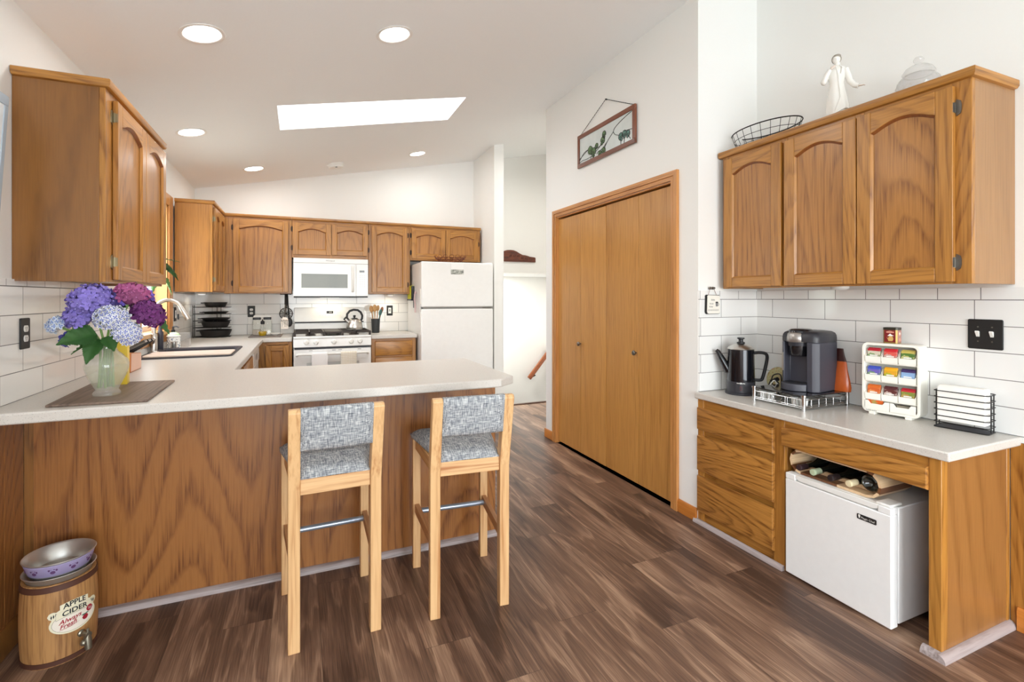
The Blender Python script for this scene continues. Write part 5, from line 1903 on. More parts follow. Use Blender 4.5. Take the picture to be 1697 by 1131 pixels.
def hydrangea(label, c, r, key, n, fs, flat=0.85, two=False, seed=1, leaves=(), bend=None):
    c = Vector(c)
    t = thing('hydrangea', label, 'flower', (VX, VY, VZ + 0.03), 0, 'hydrangeas in the vase')
    rg_ = random.Random(seed)
    mb = MB()
    ax = (c - Vector((VX, VY, VZ + 0.14))).normalized()
    k = 0
    tot = int(n * 1.35)
    for i in range(tot):
        z = 1 - 2 * (i + 0.5) / tot
        if z < -0.55:
            continue
        q = math.sqrt(1 - z * z)
        a = i * 2.39996
        a1 = ax.cross(Vector((0.3, 1, 0.2))).normalized()
        a2 = ax.cross(a1)
        d = ax * z + a1 * (q * math.cos(a)) + a2 * (q * math.sin(a))
        rr = r * rg_.uniform(0.88, 1.03)
        p = c + d * rr - ax * (z * rr * (1 - flat) if z > 0 else 0)
        floret(mb, p, d + Vector((rg_.uniform(-.22, .22), rg_.uniform(-.22, .22), rg_.uniform(-.22, .22))), fs * rg_.uniform(0.85, 1.15), rg_, two)
    obj('flower_head', mb, petal_mats(key), t, smooth=0, normals=False)
    m = MB().ball(c, r * 0.72, 14, 8)
    obj('core', m, petal_mats(key)[2] if not two else petal_mats('white')[3], t)
    foot = Vector((VX + rg_.uniform(-0.030, 0.030), VY + rg_.uniform(-0.030, 0.030), VZ + 0.03))
    neck = Vector((VX + (foot.x - VX) * 0.2 + (c.x - VX) * 0.10, VY + (c.y - VY) * 0.10, VZ + 0.19))
    pts = [foot, (foot + neck) / 2, neck, neck.lerp(c, 0.5) + Vector((0, 0, 0.01)), c - ax * r * 0.4]
    sm = []
    for i in range(len(pts) - 1):
        for s in range(5):
            sm.append(pts[i].lerp(pts[i + 1], s / 5))
    sm.append(pts[-1])
    obj('stem', MB().tube(sm, 0.0042, 8), stem_m, t)
    for lf in leaves:
        obj('leaf', leaf_mb(*lf), green_leaf, t, smooth=60, normals=False)
    return t


hydrangea('large blue-violet hydrangea head at the upper left of the bouquet', (-0.762, 2.462, 1.300), 0.074, 'blue', 74, 0.0200, seed=2,
          leaves=(((-0.735, 2.43, 1.165), (-0.842, 2.372, 1.150), 0.058, 0.12, -0.75), ((-0.73, 2.425, 1.15), (-0.752, 2.37, 1.062), 0.036, 0.05, -0.3)))
hydrangea('lower blue-violet hydrangea lobe beside the dark green leaf', (-0.795, 2.45, 1.235), 0.052, 'blue', 40, 0.0195, seed=3)
hydrangea('magenta pink hydrangea head at the top right of the bouquet', (-0.640, 2.50, 1.322), 0.058, 'pink', 46, 0.0205, seed=4)
hydrangea('tiny violet hydrangea cluster between the blue and pink heads', (-0.690, 2.52, 1.298), 0.036, 'violet', 26, 0.0155, seed=15,
          leaves=(((-0.69, 2.50, 1.22), (-0.672, 2.53, 1.292), 0.030, 0.0, 0.3),))
hydrangea('small violet hydrangea head behind the pink one', (-0.622, 2.56, 1.318), 0.042, 'violet', 34, 0.0160, seed=14)
hydrangea('dark plum hydrangea head at the far right of the bouquet', (-0.580, 2.475, 1.245), 0.062, 'plum', 52, 0.0200, seed=5,
          leaves=(((-0.565, 2.50, 1.235), (-0.515, 2.52, 1.165), 0.025, 0.1, 0.9),))
hydrangea('white hydrangea head with blue centres in the middle of the bouquet', (-0.682, 2.405, 1.232), 0.057, 'white', 96, 0.0125, two=True, seed=6,
          leaves=(((-0.70, 2.42, 1.16), (-0.668, 2.385, 1.105), 0.030, 0.05, 0.4),))
hydrangea('lower white hydrangea head with blue centres leaning over the yellow jar', (-0.628, 2.395, 1.172), 0.049, 'white', 78, 0.0120, two=True, seed=7)
hydrangea('small pale blue hydrangea head at the far left of the bouquet', (-0.866, 2.44, 1.208), 0.033, 'pale', 36, 0.0115, two=True, seed=8,
          leaves=(((-0.76, 2.43, 1.13), (-0.80, 2.38, 1.10), 0.026, 0.05, 0.6),))
hydrangea('small navy hydrangea cluster under the pale blue one', (-0.838, 2.46, 1.150), 0.025, 'navy', 18, 0.0150, seed=9)

# yellow jar, knife block
m = MB().lathe([(0.001, 0), (0.036, 0), (0.038, 0.004), (0.038, 0.185), (0.036, 0.19), (0.034, 0.19), (0.033, 0.02), (0.001, 0.018)], (-0.742, 2.735, ZC + 0.0102), 4, 0)
m.v = [Vector((-0.742, 2.735, 0)) + Matrix.Rotation(R(45 + 6), 3, 'Z') @ (v - Vector((-0.742, 2.735, 0))) for v in m.v]
tag(obj('storage_jar', m, yellow_m, bevel=0.004), 'square yellow ceramic jar behind the vase on the mat', 'jar')
kb = thing('knife_block', 'orange wooden knife block behind the yellow jar', 'knife block', (-0.87, 3.29, ZC))
Tk = lambda y, z, n: Vector((-0.872 + n, y, ZC + z))
m = MB().prism([(3.19, 0.0), (3.385, 0.0), (3.385, 0.09), (3.20, 0.108), (3.19, 0.100)], -0.047, 0.047, Tk)
obj('block', m, block_wood, kb, bevel=0.004)
m = MB().prism([(3.197, 0.006), (3.378, 0.006), (3.378, 0.086), (3.204, 0.102)], 0.0472, 0.0485, Tk)
obj('side_face', m, block_end, kb, smooth=0)
for k in range(3):
    hm = MB()
    p0 = Tk(3.23 + 0.035 * k, 0.104 - 0.003 * k, -0.005 + 0.012 * k)
    dirn = Vector((0.80, 0.10, 0.46 + 0.05 * k)).normalized()
    hm.tube([p0, p0 + dirn * 0.012], 0.008, 8)
    hm.tube([p0 + dirn * 0.012, p0 + dirn * 0.06, p0 + dirn * 0.118, p0 + dirn * 0.123], [0.008, 0.0095, 0.009, 0.004], 10)
    ko = obj('knife_handle', hm, black_plastic if k else steel_dark, kb)
    obj('end_cap', MB().tube([p0 + dirn * 0.119, p0 + dirn * 0.128], 0.0085, 10), steel, ko)

# sink, faucet and board
sk = thing('sink', 'dark composite sink set into the worktop under the window', 'sink', (-0.705, 4.2, 0.7))
x0, x1, y0, y1 = SKX[0], SKX[1], SKY[0], SKY[1]
rings = []
for (d, z, r) in ((-0.028, ZC + 0.0003, 0.05), (-0.026, ZC + 0.009, 0.048), (-0.006, ZC + 0.010, 0.04), (0.006, ZC + 0.002, 0.035), (0.010, ZC - 0.02, 0.035), (0.022, ZC - 0.19, 0.05), (0.06, ZC - 0.205, 0.05)):
    rings.append([(a, c, z) for a, c in rrect(x0 + d, x1 - d, y0 + d, y1 - d, r, 6)])
out = [[(a, c, z) for a, c in rrect(x0 + d, x1 - d, y0 + d, y1 - d, r, 6)] for (d, z, r) in ((0.055, ZC - 0.215, 0.05), (0.014, ZC - 0.20, 0.05), (0.002, ZC - 0.02, 0.03), (0.002, ZC + 0.0003, 0.03))]
m = MB()
m.loft(rings + out, closed=True)
m.add(rings[-1], [list(range(len(rings[-1])))])
obj('basin', m, sink_m, sk, smooth=40)
obj('drain', MB().lathe([(0.04, 0.0), (0.038, 0.003), (0.001, 0.002)], (-0.70, 4.2, ZC - 0.2045), 24), steel, sk)
m = MB()
m.prism(rrect(x0 + 0.018, x1 + 0.018, y0 - 0.012, y0 + 0.27, 0.02, 5), ZC + 0.0105, ZC + 0.0215)
tag(obj('sink_board', m, board_m, bevel=0.003), 'beige board laid across the near end of the sink', 'cutting board')

fa = thing('faucet', 'brushed steel gooseneck faucet behind the sink', 'faucet', (-0.952, 4.293, ZC))
fx, fy = -0.972, 4.293
m = MB().lathe([(0.001, 0), (0.030, 0), (0.030, 0.008), (0.023, 0.014), (0.022, 0.12), (0.016, 0.14)], (fx, fy, ZC), 24)
obj('base', m, steel, fa)
nk = [(fx, fy, ZC + 0.12), (fx, fy, ZC + 0.285)] + [(fx + 0.088 - 0.088 * math.cos(a), fy, ZC + 0.285 + 0.098 * math.sin(a)) for a in [R(12 * i) for i in range(1, 14)]]
obj('spout', MB().tube(nk, 0.0135, 14), steel, fa)
e0 = Vector(nk[-1])
dd = (Vector(nk[-1]) - Vector(nk[-2])).normalized()
m = MB().tube([e0 - dd * 0.005, e0 + dd * 0.012, e0 + dd * 0.092, e0 + dd * 0.097], [0.0155, 0.0165, 0.021, 0.018], 16)
hd = obj('spray_head', m, steel, fa)
obj('spray_button', MB().box(e0.x - 0.026, e0.x - 0.014, fy - 0.007, fy + 0.007, e0.z - 0.085, e0.z - 0.045), black_plastic, hd, bevel=0.002)
m = MB().tube([(fx, fy - 0.02, ZC + 0.075), (fx + 0.01, fy - 0.05, ZC + 0.085), (fx + 0.03, fy - 0.11, ZC + 0.115)], [0.010, 0.007, 0.006], 10)
obj('lever', m, steel, fa)

# things beside the sink
can = thing('canister', 'white ceramic canister with blue pattern and green lid behind the sink', 'canister', (-0.925, 4.66, ZC))
cm = NT('patterned_ceramic')
tcx = cm.n('TexCoord')
vo_ = cm.n('TexVoronoi', feature='DISTANCE_TO_EDGE')
cm.link(cm.mapping(tcx.outputs['Object'], (1, 1, 1)), vo_.inputs['Vector'])
vo_.inputs['Scale'].default_value = 55
nzz = cm.noise(tcx.outputs['Object'], 45, 3)
msk = cm.math('MULTIPLY', cm.math('LESS_THAN', vo_.outputs['Distance'], 0.10), cm.math('GREATER_THAN', nzz, 0.5))
cm.link(cm.mix(msk, rgb(242, 242, 238), rgb(110, 126, 150)), cm.b.inputs['Base Color'])
cm.b.inputs['Roughness'].default_value = 0.2
m = MB().lathe([(0.001, 0.0), (0.043, 0.0), (0.046, 0.006), (0.046, 0.085), (0.042, 0.09), (0.001, 0.09)], (-0.925, 4.66, ZC), 32)
obj('body', m, cm.mat, can)
m = MB().lathe([(0.049, 0.0902), (0.050, 0.096), (0.046, 0.101), (0.040, 0.102)], (-0.925, 4.66, ZC), 32, cap1=False)
obj('rim', m, porcelain, can)
m = MB().lathe([(0.001, 0.0905), (0.042, 0.0965), (0.040, 0.108), (0.030, 0.119), (0.014, 0.125), (0.001, 0.126)], (-0.925, 4.66, ZC), 32)
obj('lid', m, plain('pale_green_lid', rgb(190, 222, 178), 0.4), can)
m = MB().lathe([(0.001, 0), (0.021, 0), (0.022, 0.003), (0.022, 0.056), (0.020, 0.057), (0.019, 0.01), (0.001, 0.008)], (-0.905, 4.575, ZC), 20)
tag(obj('tumbler', m, steel), 'small steel tumbler in front of the patterned canister', 'cup')
m = MB()
m.prism(rrect(-0.925, -0.835, 4.745, 4.835, 0.012, 4), ZC, ZC + 0.115)
tag(obj('bin', m, clear_box_m, bevel=0.003), 'clear plastic bin behind the sink next to the canister', 'container')
sd = thing('soap_dispenser', 'soap bottle with black pump behind the canister', 'soap dispenser', (-0.95, 4.80, ZC))
obj('bottle', MB().lathe([(0.001, 0), (0.026, 0), (0.028, 0.005), (0.028, 0.09), (0.016, 0.115), (0.012, 0.12), (0.001, 0.12)], (-0.955, 4.80, ZC), 20), charcoal, sd)
obj('pump', MB().tube([(-0.955, 4.80, ZC + 0.12), (-0.955, 4.80, ZC + 0.165)], 0.007, 10).lathe([(0.014, 0.118), (0.014, 0.135), (0.006, 0.14)], (-0.955, 4.80, ZC), 16).tube([(-0.955, 4.80, ZC + 0.162), (-0.93, 4.79, ZC + 0.164), (-0.915, 4.785, ZC + 0.155)], 0.006, 8), black_plastic, sd)
m = MB().lathe([(0.001, 0), (0.019, 0), (0.021, 0.004), (0.021, 0.135), (0.012, 0.155), (0.012, 0.185), (0.001, 0.186)], (-0.972, 4.47, ZC), 18)
tag(obj('bottle', m, charcoal), 'dark grey bottle standing between faucet and canister', 'bottle')
pt = thing('flower_pot', 'small round terracotta pot on the window side behind the soap pump', 'pot', (-0.985, 4.86, 1.053))
tc_m = plain('terracotta', rgb(206, 138, 92), 0.7, noise=0.1)
m = MB().lathe([(0.001, 0), (0.026, 0), (0.036, 0.02), (0.041, 0.045), (0.038, 0.062), (0.030, 0.07), (0.026, 0.066), (0.001, 0.06)], (-1.045, 4.82, 1.0525), 24)
obj('pot', m, tc_m, pt)
m = MB()
for k in range(5):
    a = 2 * PI * k / 5
    m.tube([(-1.045, 4.82, 1.115), (-1.045 + 0.02 * math.cos(a), 4.82 + 0.02 * math.sin(a), 1.15), (-1.045 + 0.045 * math.cos(a), 4.82 + 0.04 * math.sin(a), 1.17)], [0.004, 0.004, 0.001], 6)
obj('sprout', m, green_leaf, pt)
# trailing plant hung in the window
hp_ = thing('hanging_plant', 'trailing green plant hung in the kitchen window behind the wall cabinet', 'plant', (-0.955, 4.22, 1.60))
pc = Vector((-0.965, 4.20, 1.60))
obj('pot', MB().lathe([(0.001, 0), (0.032, 0), (0.044, 0.085), (0.046, 0.09), (0.041, 0.09), (0.038, 0.07), (0.001, 0.068)], pc, 24), tc_m, hp_)
m = MB()
for k in range(3):
    a = 2 * PI * k / 3
    m.tube([pc + Vector((0.044 * math.cos(a), 0.044 * math.sin(a), 0.09)), pc + Vector((0, 0, 0.40))], 0.0012, 5)
m.tube([pc + Vector((0, 0, 0.40)), pc + Vector((0, 0, 0.484))], 0.0018, 5)
obj('hanger', m, black_metal, hp_)
for (a, b_, w, dr_, tw) in (((-0.95, 4.25, 1.60), (-0.87, 4.60, 1.595), 0.022, 0.0, 0.3), ((-0.93, 4.30, 1.545), (-0.885, 4.60, 1.500), 0.026, 0.05, 1.2), ((-0.935, 4.24, 1.57), (-0.862, 4.52, 1.515), 0.024, 0.25, -0.4),
                            ((-0.93, 4.40, 1.45), (-0.925, 4.60, 1.345), 0.042, 0.05, 1.4), ((-0.955, 4.22, 1.50), (-0.97, 4.24, 1.345), 0.040, 0.0, 1.2)):
    lm = leaf_mb(a, b_, w, dr_, tw)
    obj('leaf', lm, leaf_light if w > 0.03 else green_leaf, hp_, smooth=60, normals=False)
m = MB()
for (a, b_) in (((-0.93, 4.22, 1.67), (-0.93, 4.40, 1.45)), ((-0.93, 4.215, 1.67), (-0.955, 4.22, 1.50)), ((-0.95, 4.21, 1.67), (-0.95, 4.25, 1.60)), ((-0.95, 4.21, 1.67), (-0.93, 4.30, 1.545)), ((-0.95, 4.21, 1.67), (-0.935, 4.24, 1.57))):
    a, b_ = Vector(a), Vector(b_)
    m.tube([pc + Vector((0, 0, 0.06)), a + Vector((0, 0, 0.02)), a.lerp(b_, 0.5) + Vector((0.01, 0.01, 0.02)), b_], 0.0025, 6)
obj('stems', m, stem_m, hp_)

# outlets and switches


def outlet(name, label, T, dup_=True, kind='outlet', cat='outlet', w=0.072, h=0.122, rocker=False, toggles=0):
    o = thing(name, label, cat, tuple(T(0, 0, 0)))
    m = MB().prism(rrect(-w / 2, w / 2, -h / 2, h / 2, 0.006, 4), 0.0, 0.006, T)
    obj('plate', m, black_sign, o, bevel=0.002)
    if dup_:
        for s in (-1, 1):
            c = MB().prism([(0.0165 * math.cos(a), s * 0.0195 + max(-0.0125, min(0.0125, 0.0165 * math.sin(a)))) for a in [2 * PI * i / 28 for i in range(28)]], 0.006, 0.0085, T)
            so_ = obj('socket', c, white_plastic, o)
            sl_ = MB()
            sl_.tbox(T, -0.0065, -0.0045, s * 0.0195 - 0.001, s * 0.0195 + 0.007, 0.0085, 0.0088)
            sl_.tbox(T, 0.0045, 0.0065, s * 0.0195 - 0.001, s * 0.0195 + 0.006, 0.0085, 0.0088)
            sl_.prism([(0.0022 * math.cos(a), s * 0.0195 - 0.006 + 0.0022 * math.sin(a)) for a in [2 * PI * i / 8 for i in range(8)]], 0.0085, 0.0088, T)
            obj('slots', sl_, black_plastic, so_, smooth=0)
    if rocker:
        obj('rocker', MB().prism([(-0.017, -0.034), (0.017, -0.034), (0.017, 0.034), (-0.017, 0.034)], 0.0061, 0.008, T), white_plastic, o, bevel=0.001)
        obj('switch_lever', MB().tbox(T, -0.006, 0.006, -0.011, 0.018, 0.008, 0.012), grey_seal, o, bevel=0.001)
    for k in range(toggles):
        u = (k - (toggles - 1) / 2) * 0.046
        obj('toggle', MB().prism([(0.006, -0.011), (0.0065, -0.011), (0.019, 0.009), (0.017, 0.014), (0.006, 0.011)], u - 0.0055, u + 0.0055, lambda n, v, a: T(a, v, n)), white_plastic, o, bevel=0.001)
        for s in (-1, 1):
            obj('screw', MB().prism([(u + 0.003 * math.cos(a), s * 0.030 + 0.003 * math.sin(a)) for a in [2 * PI * i / 10 for i in range(10)]], 0.006, 0.0072, T), steel_dark, o)
    return o


outlet('wall_outlet', 'black double outlet on the left tiles beside the hydrangeas', face_left(2.551, 1.171, XL + 0.0092))
outlet('wall_outlet', 'black double outlet on the back tiles beside the cast iron pans', face_back(-0.486, 1.166, YB - 0.0092))
outlet('wall_switch', 'black switch plate with white rocker on the left tiles by the faucet', face_left(5.10, 1.170, XL + 0.0092), dup_=False, rocker=True, cat='switch')
outlet('wall_switch', 'black switch plate with white rocker on the back tiles by the refrigerator', face_back(0.991, 1.161, YB - 0.0092), dup_=False, rocker=True, cat='switch')
outlet('wall_switch', 'wide black plate with two white toggle switches above the napkin holder', face_right(1.097, 1.161, XR - 0.0082), dup_=False, toggles=2, w=0.115, h=0.124, cat='switch')
m = MB().box(-0.519, -0.474, YB - 0.0092 - 0.012, YB - 0.0092, 1.026, 1.098)
tag(obj('plug_adapter', m, white_plastic, bevel=0.003), 'white plug block below the outlet beside the oil bottles', 'plug')

# pan rack with five skillets
PX, PY = -0.79, 5.80
rk = thing('pan_rack', 'black wire pan rack in the counter corner', 'rack', (PX, PY, ZC))
m = MB()
wr = 0.0032
levels = [0.008, 0.100, 0.168, 0.238, 0.305]
for (a, c) in ((-0.975, 5.72), (-0.975, 5.80), (-0.80, 5.965), (-0.765, 5.965)):
    m.tube([(a, c, ZC), (a, c, ZC + 0.325)], wr, 6)
for z in levels:
    zz = ZC + z
    m.tube([(-0.975, 5.72, zz), (-0.65, 5.72, zz)], wr, 6)
    m.tube([(-0.975, 5.80, zz), (-0.65, 5.80, zz)], wr, 6)
    m.tube([(-0.975, 5.72, zz), (-0.975, 5.80, zz), (-0.80, 5.965, zz), (-0.765, 5.965, zz)], wr, 6)
    m.tube([(-0.80, 5.965, zz), (-0.80, 5.70, zz)], wr, 6).tube([(-0.765, 5.965, zz), (-0.765, 5.70, zz)], wr, 6)
obj('frame', m, black_metal, rk, smooth=60)
pans = [(0.012, 0.145, 0.062, 'largest black cast iron skillet, lowest in the wire rack'), (0.1035, 0.130, 0.055, 'deep black cast iron skillet second from the bottom of the rack'),
        (0.1715, 0.130, 0.024, 'flat black cast iron griddle pan in the middle of the rack'), (0.2415, 0.115, 0.018, 'thin black cast iron pan second from the top of the rack'),
        (0.3085, 0.104, 0.046, 'small black cast iron skillet, topmost on the wire rack')]
for (z, r, h, lab) in pans:
    c = Vector((PX, PY + 0.0, ZC + z))
    t = thing('skillet', lab, 'skillet', tuple(c), 0, 'cast iron pans in the rack')
    m = MB().lathe([(0.001, 0), (r * 0.80, 0), (r * 0.84, 0.003), (r, h - 0.002), (r, h), (r - 0.005, h), (r * 0.80, 0.006), (r * 0.76, 0.005), (0.001, 0.005)], c, 40)
    obj('pan', m, cast_iron, t)
    m = MB().prism([(-r + 0.004, -0.028), (-r - 0.022, -0.016), (-r - 0.028, 0.0), (-r - 0.022, 0.016), (-r + 0.004, 0.028)], h - 0.012, h - 0.003, lambda u, v, n, c=c: c + Vector((u, v, n)))
    obj('lug', m, cast_iron, t, bevel=0.002)
    m = MB().tube([c + Vector((0.0, r - 0.004, h - 0.008)), c + Vector((0.0, r + 0.03, h - 0.006)), c + Vector((0.0, r + 0.062, h - 0.006))], [0.011, 0.008, 0.010], 10, flat=0.6)
    obj('handle', m, cast_iron, t)

# tray with oil bottle, jars and spoon dishes
m = MB().prism([(-0.476, 5.535), (-0.180, 5.52), (-0.172, 5.94), (-0.474, 5.955)], ZC, ZC + 0.010)
tag(obj('tray', m, plain('dark_slate_tray', rgb(112, 102, 96), 0.5, noise=0.1), bevel=0.002), 'dark slate tray on the counter left of the stove', 'tray')
zt2 = ZC + 0.0102
m = MB().prism(rrect(-0.46, -0.285, 0.0, 0.205, 0.02, 4), 0, 0.012, TF((0, 5.93, zt2), (1, 0, 0), (0, -1, 0)))
tag(obj('ceramic_board', m, porcelain, bevel=0.003), 'white rounded board standing upright behind the oil jars', 'board')
for (x, y, lab, fill) in ((-0.415, 5.78, 'square glass jar with black lid at the back left of the tray', rgb(176, 164, 150)), (-0.318, 5.80, 'square glass jar with black lid at the back right of the tray', rgb(236, 232, 222))):
    t = thing('storage_jar', lab, 'jar', (x, y, zt2))
    rw = 0.042
    ring = lambda s, z: [(x + a, y + c, z) for a, c in rrect(-s, s, -s, s, 0.012, 4)]
    m = MB().loft([ring(rw, zt2), ring(rw, zt2 + 0.135), ring(rw * 0.8, zt2 + 0.150), ring(rw * 0.8, zt2 + 0.160)])
    obj('glass', m, clear_glass, t, smooth=50)
    m = MB().loft([ring(rw - 0.004, zt2 + 0.004), ring(rw - 0.004, zt2 + 0.055)])
    obj('contents', m, plain('jar_contents', fill, 0.8, noise=0.2, nscale=90), t)
    m = MB().loft([ring(rw * 0.88, zt2 + 0.1602), ring(rw * 0.88, zt2 + 0.184)])
    obj('lid', m, black_plastic, t, bevel=0.003)
ob = thing('oil_bottle', 'conical glass bottle with golden oil on the slate tray', 'bottle', (-0.352, 5.62, zt2))
c = (-0.352, 5.62, zt2)
obj('glass', MB().lathe([(0.001, 0), (0.030, 0), (0.040, 0.025), (0.040, 0.04), (0.024, 0.085), (0.014, 0.115), (0.014, 0.13)], c, 28), clear_glass, ob, smooth=60)
obj('oil', MB().lathe([(0.001, 0.003), (0.028, 0.003), (0.0375, 0.026), (0.0375, 0.042), (0.034, 0.048), (0.001, 0.048)], c, 28), oil_m, ob)
m = MB().lathe([(0.017, 0.12), (0.019, 0.128), (0.019, 0.146), (0.012, 0.155), (0.001, 0.156)], c, 20)
m.tube([(c[0], c[1], c[2] + 0.15), (c[0], c[1] - 0.012, c[2] + 0.168)], 0.006, 8)
obj('pourer', m, black_plastic, ob)
m = MB().lathe([(0.001, 0.0), (0.018, 0.0), (0.050, 0.020), (0.052, 0.024), (0.047, 0.023), (0.016, 0.006), (0.001, 0.006)], (-0.238, 5.655, zt2), 32, rx=1.0, ry=0.72)
m.box(-0.20, -0.165, 5.645, 5.665, zt2 + 0.017, zt2 + 0.022)
tag(obj('spoon_rest', m, porcelain, bevel=0.001), 'white oval spoon dish on the slate tray', 'dish')

# utensils hung under the cabinet left of the stove
sp_m = plain('spatula_face', rgb(232, 218, 204), 0.35, metal=0.3)
t = thing('slotted_spatula', 'metal slotted spatula with black handle hanging left of the stove', 'spatula', (-0.15, 5.90, 0.98))
m = MB()
for (u0, u1) in ((-0.036, -0.026), (-0.018, -0.008), (0.000, 0.008), (0.016, 0.024), (0.030, 0.036)):
    m.box(-0.155 + u0, -0.155 + u1, 5.905, 5.909, 0.995, 1.075)
m.prism([(-0.191, 0.982), (-0.184, 0.975), (-0.126, 0.975), (-0.119, 0.982), (-0.119, 0.996), (-0.191, 0.996)], 5.905, 5.909, lambda x, z, n: (x, n, z))
m.prism([(-0.191, 1.060), (-0.119, 1.060), (-0.121, 1.085), (-0.145, 1.105), (-0.165, 1.105), (-0.189, 1.085)], 5.905, 5.909, lambda x, z, n: (x, n, z))
obj('blade', m, sp_m, t, smooth=0)
obj('shaft', MB().tube([(-0.155, 5.907, 1.10), (-0.150, 5.907, 1.25)], 0.0055, 8), steel_dark, t)
m = MB().tube([(-0.150, 5.907, 1.24), (-0.146, 5.907, 1.345), (-0.152, 5.906, 1.355)], [0.008, 0.010, 0.007], 10)
obj('handle', m, black_plastic, t)
t = thing('skimmer', 'round dark skimmer hanging behind the slotted spatula', 'skimmer', (-0.15, 5.97, 1.07))
m = MB()
cc = Vector((-0.142, 5.968, 1.138))
ccx, ccz = Vector((1, 0, 0)), Vector((0, 0, 1))
for r in (0.064, 0.050, 0.036, 0.022):
    m.tube([cc + ccx * (r * math.cos(a)) + ccz * (r * math.sin(a)) for a in [2 * PI * i / 28 for i in range(28)]], 0.005 if r > 0.06 else 0.0022, 6, closed=True)
for k in range(6):
    a = PI * k / 6
    m.tube([cc + ccx * (0.062 * math.cos(a)) + ccz * (0.062 * math.sin(a)), cc - ccx * (0.062 * math.cos(a)) - ccz * (0.062 * math.sin(a))], 0.002, 5)
obj('mesh', m, black_metal, t)
obj('handle', MB().tube([cc + ccz * 0.062, cc + Vector((0.006, -0.004, 0.18)), cc + Vector((0.012, -0.008, 0.215))], [0.006, 0.009, 0.007], 8), black_plastic, t)
t = thing('ladle', 'black nylon spoon hanging beside the slotted spatula', 'spoon', (-0.115, 5.94, 1.0))
m = MB().ball((-0.108, 5.938, 1.045), 0.034, 14, 8, sx=0.9, sy=0.35, sz=1.5)
obj('bowl', m, black_plastic, t)
obj('handle', MB().tube([(-0.110, 5.938, 1.085), (-0.125, 5.938, 1.24), (-0.132, 5.936, 1.35)], [0.006, 0.008, 0.010], 8), black_plastic, t)
m = MB().tube([(-0.20, 5.93, 1.352), (-0.09, 5.93, 1.352)], 0.004, 8).box(-0.2, -0.19, 5.925, 5.935, 1.352, 1.3642).box(-0.10, -0.09, 5.925, 5.935, 1.352, 1.3642)
tag(obj('utensil_rail', m, black_metal), 'short dark rail under the wall cabinet holding the hanging utensils', 'rail')

# kettle
kt = thing('kettle', 'stainless steel whistling kettle with black handle on the stove', 'kettle', (0.549, 5.66, 0.966))
c = (0.549, 5.66, 0.9662)
m = MB().lathe([(0.001, 0), (0.080, 0), (0.087, 0.006), (0.087, 0.030), (0.082, 0.062), (0.066, 0.098), (0.045, 0.115), (0.036, 0.118), (0.001, 0.119)], c, 40)
obj('body', m, steel, kt, smooth=50)
obj('lid_knob', MB().lathe([(0.036, 0.118), (0.032, 0.124), (0.010, 0.127), (0.009, 0.136), (0.016, 0.144), (0.013, 0.156), (0.001, 0.158)], c, 20), black_plastic, kt)
m = MB().tube([(c[0] - 0.066, c[1] - 0.01, c[2] + 0.085), (c[0] - 0.088, c[1] - 0.015, c[2] + 0.105), (c[0] - 0.100, c[1] - 0.017, c[2] + 0.117)], [0.020, 0.016, 0.014], 14)
obj('spout', m, steel, kt)
m = MB().tube([(c[0] - 0.098, c[1] - 0.017, c[2] + 0.115), (c[0] - 0.110, c[1] - 0.018, c[2] + 0.124)], [0.015, 0.013], 12)
m.tube([(c[0] - 0.104, c[1] - 0.017, c[2] + 0.125), (c[0] - 0.075, c[1] - 0.01, c[2] + 0.150)], [0.006, 0.008], 8)
obj('whistle', m, black_plastic, kt)
hp2 = [(c[0] - 0.062, c[1], c[2] + 0.100), (c[0] - 0.080, c[1], c[2] + 0.130), (c[0] - 0.076, c[1], c[2] + 0.170), (c[0] - 0.050, c[1], c[2] + 0.203), (c[0] - 0.010, c[1], c[2] + 0.216),
       (c[0] + 0.034, c[1], c[2] + 0.212), (c[0] + 0.066, c[1], c[2] + 0.188), (c[0] + 0.083, c[1], c[2] + 0.150), (c[0] + 0.080, c[1], c[2] + 0.118), (c[0] + 0.066, c[1], c[2] + 0.095)]
obj('handle', MB().tube([Vector(hp2[i]).lerp(Vector(hp2[i + 1]), t / 3) for i in range(9) for t in range(3)] + [Vector(hp2[9])], 0.0118, 12), black_plastic, kt)

# utensil crock
c = (0.795, 5.80, ZC)
cr = thing('utensil_crock', 'dark grey tapered crock on the counter right of the stove', 'crock', c)
m = MB().lathe([(0.001, 0), (0.040, 0), (0.042, 0.004), (0.050, 0.160), (0.047, 0.160), (0.039, 0.01), (0.001, 0.008)], c, 32)
obj('body', m, plain('dark_crock', rgb(54, 58, 60), 0.5), cr)


def spoon(name, label, foot, head, w, h, mat, flat=False, cat='spoon'):
    foot, head = Vector(foot), Vector(head)
    t = thing(name, label, cat, tuple(foot), 0, 'utensils in the crock')
    d = (head - foot).normalized()
    obj('handle', MB().tube([foot, head - d * h * 0.7], [0.005, 0.0055], 8), mat, t)
    x = Vector((1, 0, 0)) - d * d.x
    x.normalize()
    y = d.cross(x)
    m = MB().ball(head, 1.0, 14, 8, ax=(x * w, y * (0.006 if flat else 0.010), d * h))
    obj('head', m, mat, t)


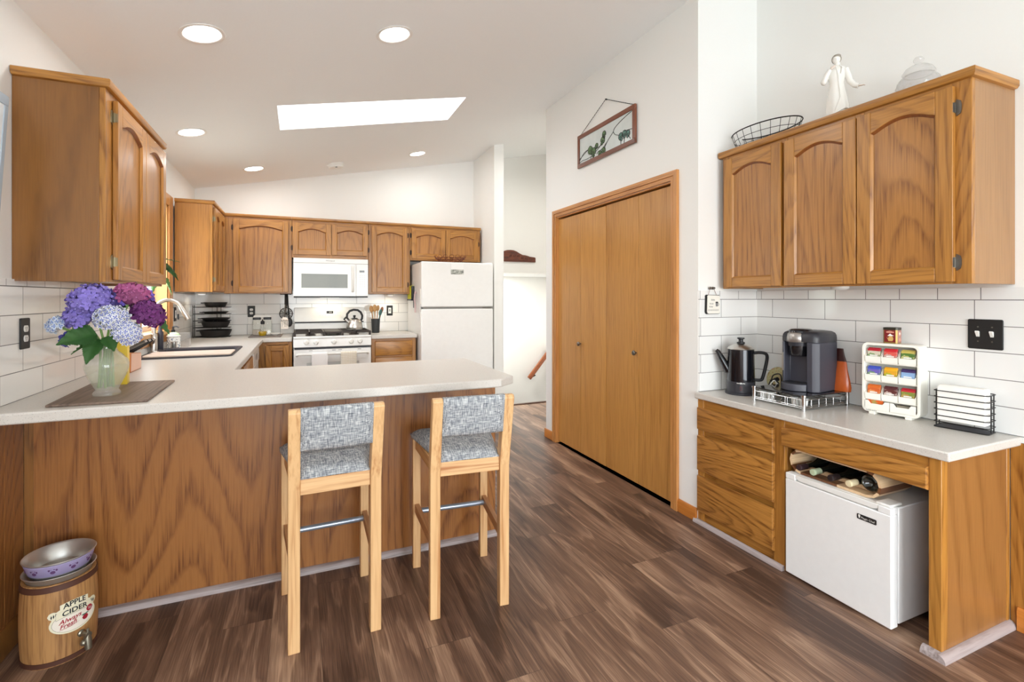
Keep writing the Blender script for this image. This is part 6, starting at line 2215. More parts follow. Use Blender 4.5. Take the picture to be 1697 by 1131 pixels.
z0_ = ZC + 0.012
dark_w = plain('dark_spoon_wood', rgb(150, 92, 56), 0.5)
teal = plain('teal_silicone', rgb(70, 110, 104), 0.5)
spoon('wooden_spoon', 'pale wooden spoon leaning left in the crock', (0.785, 5.80, z0_), (0.748, 5.80, 1.185), 0.023, 0.040, spoon_wood)
spoon('wooden_spoon', 'broad wooden spoon in the middle of the crock', (0.792, 5.785, z0_), (0.782, 5.77, 1.195), 0.024, 0.042, spoon_wood)
spoon('wooden_spoon', 'slim wooden spoon at the back of the crock', (0.80, 5.82, z0_), (0.826, 5.835, 1.195), 0.018, 0.034, spoon_wood)
spoon('wooden_spatula', 'reddish wooden spatula leaning right in the crock', (0.805, 5.81, z0_), (0.868, 5.82, 1.175), 0.017, 0.036, dark_w, True, 'spatula')
spoon('spatula', 'teal spatula in the crock', (0.80, 5.79, z0_), (0.845, 5.775, 1.145), 0.018, 0.040, teal, True, 'spatula')

# ------------------------------------------------------------------ things on the coffee counter
def spl(pts, k=8):
    out = []
    P = [Vector(p) for p in pts]
    for i in range(len(P) - 1):
        a, b_, c, d = P[max(i - 1, 0)], P[i], P[i + 1], P[min(i + 2, len(P) - 1)]
        for s in range(k):
            t = s / k
            out.append(0.5 * ((2 * b_) + (c - a) * t + (2 * a - 5 * b_ + 4 * c - d) * t * t + (3 * b_ - a - 3 * c + d) * t ** 3))
    out.append(P[-1])
    return out


ZD = 0.762
# percolator
PC = Vector((2.330, 2.080, ZD))
hx = Vector((0.666, -0.746, 0)).normalized()
pk = thing('percolator', 'black electric percolator with long spout in the corner of the coffee counter', 'percolator', tuple(PC))
m = MB().lathe([(0.001, 0), (0.083, 0), (0.085, 0.004), (0.085, 0.012), (0.076, 0.016), (0.0745, 0.075), (0.001, 0.075)], PC, 40)
base_o = obj('base', m, charcoal_dark, pk)
obj('body', MB().lathe([(0.0735, 0.075), (0.0735, 0.078), (0.070, 0.255), (0.001, 0.256)], PC, 40, cap0=False), plain('black_lacquer', rgb(24, 24, 30), 0.22, metal=0.5, coat=0.6), pk)
obj('lid', MB().lathe([(0.071, 0.2555), (0.0725, 0.259), (0.066, 0.268), (0.042, 0.281), (0.022, 0.286), (0.001, 0.287)], PC, 36), steel, pk)
obj('lid_knob', MB().lathe([(0.016, 0.284), (0.022, 0.290), (0.021, 0.296), (0.012, 0.299), (0.012, 0.311), (0.020, 0.315), (0.019, 0.322), (0.001, 0.323)], PC, 24), black_plastic, pk)
m = MB().tube([PC - hx * 0.062 + Vector((0, 0, 0.125)), PC - hx * 0.095 + Vector((0, 0, 0.185)), PC - hx * 0.122 + Vector((0, 0, 0.237)), PC - hx * 0.131 + Vector((0, 0, 0.246))], [0.026, 0.019, 0.013, 0.009], 16)
obj('spout', m, black_gloss, pk)
hp3 = [PC + hx * 0.066 + Vector((0, 0, 0.236)), PC + hx * 0.095 + Vector((0, 0, 0.240)), PC + hx * 0.124 + Vector((0, 0, 0.236)), PC + hx * 0.134 + Vector((0, 0, 0.218)), PC + hx * 0.128 + Vector((0, 0, 0.17)), PC + hx * 0.112 + Vector((0, 0, 0.10)),
       PC + hx * 0.100 + Vector((0, 0, 0.084)), PC + hx * 0.066 + Vector((0, 0, 0.084))]
obj('handle', MB().tube(spl(hp3, 5), 0.0105, 12, flat=0.85), black_plastic, pk)
cv = Vector((-0.746, -0.666, 0))


def PT(u, v, n, r=0.0748):
    a = math.atan2(cv.y, cv.x) + u / r
    return PC + Vector(((r + n) * math.cos(a), (r + n) * math.sin(a), v))


m = MB()
for k in range(12):
    u = -0.021 + 0.0036 * k
    hgt = 0.0035 if k % 3 else 0.0055
    m.add([PT(u, 0.0665, 0.0008), PT(u + 0.0026, 0.0665, 0.0008), PT(u + 0.0026, 0.0665 + hgt, 0.0008), PT(u, 0.0665 + hgt, 0.0008)], [(0, 1, 2, 3)])
m.add([PT(u, v, 0.0010) for (u, v) in ((-0.004, 0.0655), (0.004, 0.0655), (0.0, 0.0755))], [(0, 1, 2)])
obj('small_print', m, white_plastic, base_o, smooth=0)
m = MB()
pts = [(0.0085 * math.cos(a) * 0.7, 0.040 + 0.0125 * math.sin(a)) for a in [2 * PI * i / 16 for i in range(16)]]
pts2 = [(p[0] * 0.7, 0.040 + (p[1] - 0.040) * 0.75) for p in pts]
m.add([PT(u, v, 0.0008) for u, v in pts] + [PT(u, v, 0.0008) for u, v in pts2], [(i, (i + 1) % 16, 16 + (i + 1) % 16, 16 + i) for i in range(16)])
obj('indicator_ring', m, plain('dark_red_ring', rgb(110, 44, 48), 0.5), base_o, smooth=0)

# pod drawer rack: chrome frame, dark glass top
RX0, RX1, RY0, RY1 = 2.243, 2.568, 1.632, 1.915
rz0, rz1 = ZD, ZD + 0.070
pr = thing('pod_rack', 'chrome wire coffee pod rack with dark glass top under the coffee maker', 'rack', (2.405, 1.77, ZD))
m = MB()
for (a, c) in ((RX0, RY0), (RX0, RY1), (RX1, RY0), (RX1, RY1)):
    m.lathe([(0.001, 0), (0.0095, 0), (0.0095, 0.066), (0.012, 0.068), (0.012, 0.0765), (0.001, 0.078)], (a, c, rz0), 16)
for z in (rz0 + 0.012, rz0 + 0.020, rz0 + 0.052):
    w = 0.0024
    m.tube([(RX0, RY0, z), (RX0, RY1, z)], w, 6).tube([(RX1, RY0, z), (RX1, RY1, z)], w, 6).tube([(RX0, RY0, z), (RX1, RY0, z)], w, 6).tube([(RX0, RY1, z), (RX1, RY1, z)], w, 6)
n = 6
for k in range(1, n):
    y = RY0 + (RY1 - RY0) * k / n
    if k == 3:
        continue
    for d in (-0.006, 0.006):
        m.tube([(RX0, y + d, rz0 + 0.012), (RX0, y + d, rz0 + 0.052)], 0.002, 6)
    m.tube([(RX0, y, rz0 + 0.012), (RX1, y, rz0 + 0.012)], 0.002, 6)
ym = (RY0 + RY1) / 2
m.tube([(RX0 - 0.004, ym + 0.024 * math.cos(a), rz0 + 0.045 - 0.022 * math.sin(a)) for a in [PI * i / 12 for i in range(13)]], 0.0024, 6)
for k in range(1, 6):
    x = RX0 + (RX1 - RX0) * k / 6
    for yy in (RY0, RY1):
        m.tube([(x, yy, rz0 + 0.012), (x, yy, rz0 + 0.052)], 0.002, 6)
obj('frame', m, chrome, pr)
obj('glass_top', MB().box(RX0 - 0.006, RX1 + 0.006, RY0 - 0.006, RY1 + 0.006, rz0 + 0.0675, rz0 + 0.0735), black_gloss, pr, bevel=0.002)
podw = plain('white_pod', rgb(236, 236, 232), 0.4)
proto = None
spots = [(0, 1.885), (0, 1.842), (0, 1.702), (0, 1.658), (1, 1.885), (1, 1.842), (1, 1.702), (1, 1.658), (0, 1.795), (0, 1.750)]
pod_lab = ['leftmost white coffee pod in the chrome rack under the coffee maker', 'second white coffee pod from the left in the chrome rack',
           'third white coffee pod from the left, right of the ring in the rack', 'rightmost white coffee pod in the rack beside the front chrome foot']
for q, (row, y) in enumerate(spots[:4]):
    x = RX0 + 0.035 + row * 0.055
    if proto is None:
        c = Vector((x, y, rz0 + 0.0145))
        proto = thing('coffee_pod', pod_lab[0], 'coffee pod', tuple(c), 0, 'coffee pods in the rack')
        obj('cup', MB().lathe([(0.001, 0), (0.0155, 0), (0.017, 0.002), (0.0205, 0.038), (0.0205, 0.040)], c, 24), podw, proto)
        obj('foil', MB().lathe([(0.0225, 0.0402), (0.0225, 0.0415), (0.001, 0.042)], c, 24), paper_m, proto)
    else:
        dup(proto, (x, y, rz0 + 0.0145), label=pod_lab[q])

# single-cup coffee maker, turned slightly
phi = R(8)
KO = Vector((2.338, 1.828, rz0 + 0.0742))
kxu = Vector((math.sin(phi), -math.cos(phi), 0))         # viewer's right along the front
kxn = Vector((math.cos(phi), math.sin(phi), 0))          # towards the back
KT = lambda u, d, z: KO + kxu * u + kxn * d + Vector((0, 0, z))
W_, D_, H_ = 0.185, 0.205, 0.306
kg = thing('coffee_maker', 'charcoal single-cup coffee maker on the chrome pod rack', 'coffee maker', tuple(KO))


def kslab(poly_ud, z0, z1, mb, mi=0):
    mb.loft([[KT(u, d, z0) for u, d in poly_ud], [KT(u, d, z1) for u, d in poly_ud]], mi)


m = MB()
back = [(W_ - 0.010, 0.004), (W_, 0.018), (W_, D_ - 0.02), (W_ - 0.02, D_), (0.02, D_), (0.0, D_ - 0.02), (0.0, 0.012), (0.006, 0.002), (0.015, 0.002), (0.018, 0.052), (0.128, 0.052), (0.132, -0.004), (0.160, -0.006)]
kslab(back, 0.0, 0.250, m)
body = obj('body', m, charcoal, kg, bevel=0.004)
m = MB()
full = [(W_ - 0.010, 0.004), (W_, 0.018), (W_, D_ - 0.02), (W_ - 0.02, D_), (0.02, D_), (0.0, D_ - 0.02), (0.0, 0.012), (0.006, 0.002), (0.128, -0.002), (0.160, -0.006)]


def ft(s, dz, front=0.0):
    return [KT(W_ / 2 + (u - W_ / 2) * s, D_ * 0.6 + (d - D_ * 0.6) * s + front * max(0, 0.5 - d / D_), dz) for u, d in full]


m.loft([ft(1.0, 0.2505), ft(1.0, 0.270), ft(0.985, 0.284), ft(0.93, 0.296), ft(0.80, 0.304), ft(0.5, 0.308)])
obj('head', m, charcoal_dark, kg, smooth=60)
# wide silver band sweeping over the front of the head, glossy dome behind it
band = lambda r0, z: [KT(0.068 + (0.064 + r0) * math.cos(a), 0.066 + (0.076 + r0) * math.sin(a), z) for a in [2 * PI * i / 40 for i in range(40)]]
obj('handle', MB().loft([band(0.002, 0.247), band(0.004, 0.252), band(0.004, 0.270), band(0.0, 0.288), band(-0.012, 0.302)]), plain('satin_silver', rgb(168, 164, 160), 0.3, metal=0.8), kg, smooth=50)
obj('lid', MB().loft([band(-0.008, 0.2975), band(-0.010, 0.3085), band(-0.022, 0.3145), band(-0.045, 0.317)]), black_gloss, kg, smooth=60)
cyl = lambda r, z: [KT(0.071 + r * math.cos(a), 0.055 + (r + 0.010) * math.sin(a), z) for a in [2 * PI * i / 36 for i in range(36)]]
obj('brew_chamber', MB().loft([cyl(0.046, 0.176), cyl(0.050, 0.180), cyl(0.053, 0.228)]), black_gloss, kg, smooth=50)
obj('collar', MB().loft([cyl(0.056, 0.228), cyl(0.058, 0.2465)]), charcoal_dark, kg, smooth=50)
m = MB()
for k in range(4):
    c = KT(0.150, 0.030 + 0.020 * k, 0.300 + 0.0013 * k)
    m.ball(c, 0.0022, 8, 6)
obj('button_lights', m, white_plastic, kg, smooth=0)
# drip tray and water gauge
tray = lambda e, z: [KT(0.004 + 0.128 * i / 16, -0.006 - (0.034 + e) * math.sin(PI * i / 16) ** 0.8 - e, z) for i in range(17)] + [KT(0.126, 0.050, z), KT(0.020, 0.050, z)]
dt = obj('drip_tray', MB().loft([tray(0.003, 0.0), tray(0.003, 0.006), tray(0.0, 0.036)]), charcoal, kg, bevel=0.003)
obj('grill', MB().loft([tray(-0.006, 0.0362), tray(-0.008, 0.039)]), black_plastic, dt)
obj('water_gauge', MB().loft([[KT(u, d, z) for u, d in ((0.004, -0.0005), (0.0115, -0.0005), (0.0115, 0.004), (0.004, 0.004))] for z in (0.095, 0.190)]), steel, kg, smooth=0)
# orange coffee bag leaning behind the machine
ob_m = plain('orange_foil', rgb(196, 92, 36), 0.3, noise=0.15, nscale=25, coat=0.3)
bgb = thing('coffee_bag', 'orange coffee bag with dark folded top behind the coffee maker', 'bag', (2.555, 1.645, rz0 + 0.0742))
bz0 = rz0 + 0.0742
m = MB()
rings = []
for (z, hw, hd, ox) in ((0.0, 0.050, 0.022, 0), (0.02, 0.052, 0.024, 0), (0.06, 0.044, 0.020, 0.002), (0.11, 0.032, 0.012, 0.004), (0.15, 0.025, 0.006, 0.007)):
    rings.append([(2.548 + ox + hd * math.cos(a) * (1 + 0.12 * math.sin(5 * a + z * 60)), 1.652 + hw * math.sin(a), bz0 + z) for a in [2 * PI * i / 20 for i in range(20)]])
m.loft(rings)
obj('bag', m, ob_m, bgb, smooth=25)
rings = [[(2.548 + ox + hd * math.cos(a), 1.652 + hw * math.sin(a) + sy, bz0 + z) for a in [2 * PI * i / 20 for i in range(20)]] for (z, hw, hd, ox, sy) in ((0.1502, 0.026, 0.0065, 0.007, 0), (0.18, 0.022, 0.006, 0.010, 0.008), (0.215, 0.019, 0.004, 0.014, 0.014))]
obj('top', MB().loft(rings), plain('dark_foil', rgb(58, 24, 20), 0.3, coat=0.3), bgb)
# patterned round trivet behind the cords
tv = NT('patterned_trivet')
tcv = tv.n('TexCoord')
nv_ = tv.noise(tcv.outputs['Object'], 38, 3, 0.6)
tv.link(tv.ramp(nv_, [(0.35, rgb(160, 132, 80)), (0.48, rgb(214, 200, 150)), (0.56, rgb(190, 190, 140)), (0.68, rgb(206, 150, 120))]), tv.b.inputs['Base Color'])
tv.b.inputs['Roughness'].default_value = 0.4
m = MB().lathe([(0.001, 0.0), (0.066, 0.0), (0.070, 0.004), (0.068, 0.010), (0.001, 0.008)], (2.588, 2.045, ZD + 0.072), 40, 0, ax=(Vector((0, 1, 0)), Vector((0.22, 0, 1)).normalized(), Vector((-1, 0, 0.22)).normalized()))
tag(obj('trivet', m, tv.mat), 'round yellow patterned trivet leaning on the tiles behind the percolator', 'trivet')
# cords
cz = rz0 + 0.0742


dz_ = ZD + 0.0035
q1 = [(2.47, 1.935, dz_), (2.47, 1.985, dz_ + 0.045), (2.475, 1.99, dz_ + 0.100), (2.475, 1.945, dz_ + 0.118), (2.47, 1.93, dz_ + 0.080), (2.46, 1.945, dz_ + 0.008), (2.42, 1.965, dz_), (2.44, 1.99, dz_ + 0.035), (2.45, 1.975, dz_ + 0.085), (2.46, 1.94, dz_ + 0.070), (2.48, 1.935, dz_ + 0.020)]
m = MB().tube(spl(q1), 0.0034, 8)
m.tube([(2.47, 1.972, dz_ + 0.082), (2.47, 1.952, dz_ + 0.090)], 0.011, 10)
tag(obj('power_cord', m, black_plastic), 'coiled black power cord between percolator and coffee maker', 'cord')
q2 = [(2.40, 1.985, dz_), (2.40, 1.955, dz_ + 0.05), (2.42, 1.935, dz_ + 0.088), (2.43, 1.930, dz_ + 0.05), (2.39, 1.965, dz_ + 0.004), (2.40, 1.945, dz_ + 0.04), (2.44, 1.928, dz_ + 0.072)]
m = MB().tube(spl(q2), 0.0026, 8)
tag(obj('power_cord', m, white_plastic), 'thin white cord looped over the black cord beside the coffee maker', 'cord')

# tea organiser, turned slightly
ph2 = R(9.6)
TO = Vector((2.485, 1.510, ZD))
tu = Vector((math.sin(ph2), -math.cos(ph2), 0))
tn = Vector((math.cos(ph2), math.sin(ph2), 0))
TT = lambda u, d, z: TO + tu * u + tn * d + Vector((0, 0, z))
TF_ = lambda u, v, n: TT(u, -n, v)
TW, TD, T0, T1 = 0.227, 0.088, 0.010, 0.338
og = thing('tea_organizer', 'cream plastic tea bag organizer with nine small bins on the coffee counter', 'organizer', tuple(TO))
out_ = rrect(0, TW, T0, T1, 0.024, 6)
inn = rrect(0.012, TW - 0.012, T0 + 0.012, T1 - 0.012, 0.017, 6)
m = MB()
m.loft([[TF_(u, v, 0) for u, v in out_], [TF_(u, v, -TD) for u, v in out_], [TF_(u, v, -TD) for u, v in inn], [TF_(u, v, 0) for u, v in inn]], closed=True)
m.loft([[TF_(u, v, -TD) for u, v in inn], [TF_(u, v, -TD + 0.004) for u, v in inn]])
for v in (0.068, 0.156, 0.243):
    m.tbox(TF_, 0.010, TW - 0.010, v - 0.003, v + 0.003, -TD + 0.004, -0.006)
m.tbox(TF_, 0.03, 0.055, 0.0, T0 + 0.002, -TD + 0.01, 0.006).tbox(TF_, TW - 0.055, TW - 0.03, 0.0, T0 + 0.002, -TD + 0.01, 0.006)
obj('case', m, cream_plastic, og, bevel=0.0015)
bw = (TW - 0.028) / 3


def bin_(u0, v0):
    m = MB()
    h, d1 = 0.050, 0.066
    th = 0.002
    u1 = u0 + bw - 0.003
    side = [(-d1, 0.0), (-0.002, 0.0), (0.004, 0.006), (0.004, 0.030), (-0.006, 0.034), (-0.020, 0.056), (-0.030, 0.060), (-d1, 0.060)]
    for a in (u0, u1 - th):
        m.prism([(n, v0 + z) for n, z in side], a, a + th, lambda n, v, u: TF_(u, v, n))
    m.tbox(TF_, u0 + th, u1 - th, v0, v0 + th, -d1, 0.0)
    m.tbox(TF_, u0 + th, u1 - th, v0, v0 + 0.028, 0.0, 0.0035)
    m.tbox(TF_, u0 + th, u1 - th, v0 + th, v0 + 0.06, -d1, -d1 + th)
    return m


def tea_art(key, cols, sc=32):
    t = NT('tea_bag_' + key)
    tc = t.n('TexCoord')
    sp = t.n('SeparateXYZ')
    t.link(tc.outputs['Object'], sp.inputs[0])
    nz = t.noise(tc.outputs['Object'], sc, 2, 0.5)
    body = t.ramp(nz, [(0.40, cols[1]), (0.50, cols[2]), (0.60, cols[1])])
    top = t.math('GREATER_THAN', sp.outputs[2], 0.050)
    t.link(t.mix(top, body, cols[0]), t.b.inputs['Base Color'])
    t.b.inputs['Roughness'].default_value = 0.45
    return t.mat


teas = [(0, 2, 'crimson', (rgb(176, 28, 44), rgb(206, 196, 176), rgb(96, 140, 76)), 'crimson tea packet in the top left bin of the organizer'),
        (1, 2, 'red', (rgb(206, 34, 44), rgb(214, 90, 80), rgb(190, 180, 170)), 'bright red tea packet in the top middle bin of the organizer'),
        (2, 2, 'olive', (rgb(196, 178, 92), rgb(82, 120, 52), rgb(206, 200, 140)), 'olive green tea packet in the top right bin of the organizer'),
        (0, 1, 'royal', (rgb(64, 84, 186), rgb(110, 96, 180), rgb(120, 160, 90)), 'royal blue tea packet in the middle row left bin'),
        (1, 1, 'amber', (rgb(236, 172, 28), rgb(220, 160, 40), rgb(150, 172, 50)), 'amber yellow tea packet in the centre bin of the organizer'),
        (2, 1, 'navy', (rgb(62, 44, 96), rgb(140, 172, 212), rgb(150, 186, 222)), 'navy and pale blue tea packet in the middle row right bin'),
        (0, 0, 'orange', (rgb(214, 106, 36), rgb(206, 96, 40), rgb(228, 160, 100)), 'orange tea packet in the lowest left bin of the organizer'),
        (1, 0, 'brown', (rgb(86, 40, 42), rgb(96, 44, 40), rgb(226, 206, 196)), 'dark brown tea packet in the lowest middle bin of the organizer'),
        (2, 0, 'green_red', (rgb(190, 36, 48), rgb(128, 140, 60), rgb(190, 150, 90)), 'red topped green tea packet in the lowest right bin of the organizer')]
for (k, r, key, cols, lab) in teas:
    u0 = 0.0145 + k * bw
    v0 = (0.0712, 0.1592, 0.2462)[r]
    obj('bin', bin_(u0, v0), cream_plastic, og)
    p0 = TF_(u0 + bw / 2 - 0.0015, v0 + 0.0025, -0.012)
    t = thing('tea_bag', lab, 'tea bag', tuple(p0), 0, 'tea packets in the organizer')
    hw = 0.0255
    ht = 0.060
    for j in range(2):
        dn = -0.010 - 0.011 * j
        lean = 0.012
        m = MB()
        q = [TF_(u0 + bw / 2 - 0.0015 + su * hw, v0 + 0.0022 + vv, dn - lean * vv / ht * 0 + nn) for su in (-1, 1) for vv in (0.0005, ht + 0.005 * j) for nn in (-0.003, 0.003)]
        m.add(q, [(0, 1, 3, 2), (4, 6, 7, 5), (0, 4, 5, 1), (2, 3, 7, 6), (0, 2, 6, 4), (1, 5, 7, 3)])
        if j == 0:
            mt = tea_art(key, cols)
        obj('packet', m, mt, t, bevel=0.0015)
    m = MB()
    m.tbox(TF_, u0 + bw / 2 - 0.017, u0 + bw / 2 + 0.013, v0 + 0.029, v0 + 0.0345, -0.0068, -0.0062)
    obj('white_band', m, paper_m, t, smooth=0)
# two shallow drawers at the foot
for k in range(2):
    u0 = 0.0135 + k * (TW - 0.027) / 2
    u1 = u0 + (TW - 0.027) / 2 - 0.002
    m = MB()
    m.prism([(u0, 0.0225), (u1, 0.0225), (u1, 0.064), (u1 - 0.018, 0.064), (u1 - 0.026, 0.050), (u0 + 0.024, 0.050), (u0 + 0.014, 0.064), (u0, 0.064)], 0.0, 0.0035, TF_)
    m.tbox(TF_, u0, u1, 0.0225, 0.0245, -0.075, 0.0)
    obj('drawer', m, cream_plastic, og, bevel=0.001)
m = MB()
for k in range(16):
    u = 0.018 + 0.0026 * k + (0.002 if k > 7 else 0)
    m.tbox(TF_, u, u + 0.0017, 0.0150, 0.0178 + 0.001 * (k % 3 == 0), 0.0002, 0.0006)
obj('small_print', m, grey_seal, og, smooth=0)
t = thing('tea_bag', 'orange tea packet lying in the left drawer at the foot of the organizer', 'tea bag', tuple(TF_(0.05, 0.025, -0.02)), 0, 'tea packets in the organizer')
m = MB().tbox(TF_, 0.021, 0.085, 0.028, 0.0665, -0.012, -0.004)
obj('packet', m, tea_art('orange_low', (rgb(214, 96, 30), rgb(214, 96, 30), rgb(170, 160, 90))), t, bevel=0.001)
t = thing('tea_bag', 'dull grey tea packet lying in the right drawer of the organizer', 'tea bag', tuple(TF_(0.16, 0.025, -0.02)), 0, 'tea packets in the organizer')
m = MB().tbox(TF_, 0.135, 0.200, 0.028, 0.057, -0.030, -0.012)
obj('packet', m, plain('grey_packet', rgb(150, 142, 124), 0.6), t, bevel=0.001)

# tea tin on the organiser
TZ = T1 + 0.0005
tin = thing('tea_tin', 'dark red tea tin standing on top of the tea organizer', 'tin', tuple(TT(0.105, 0.045, TZ)))
tw, td, thh = 0.056, 0.052, 0.074
tu0, td0 = 0.079, 0.018
oct_ = lambda e: [(tu0 + a, td0 + b_) for a, b_ in ((0.006 - e, -e), (tw - 0.006 + e, -e), (tw + e, 0.006 - e), (tw + e, td - 0.006 + e), (tw - 0.006 + e, td + e), (0.006 - e, td + e), (-e, td - 0.006 + e), (-e, 0.006 - e))]
m = MB().loft([[TT(u, d, TZ + z) for u, d in oct_(0)] for z in (0.0, thh - 0.012)])
tb = obj('body', m, plain('gold_edge', rgb(150, 126, 66), 0.35, metal=0.4), tin)
m = MB().loft([[TT(u, d, TZ + z) for u, d in oct_(0.0008)] for z in (thh - 0.0118, thh - 0.001)] + [[TT(tu0 + tw / 2 + (u - tu0 - tw / 2) * 0.95, td0 + td / 2 + (d - td0 - td / 2) * 0.95, TZ + thh) for u, d in oct_(0)]])
obj('lid', m, plain('dark_tin_lid', rgb(52, 50, 40), 0.35, metal=0.3), tin)
Fr = lambda u, v, n: TT(tu0 + u, td0 - n, TZ + v)
Sd = lambda u, v, n: TT(tu0 + tw + n, td0 + u, TZ + v)
m = MB()
m.tbox(Fr, 0.0062, tw - 0.0062, 0.006, thh - 0.0125, 0.0, 0.0006, 0)
m.tbox(Sd, 0.0062, td - 0.0062, 0.004, thh - 0.013, 0.0, 0.0006, 1)
m.tbox(Fr, 0.014, tw - 0.012, 0.049, 0.055, 0.0006, 0.001, 2)
m.prism([(0.010, 0.053), (0.028, 0.059), (0.046, 0.053), (0.028, 0.0565)][::-1], 0.0006, 0.001, Fr, 2)
pot = [(0.015, 0.028), (0.020, 0.020), (0.022, 0.011), (0.038, 0.011), (0.042, 0.020), (0.040, 0.030), (0.034, 0.035), (0.026, 0.034), (0.021, 0.024)]
m.prism(pot, 0.0006, 0.0011, Fr, 3)
m.prism([(0.018, 0.034), (0.024, 0.040), (0.029, 0.046), (0.036, 0.040), (0.044, 0.036), (0.034, 0.034), (0.026, 0.0345)][::-1], 0.0008, 0.0013, Fr, 4)
m.prism([(0.026 + 0.012 * math.cos(a), 0.044 + 0.010 * math.sin(a)) for a in [2 * PI * i / 14 for i in range(14)]], 0.0006, 0.001, Sd, 2)
m.prism([(0.026 + 0.006 * math.cos(a), 0.046 + 0.006 * math.sin(a)) for a in [2 * PI * i / 14 for i in range(14)]], 0.001, 0.0013, Sd, 4)
m.prism([(0.028 + 0.010 * math.cos(a), 0.017 + 0.009 * math.sin(a)) for a in [2 * PI * i / 14 for i in range(14)]], 0.0006, 0.001, Sd, 2)
obj('printed_label', m, [plain('tin_red', rgb(122, 28, 32), 0.35), plain('tin_pink', rgb(176, 126, 116), 0.4), plain('tin_salmon', rgb(214, 150, 130), 0.4), plain('tin_tan', rgb(206, 166, 100), 0.4), paper_m], tb, smooth=0)

# napkin holder
NO = Vector((2.492, 1.222, ZD))
ph3 = R(8)
nu = Vector((math.sin(ph3), -math.cos(ph3), 0)); nn_ = Vector((math.cos(ph3), math.sin(ph3), 0))
NTt = lambda u, d, z: NO + nu * u + nn_ * d + Vector((0, 0, z))
nh = thing('napkin_holder', 'black wire napkin holder at the right end of the coffee counter', 'napkin holder', tuple(NO))
NW, ND = 0.175, 0.088
m = MB()
for k in range(7):
    z = 0.003 if k == 0 else 0.003 + 0.022 + (k - 1) * 0.0262
    path = [NTt(NW - 0.03, ND, z), NTt(NW - 0.008, ND, z), NTt(NW, ND - 0.008, z), NTt(NW, 0.010, z), NTt(NW - 0.010, 0, z), NTt(0.010, 0, z), NTt(0, 0.008, z), NTt(0, 0.02, z)] if k else [NTt(u, d, z) for u, d in rrect(0, NW, 0, ND, 0.010, 3)]
    if k:
        m.tube(path, 0.0021, 6)
        m.tube([NTt(0, 0.02, z), NTt(0, ND - 0.008, z), NTt(0.010, ND, z), NTt(NW - 0.03, ND, z)], 0.0021, 6)
    else:
        m.tube(path, 0.0025, 6, closed=True)
for (u, d) in ((NW, 0.03), (NW, 0.062), (0, 0.03), (0, 0.062)):
    m.tube([NTt(u, d, 0.003), NTt(u, d, 0.158)], 0.0024, 6)
obj('frame', m, black_metal, nh)
obj('floor_plate', MB().prism([(0.004, 0.004), (NW - 0.004, 0.004), (NW - 0.004, ND - 0.004), (0.004, ND - 0.004)], 0.002, 0.004, NTt), charcoal, nh, smooth=0)
m = MB()
m.loft([[NTt(u, d, z) for u, d in ((0.008, 0.010), (NW - 0.012, 0.010), (NW - 0.010, 0.064), (0.008, 0.064))] for z in (0.030, 0.172)] + [[NTt(u, d, 0.180) for u, d in ((0.012, 0.022), (NW - 0.016, 0.020), (NW - 0.014, 0.058), (0.012, 0.058))]])
tag(obj('napkin_stack', m, paper_m, bevel=0.004), 'stack of white paper napkins in the black wire holder', 'napkins')

# plaque on the return wall
pl = thing('plaque', 'small white plaque with black edge and mug drawing on the return wall tiles', 'plaque', (2.237, YW - 0.0082, 1.27))
Pq = TF((2.2365, YW - 0.0085, 1.274), (1, 0, 0), (0, -1, 0))
edge_ = [(u + 0.0016 * math.sin(i * 2.1), v + 0.0016 * math.cos(i * 1.7)) for i, (u, v) in enumerate(rrect(-0.052, 0.052, -0.056, 0.056, 0.010, 6))]
obj('board', MB().prism(edge_, 0.0, 0.014, Pq), black_sign, pl, bevel=0.001)
obj('face', MB().prism([(u * 0.95 + 0.002, v * 0.955) for u, v in edge_], 0.0142, 0.0155, Pq), plain('plaque_cream', rgb(236, 232, 222), 0.6), pl)
m = MB()
ink = 0.0158
for (u0, u1, v0, hh) in ((-0.018, 0.010, 0.026, 0.013), (-0.030, 0.000, 0.004, 0.010), (-0.034, -0.004, -0.014, 0.010)):
    n = 7
    m.tube([Pq(u0 + (u1 - u0) * i / (2 * n), v0 + hh * (0.5 if i % 2 else -0.5) * (0.6 + 0.4 * math.sin(i * 1.7)), ink) for i in range(2 * n + 1)], 0.0008, 4)
for k in range(9):
    u = -0.042 + k * 0.0095
    m.tube([Pq(u, -0.038, ink), Pq(u + 0.003, -0.028, ink), Pq(u + 0.006, -0.038, ink)], 0.0008, 4)
mug = [(0.018, -0.012), (0.034, -0.012), (0.036, 0.012), (0.016, 0.012)]
m.prism(mug, ink - 0.0002, ink + 0.0006, Pq, 1)
m.prism([(0.026 + 0.0105 * math.cos(a), 0.012 + 0.004 * math.sin(a)) for a in [2 * PI * i / 16 for i in range(16)]], ink, ink + 0.001, Pq, 2)
m.tube([Pq(0.035 + 0.007 * math.sin(a), 0.0 + 0.008 * math.cos(a), ink + 0.0005) for a in [PI * i / 10 for i in range(11)]], 0.0012, 5, 1)
obj('drawing', m, [plain('ink_grey', rgb(120, 120, 122), 0.7), plain('mug_grey', rgb(128, 128, 130), 0.6), black_sign], pl, smooth=0)
m = MB()
for s in (-1, 1):
    m.tube([Pq(s * 0.034, 0.050, 0.008), Pq(s * 0.014 - 0.006, 0.094, 0.010)], 0.0012, 6)
obj('cord', m, mahog_z, pl)
m = MB()
for (u, v) in ((-0.014, 0.096), (0.008, 0.096)):
    m.lathe([(0.0085, 0.0), (0.0085, 0.006), (0.005, 0.010), (0.007, 0.016), (0.001, 0.018)], Pq(u, v, 0.0), 14, 0, ax=((1, 0, 0), (0, 0, 1), (0, -1, 0)))
m.tube([Pq(-0.014, 0.096, 0.008), Pq(0.008, 0.096, 0.008)], 0.003, 6)
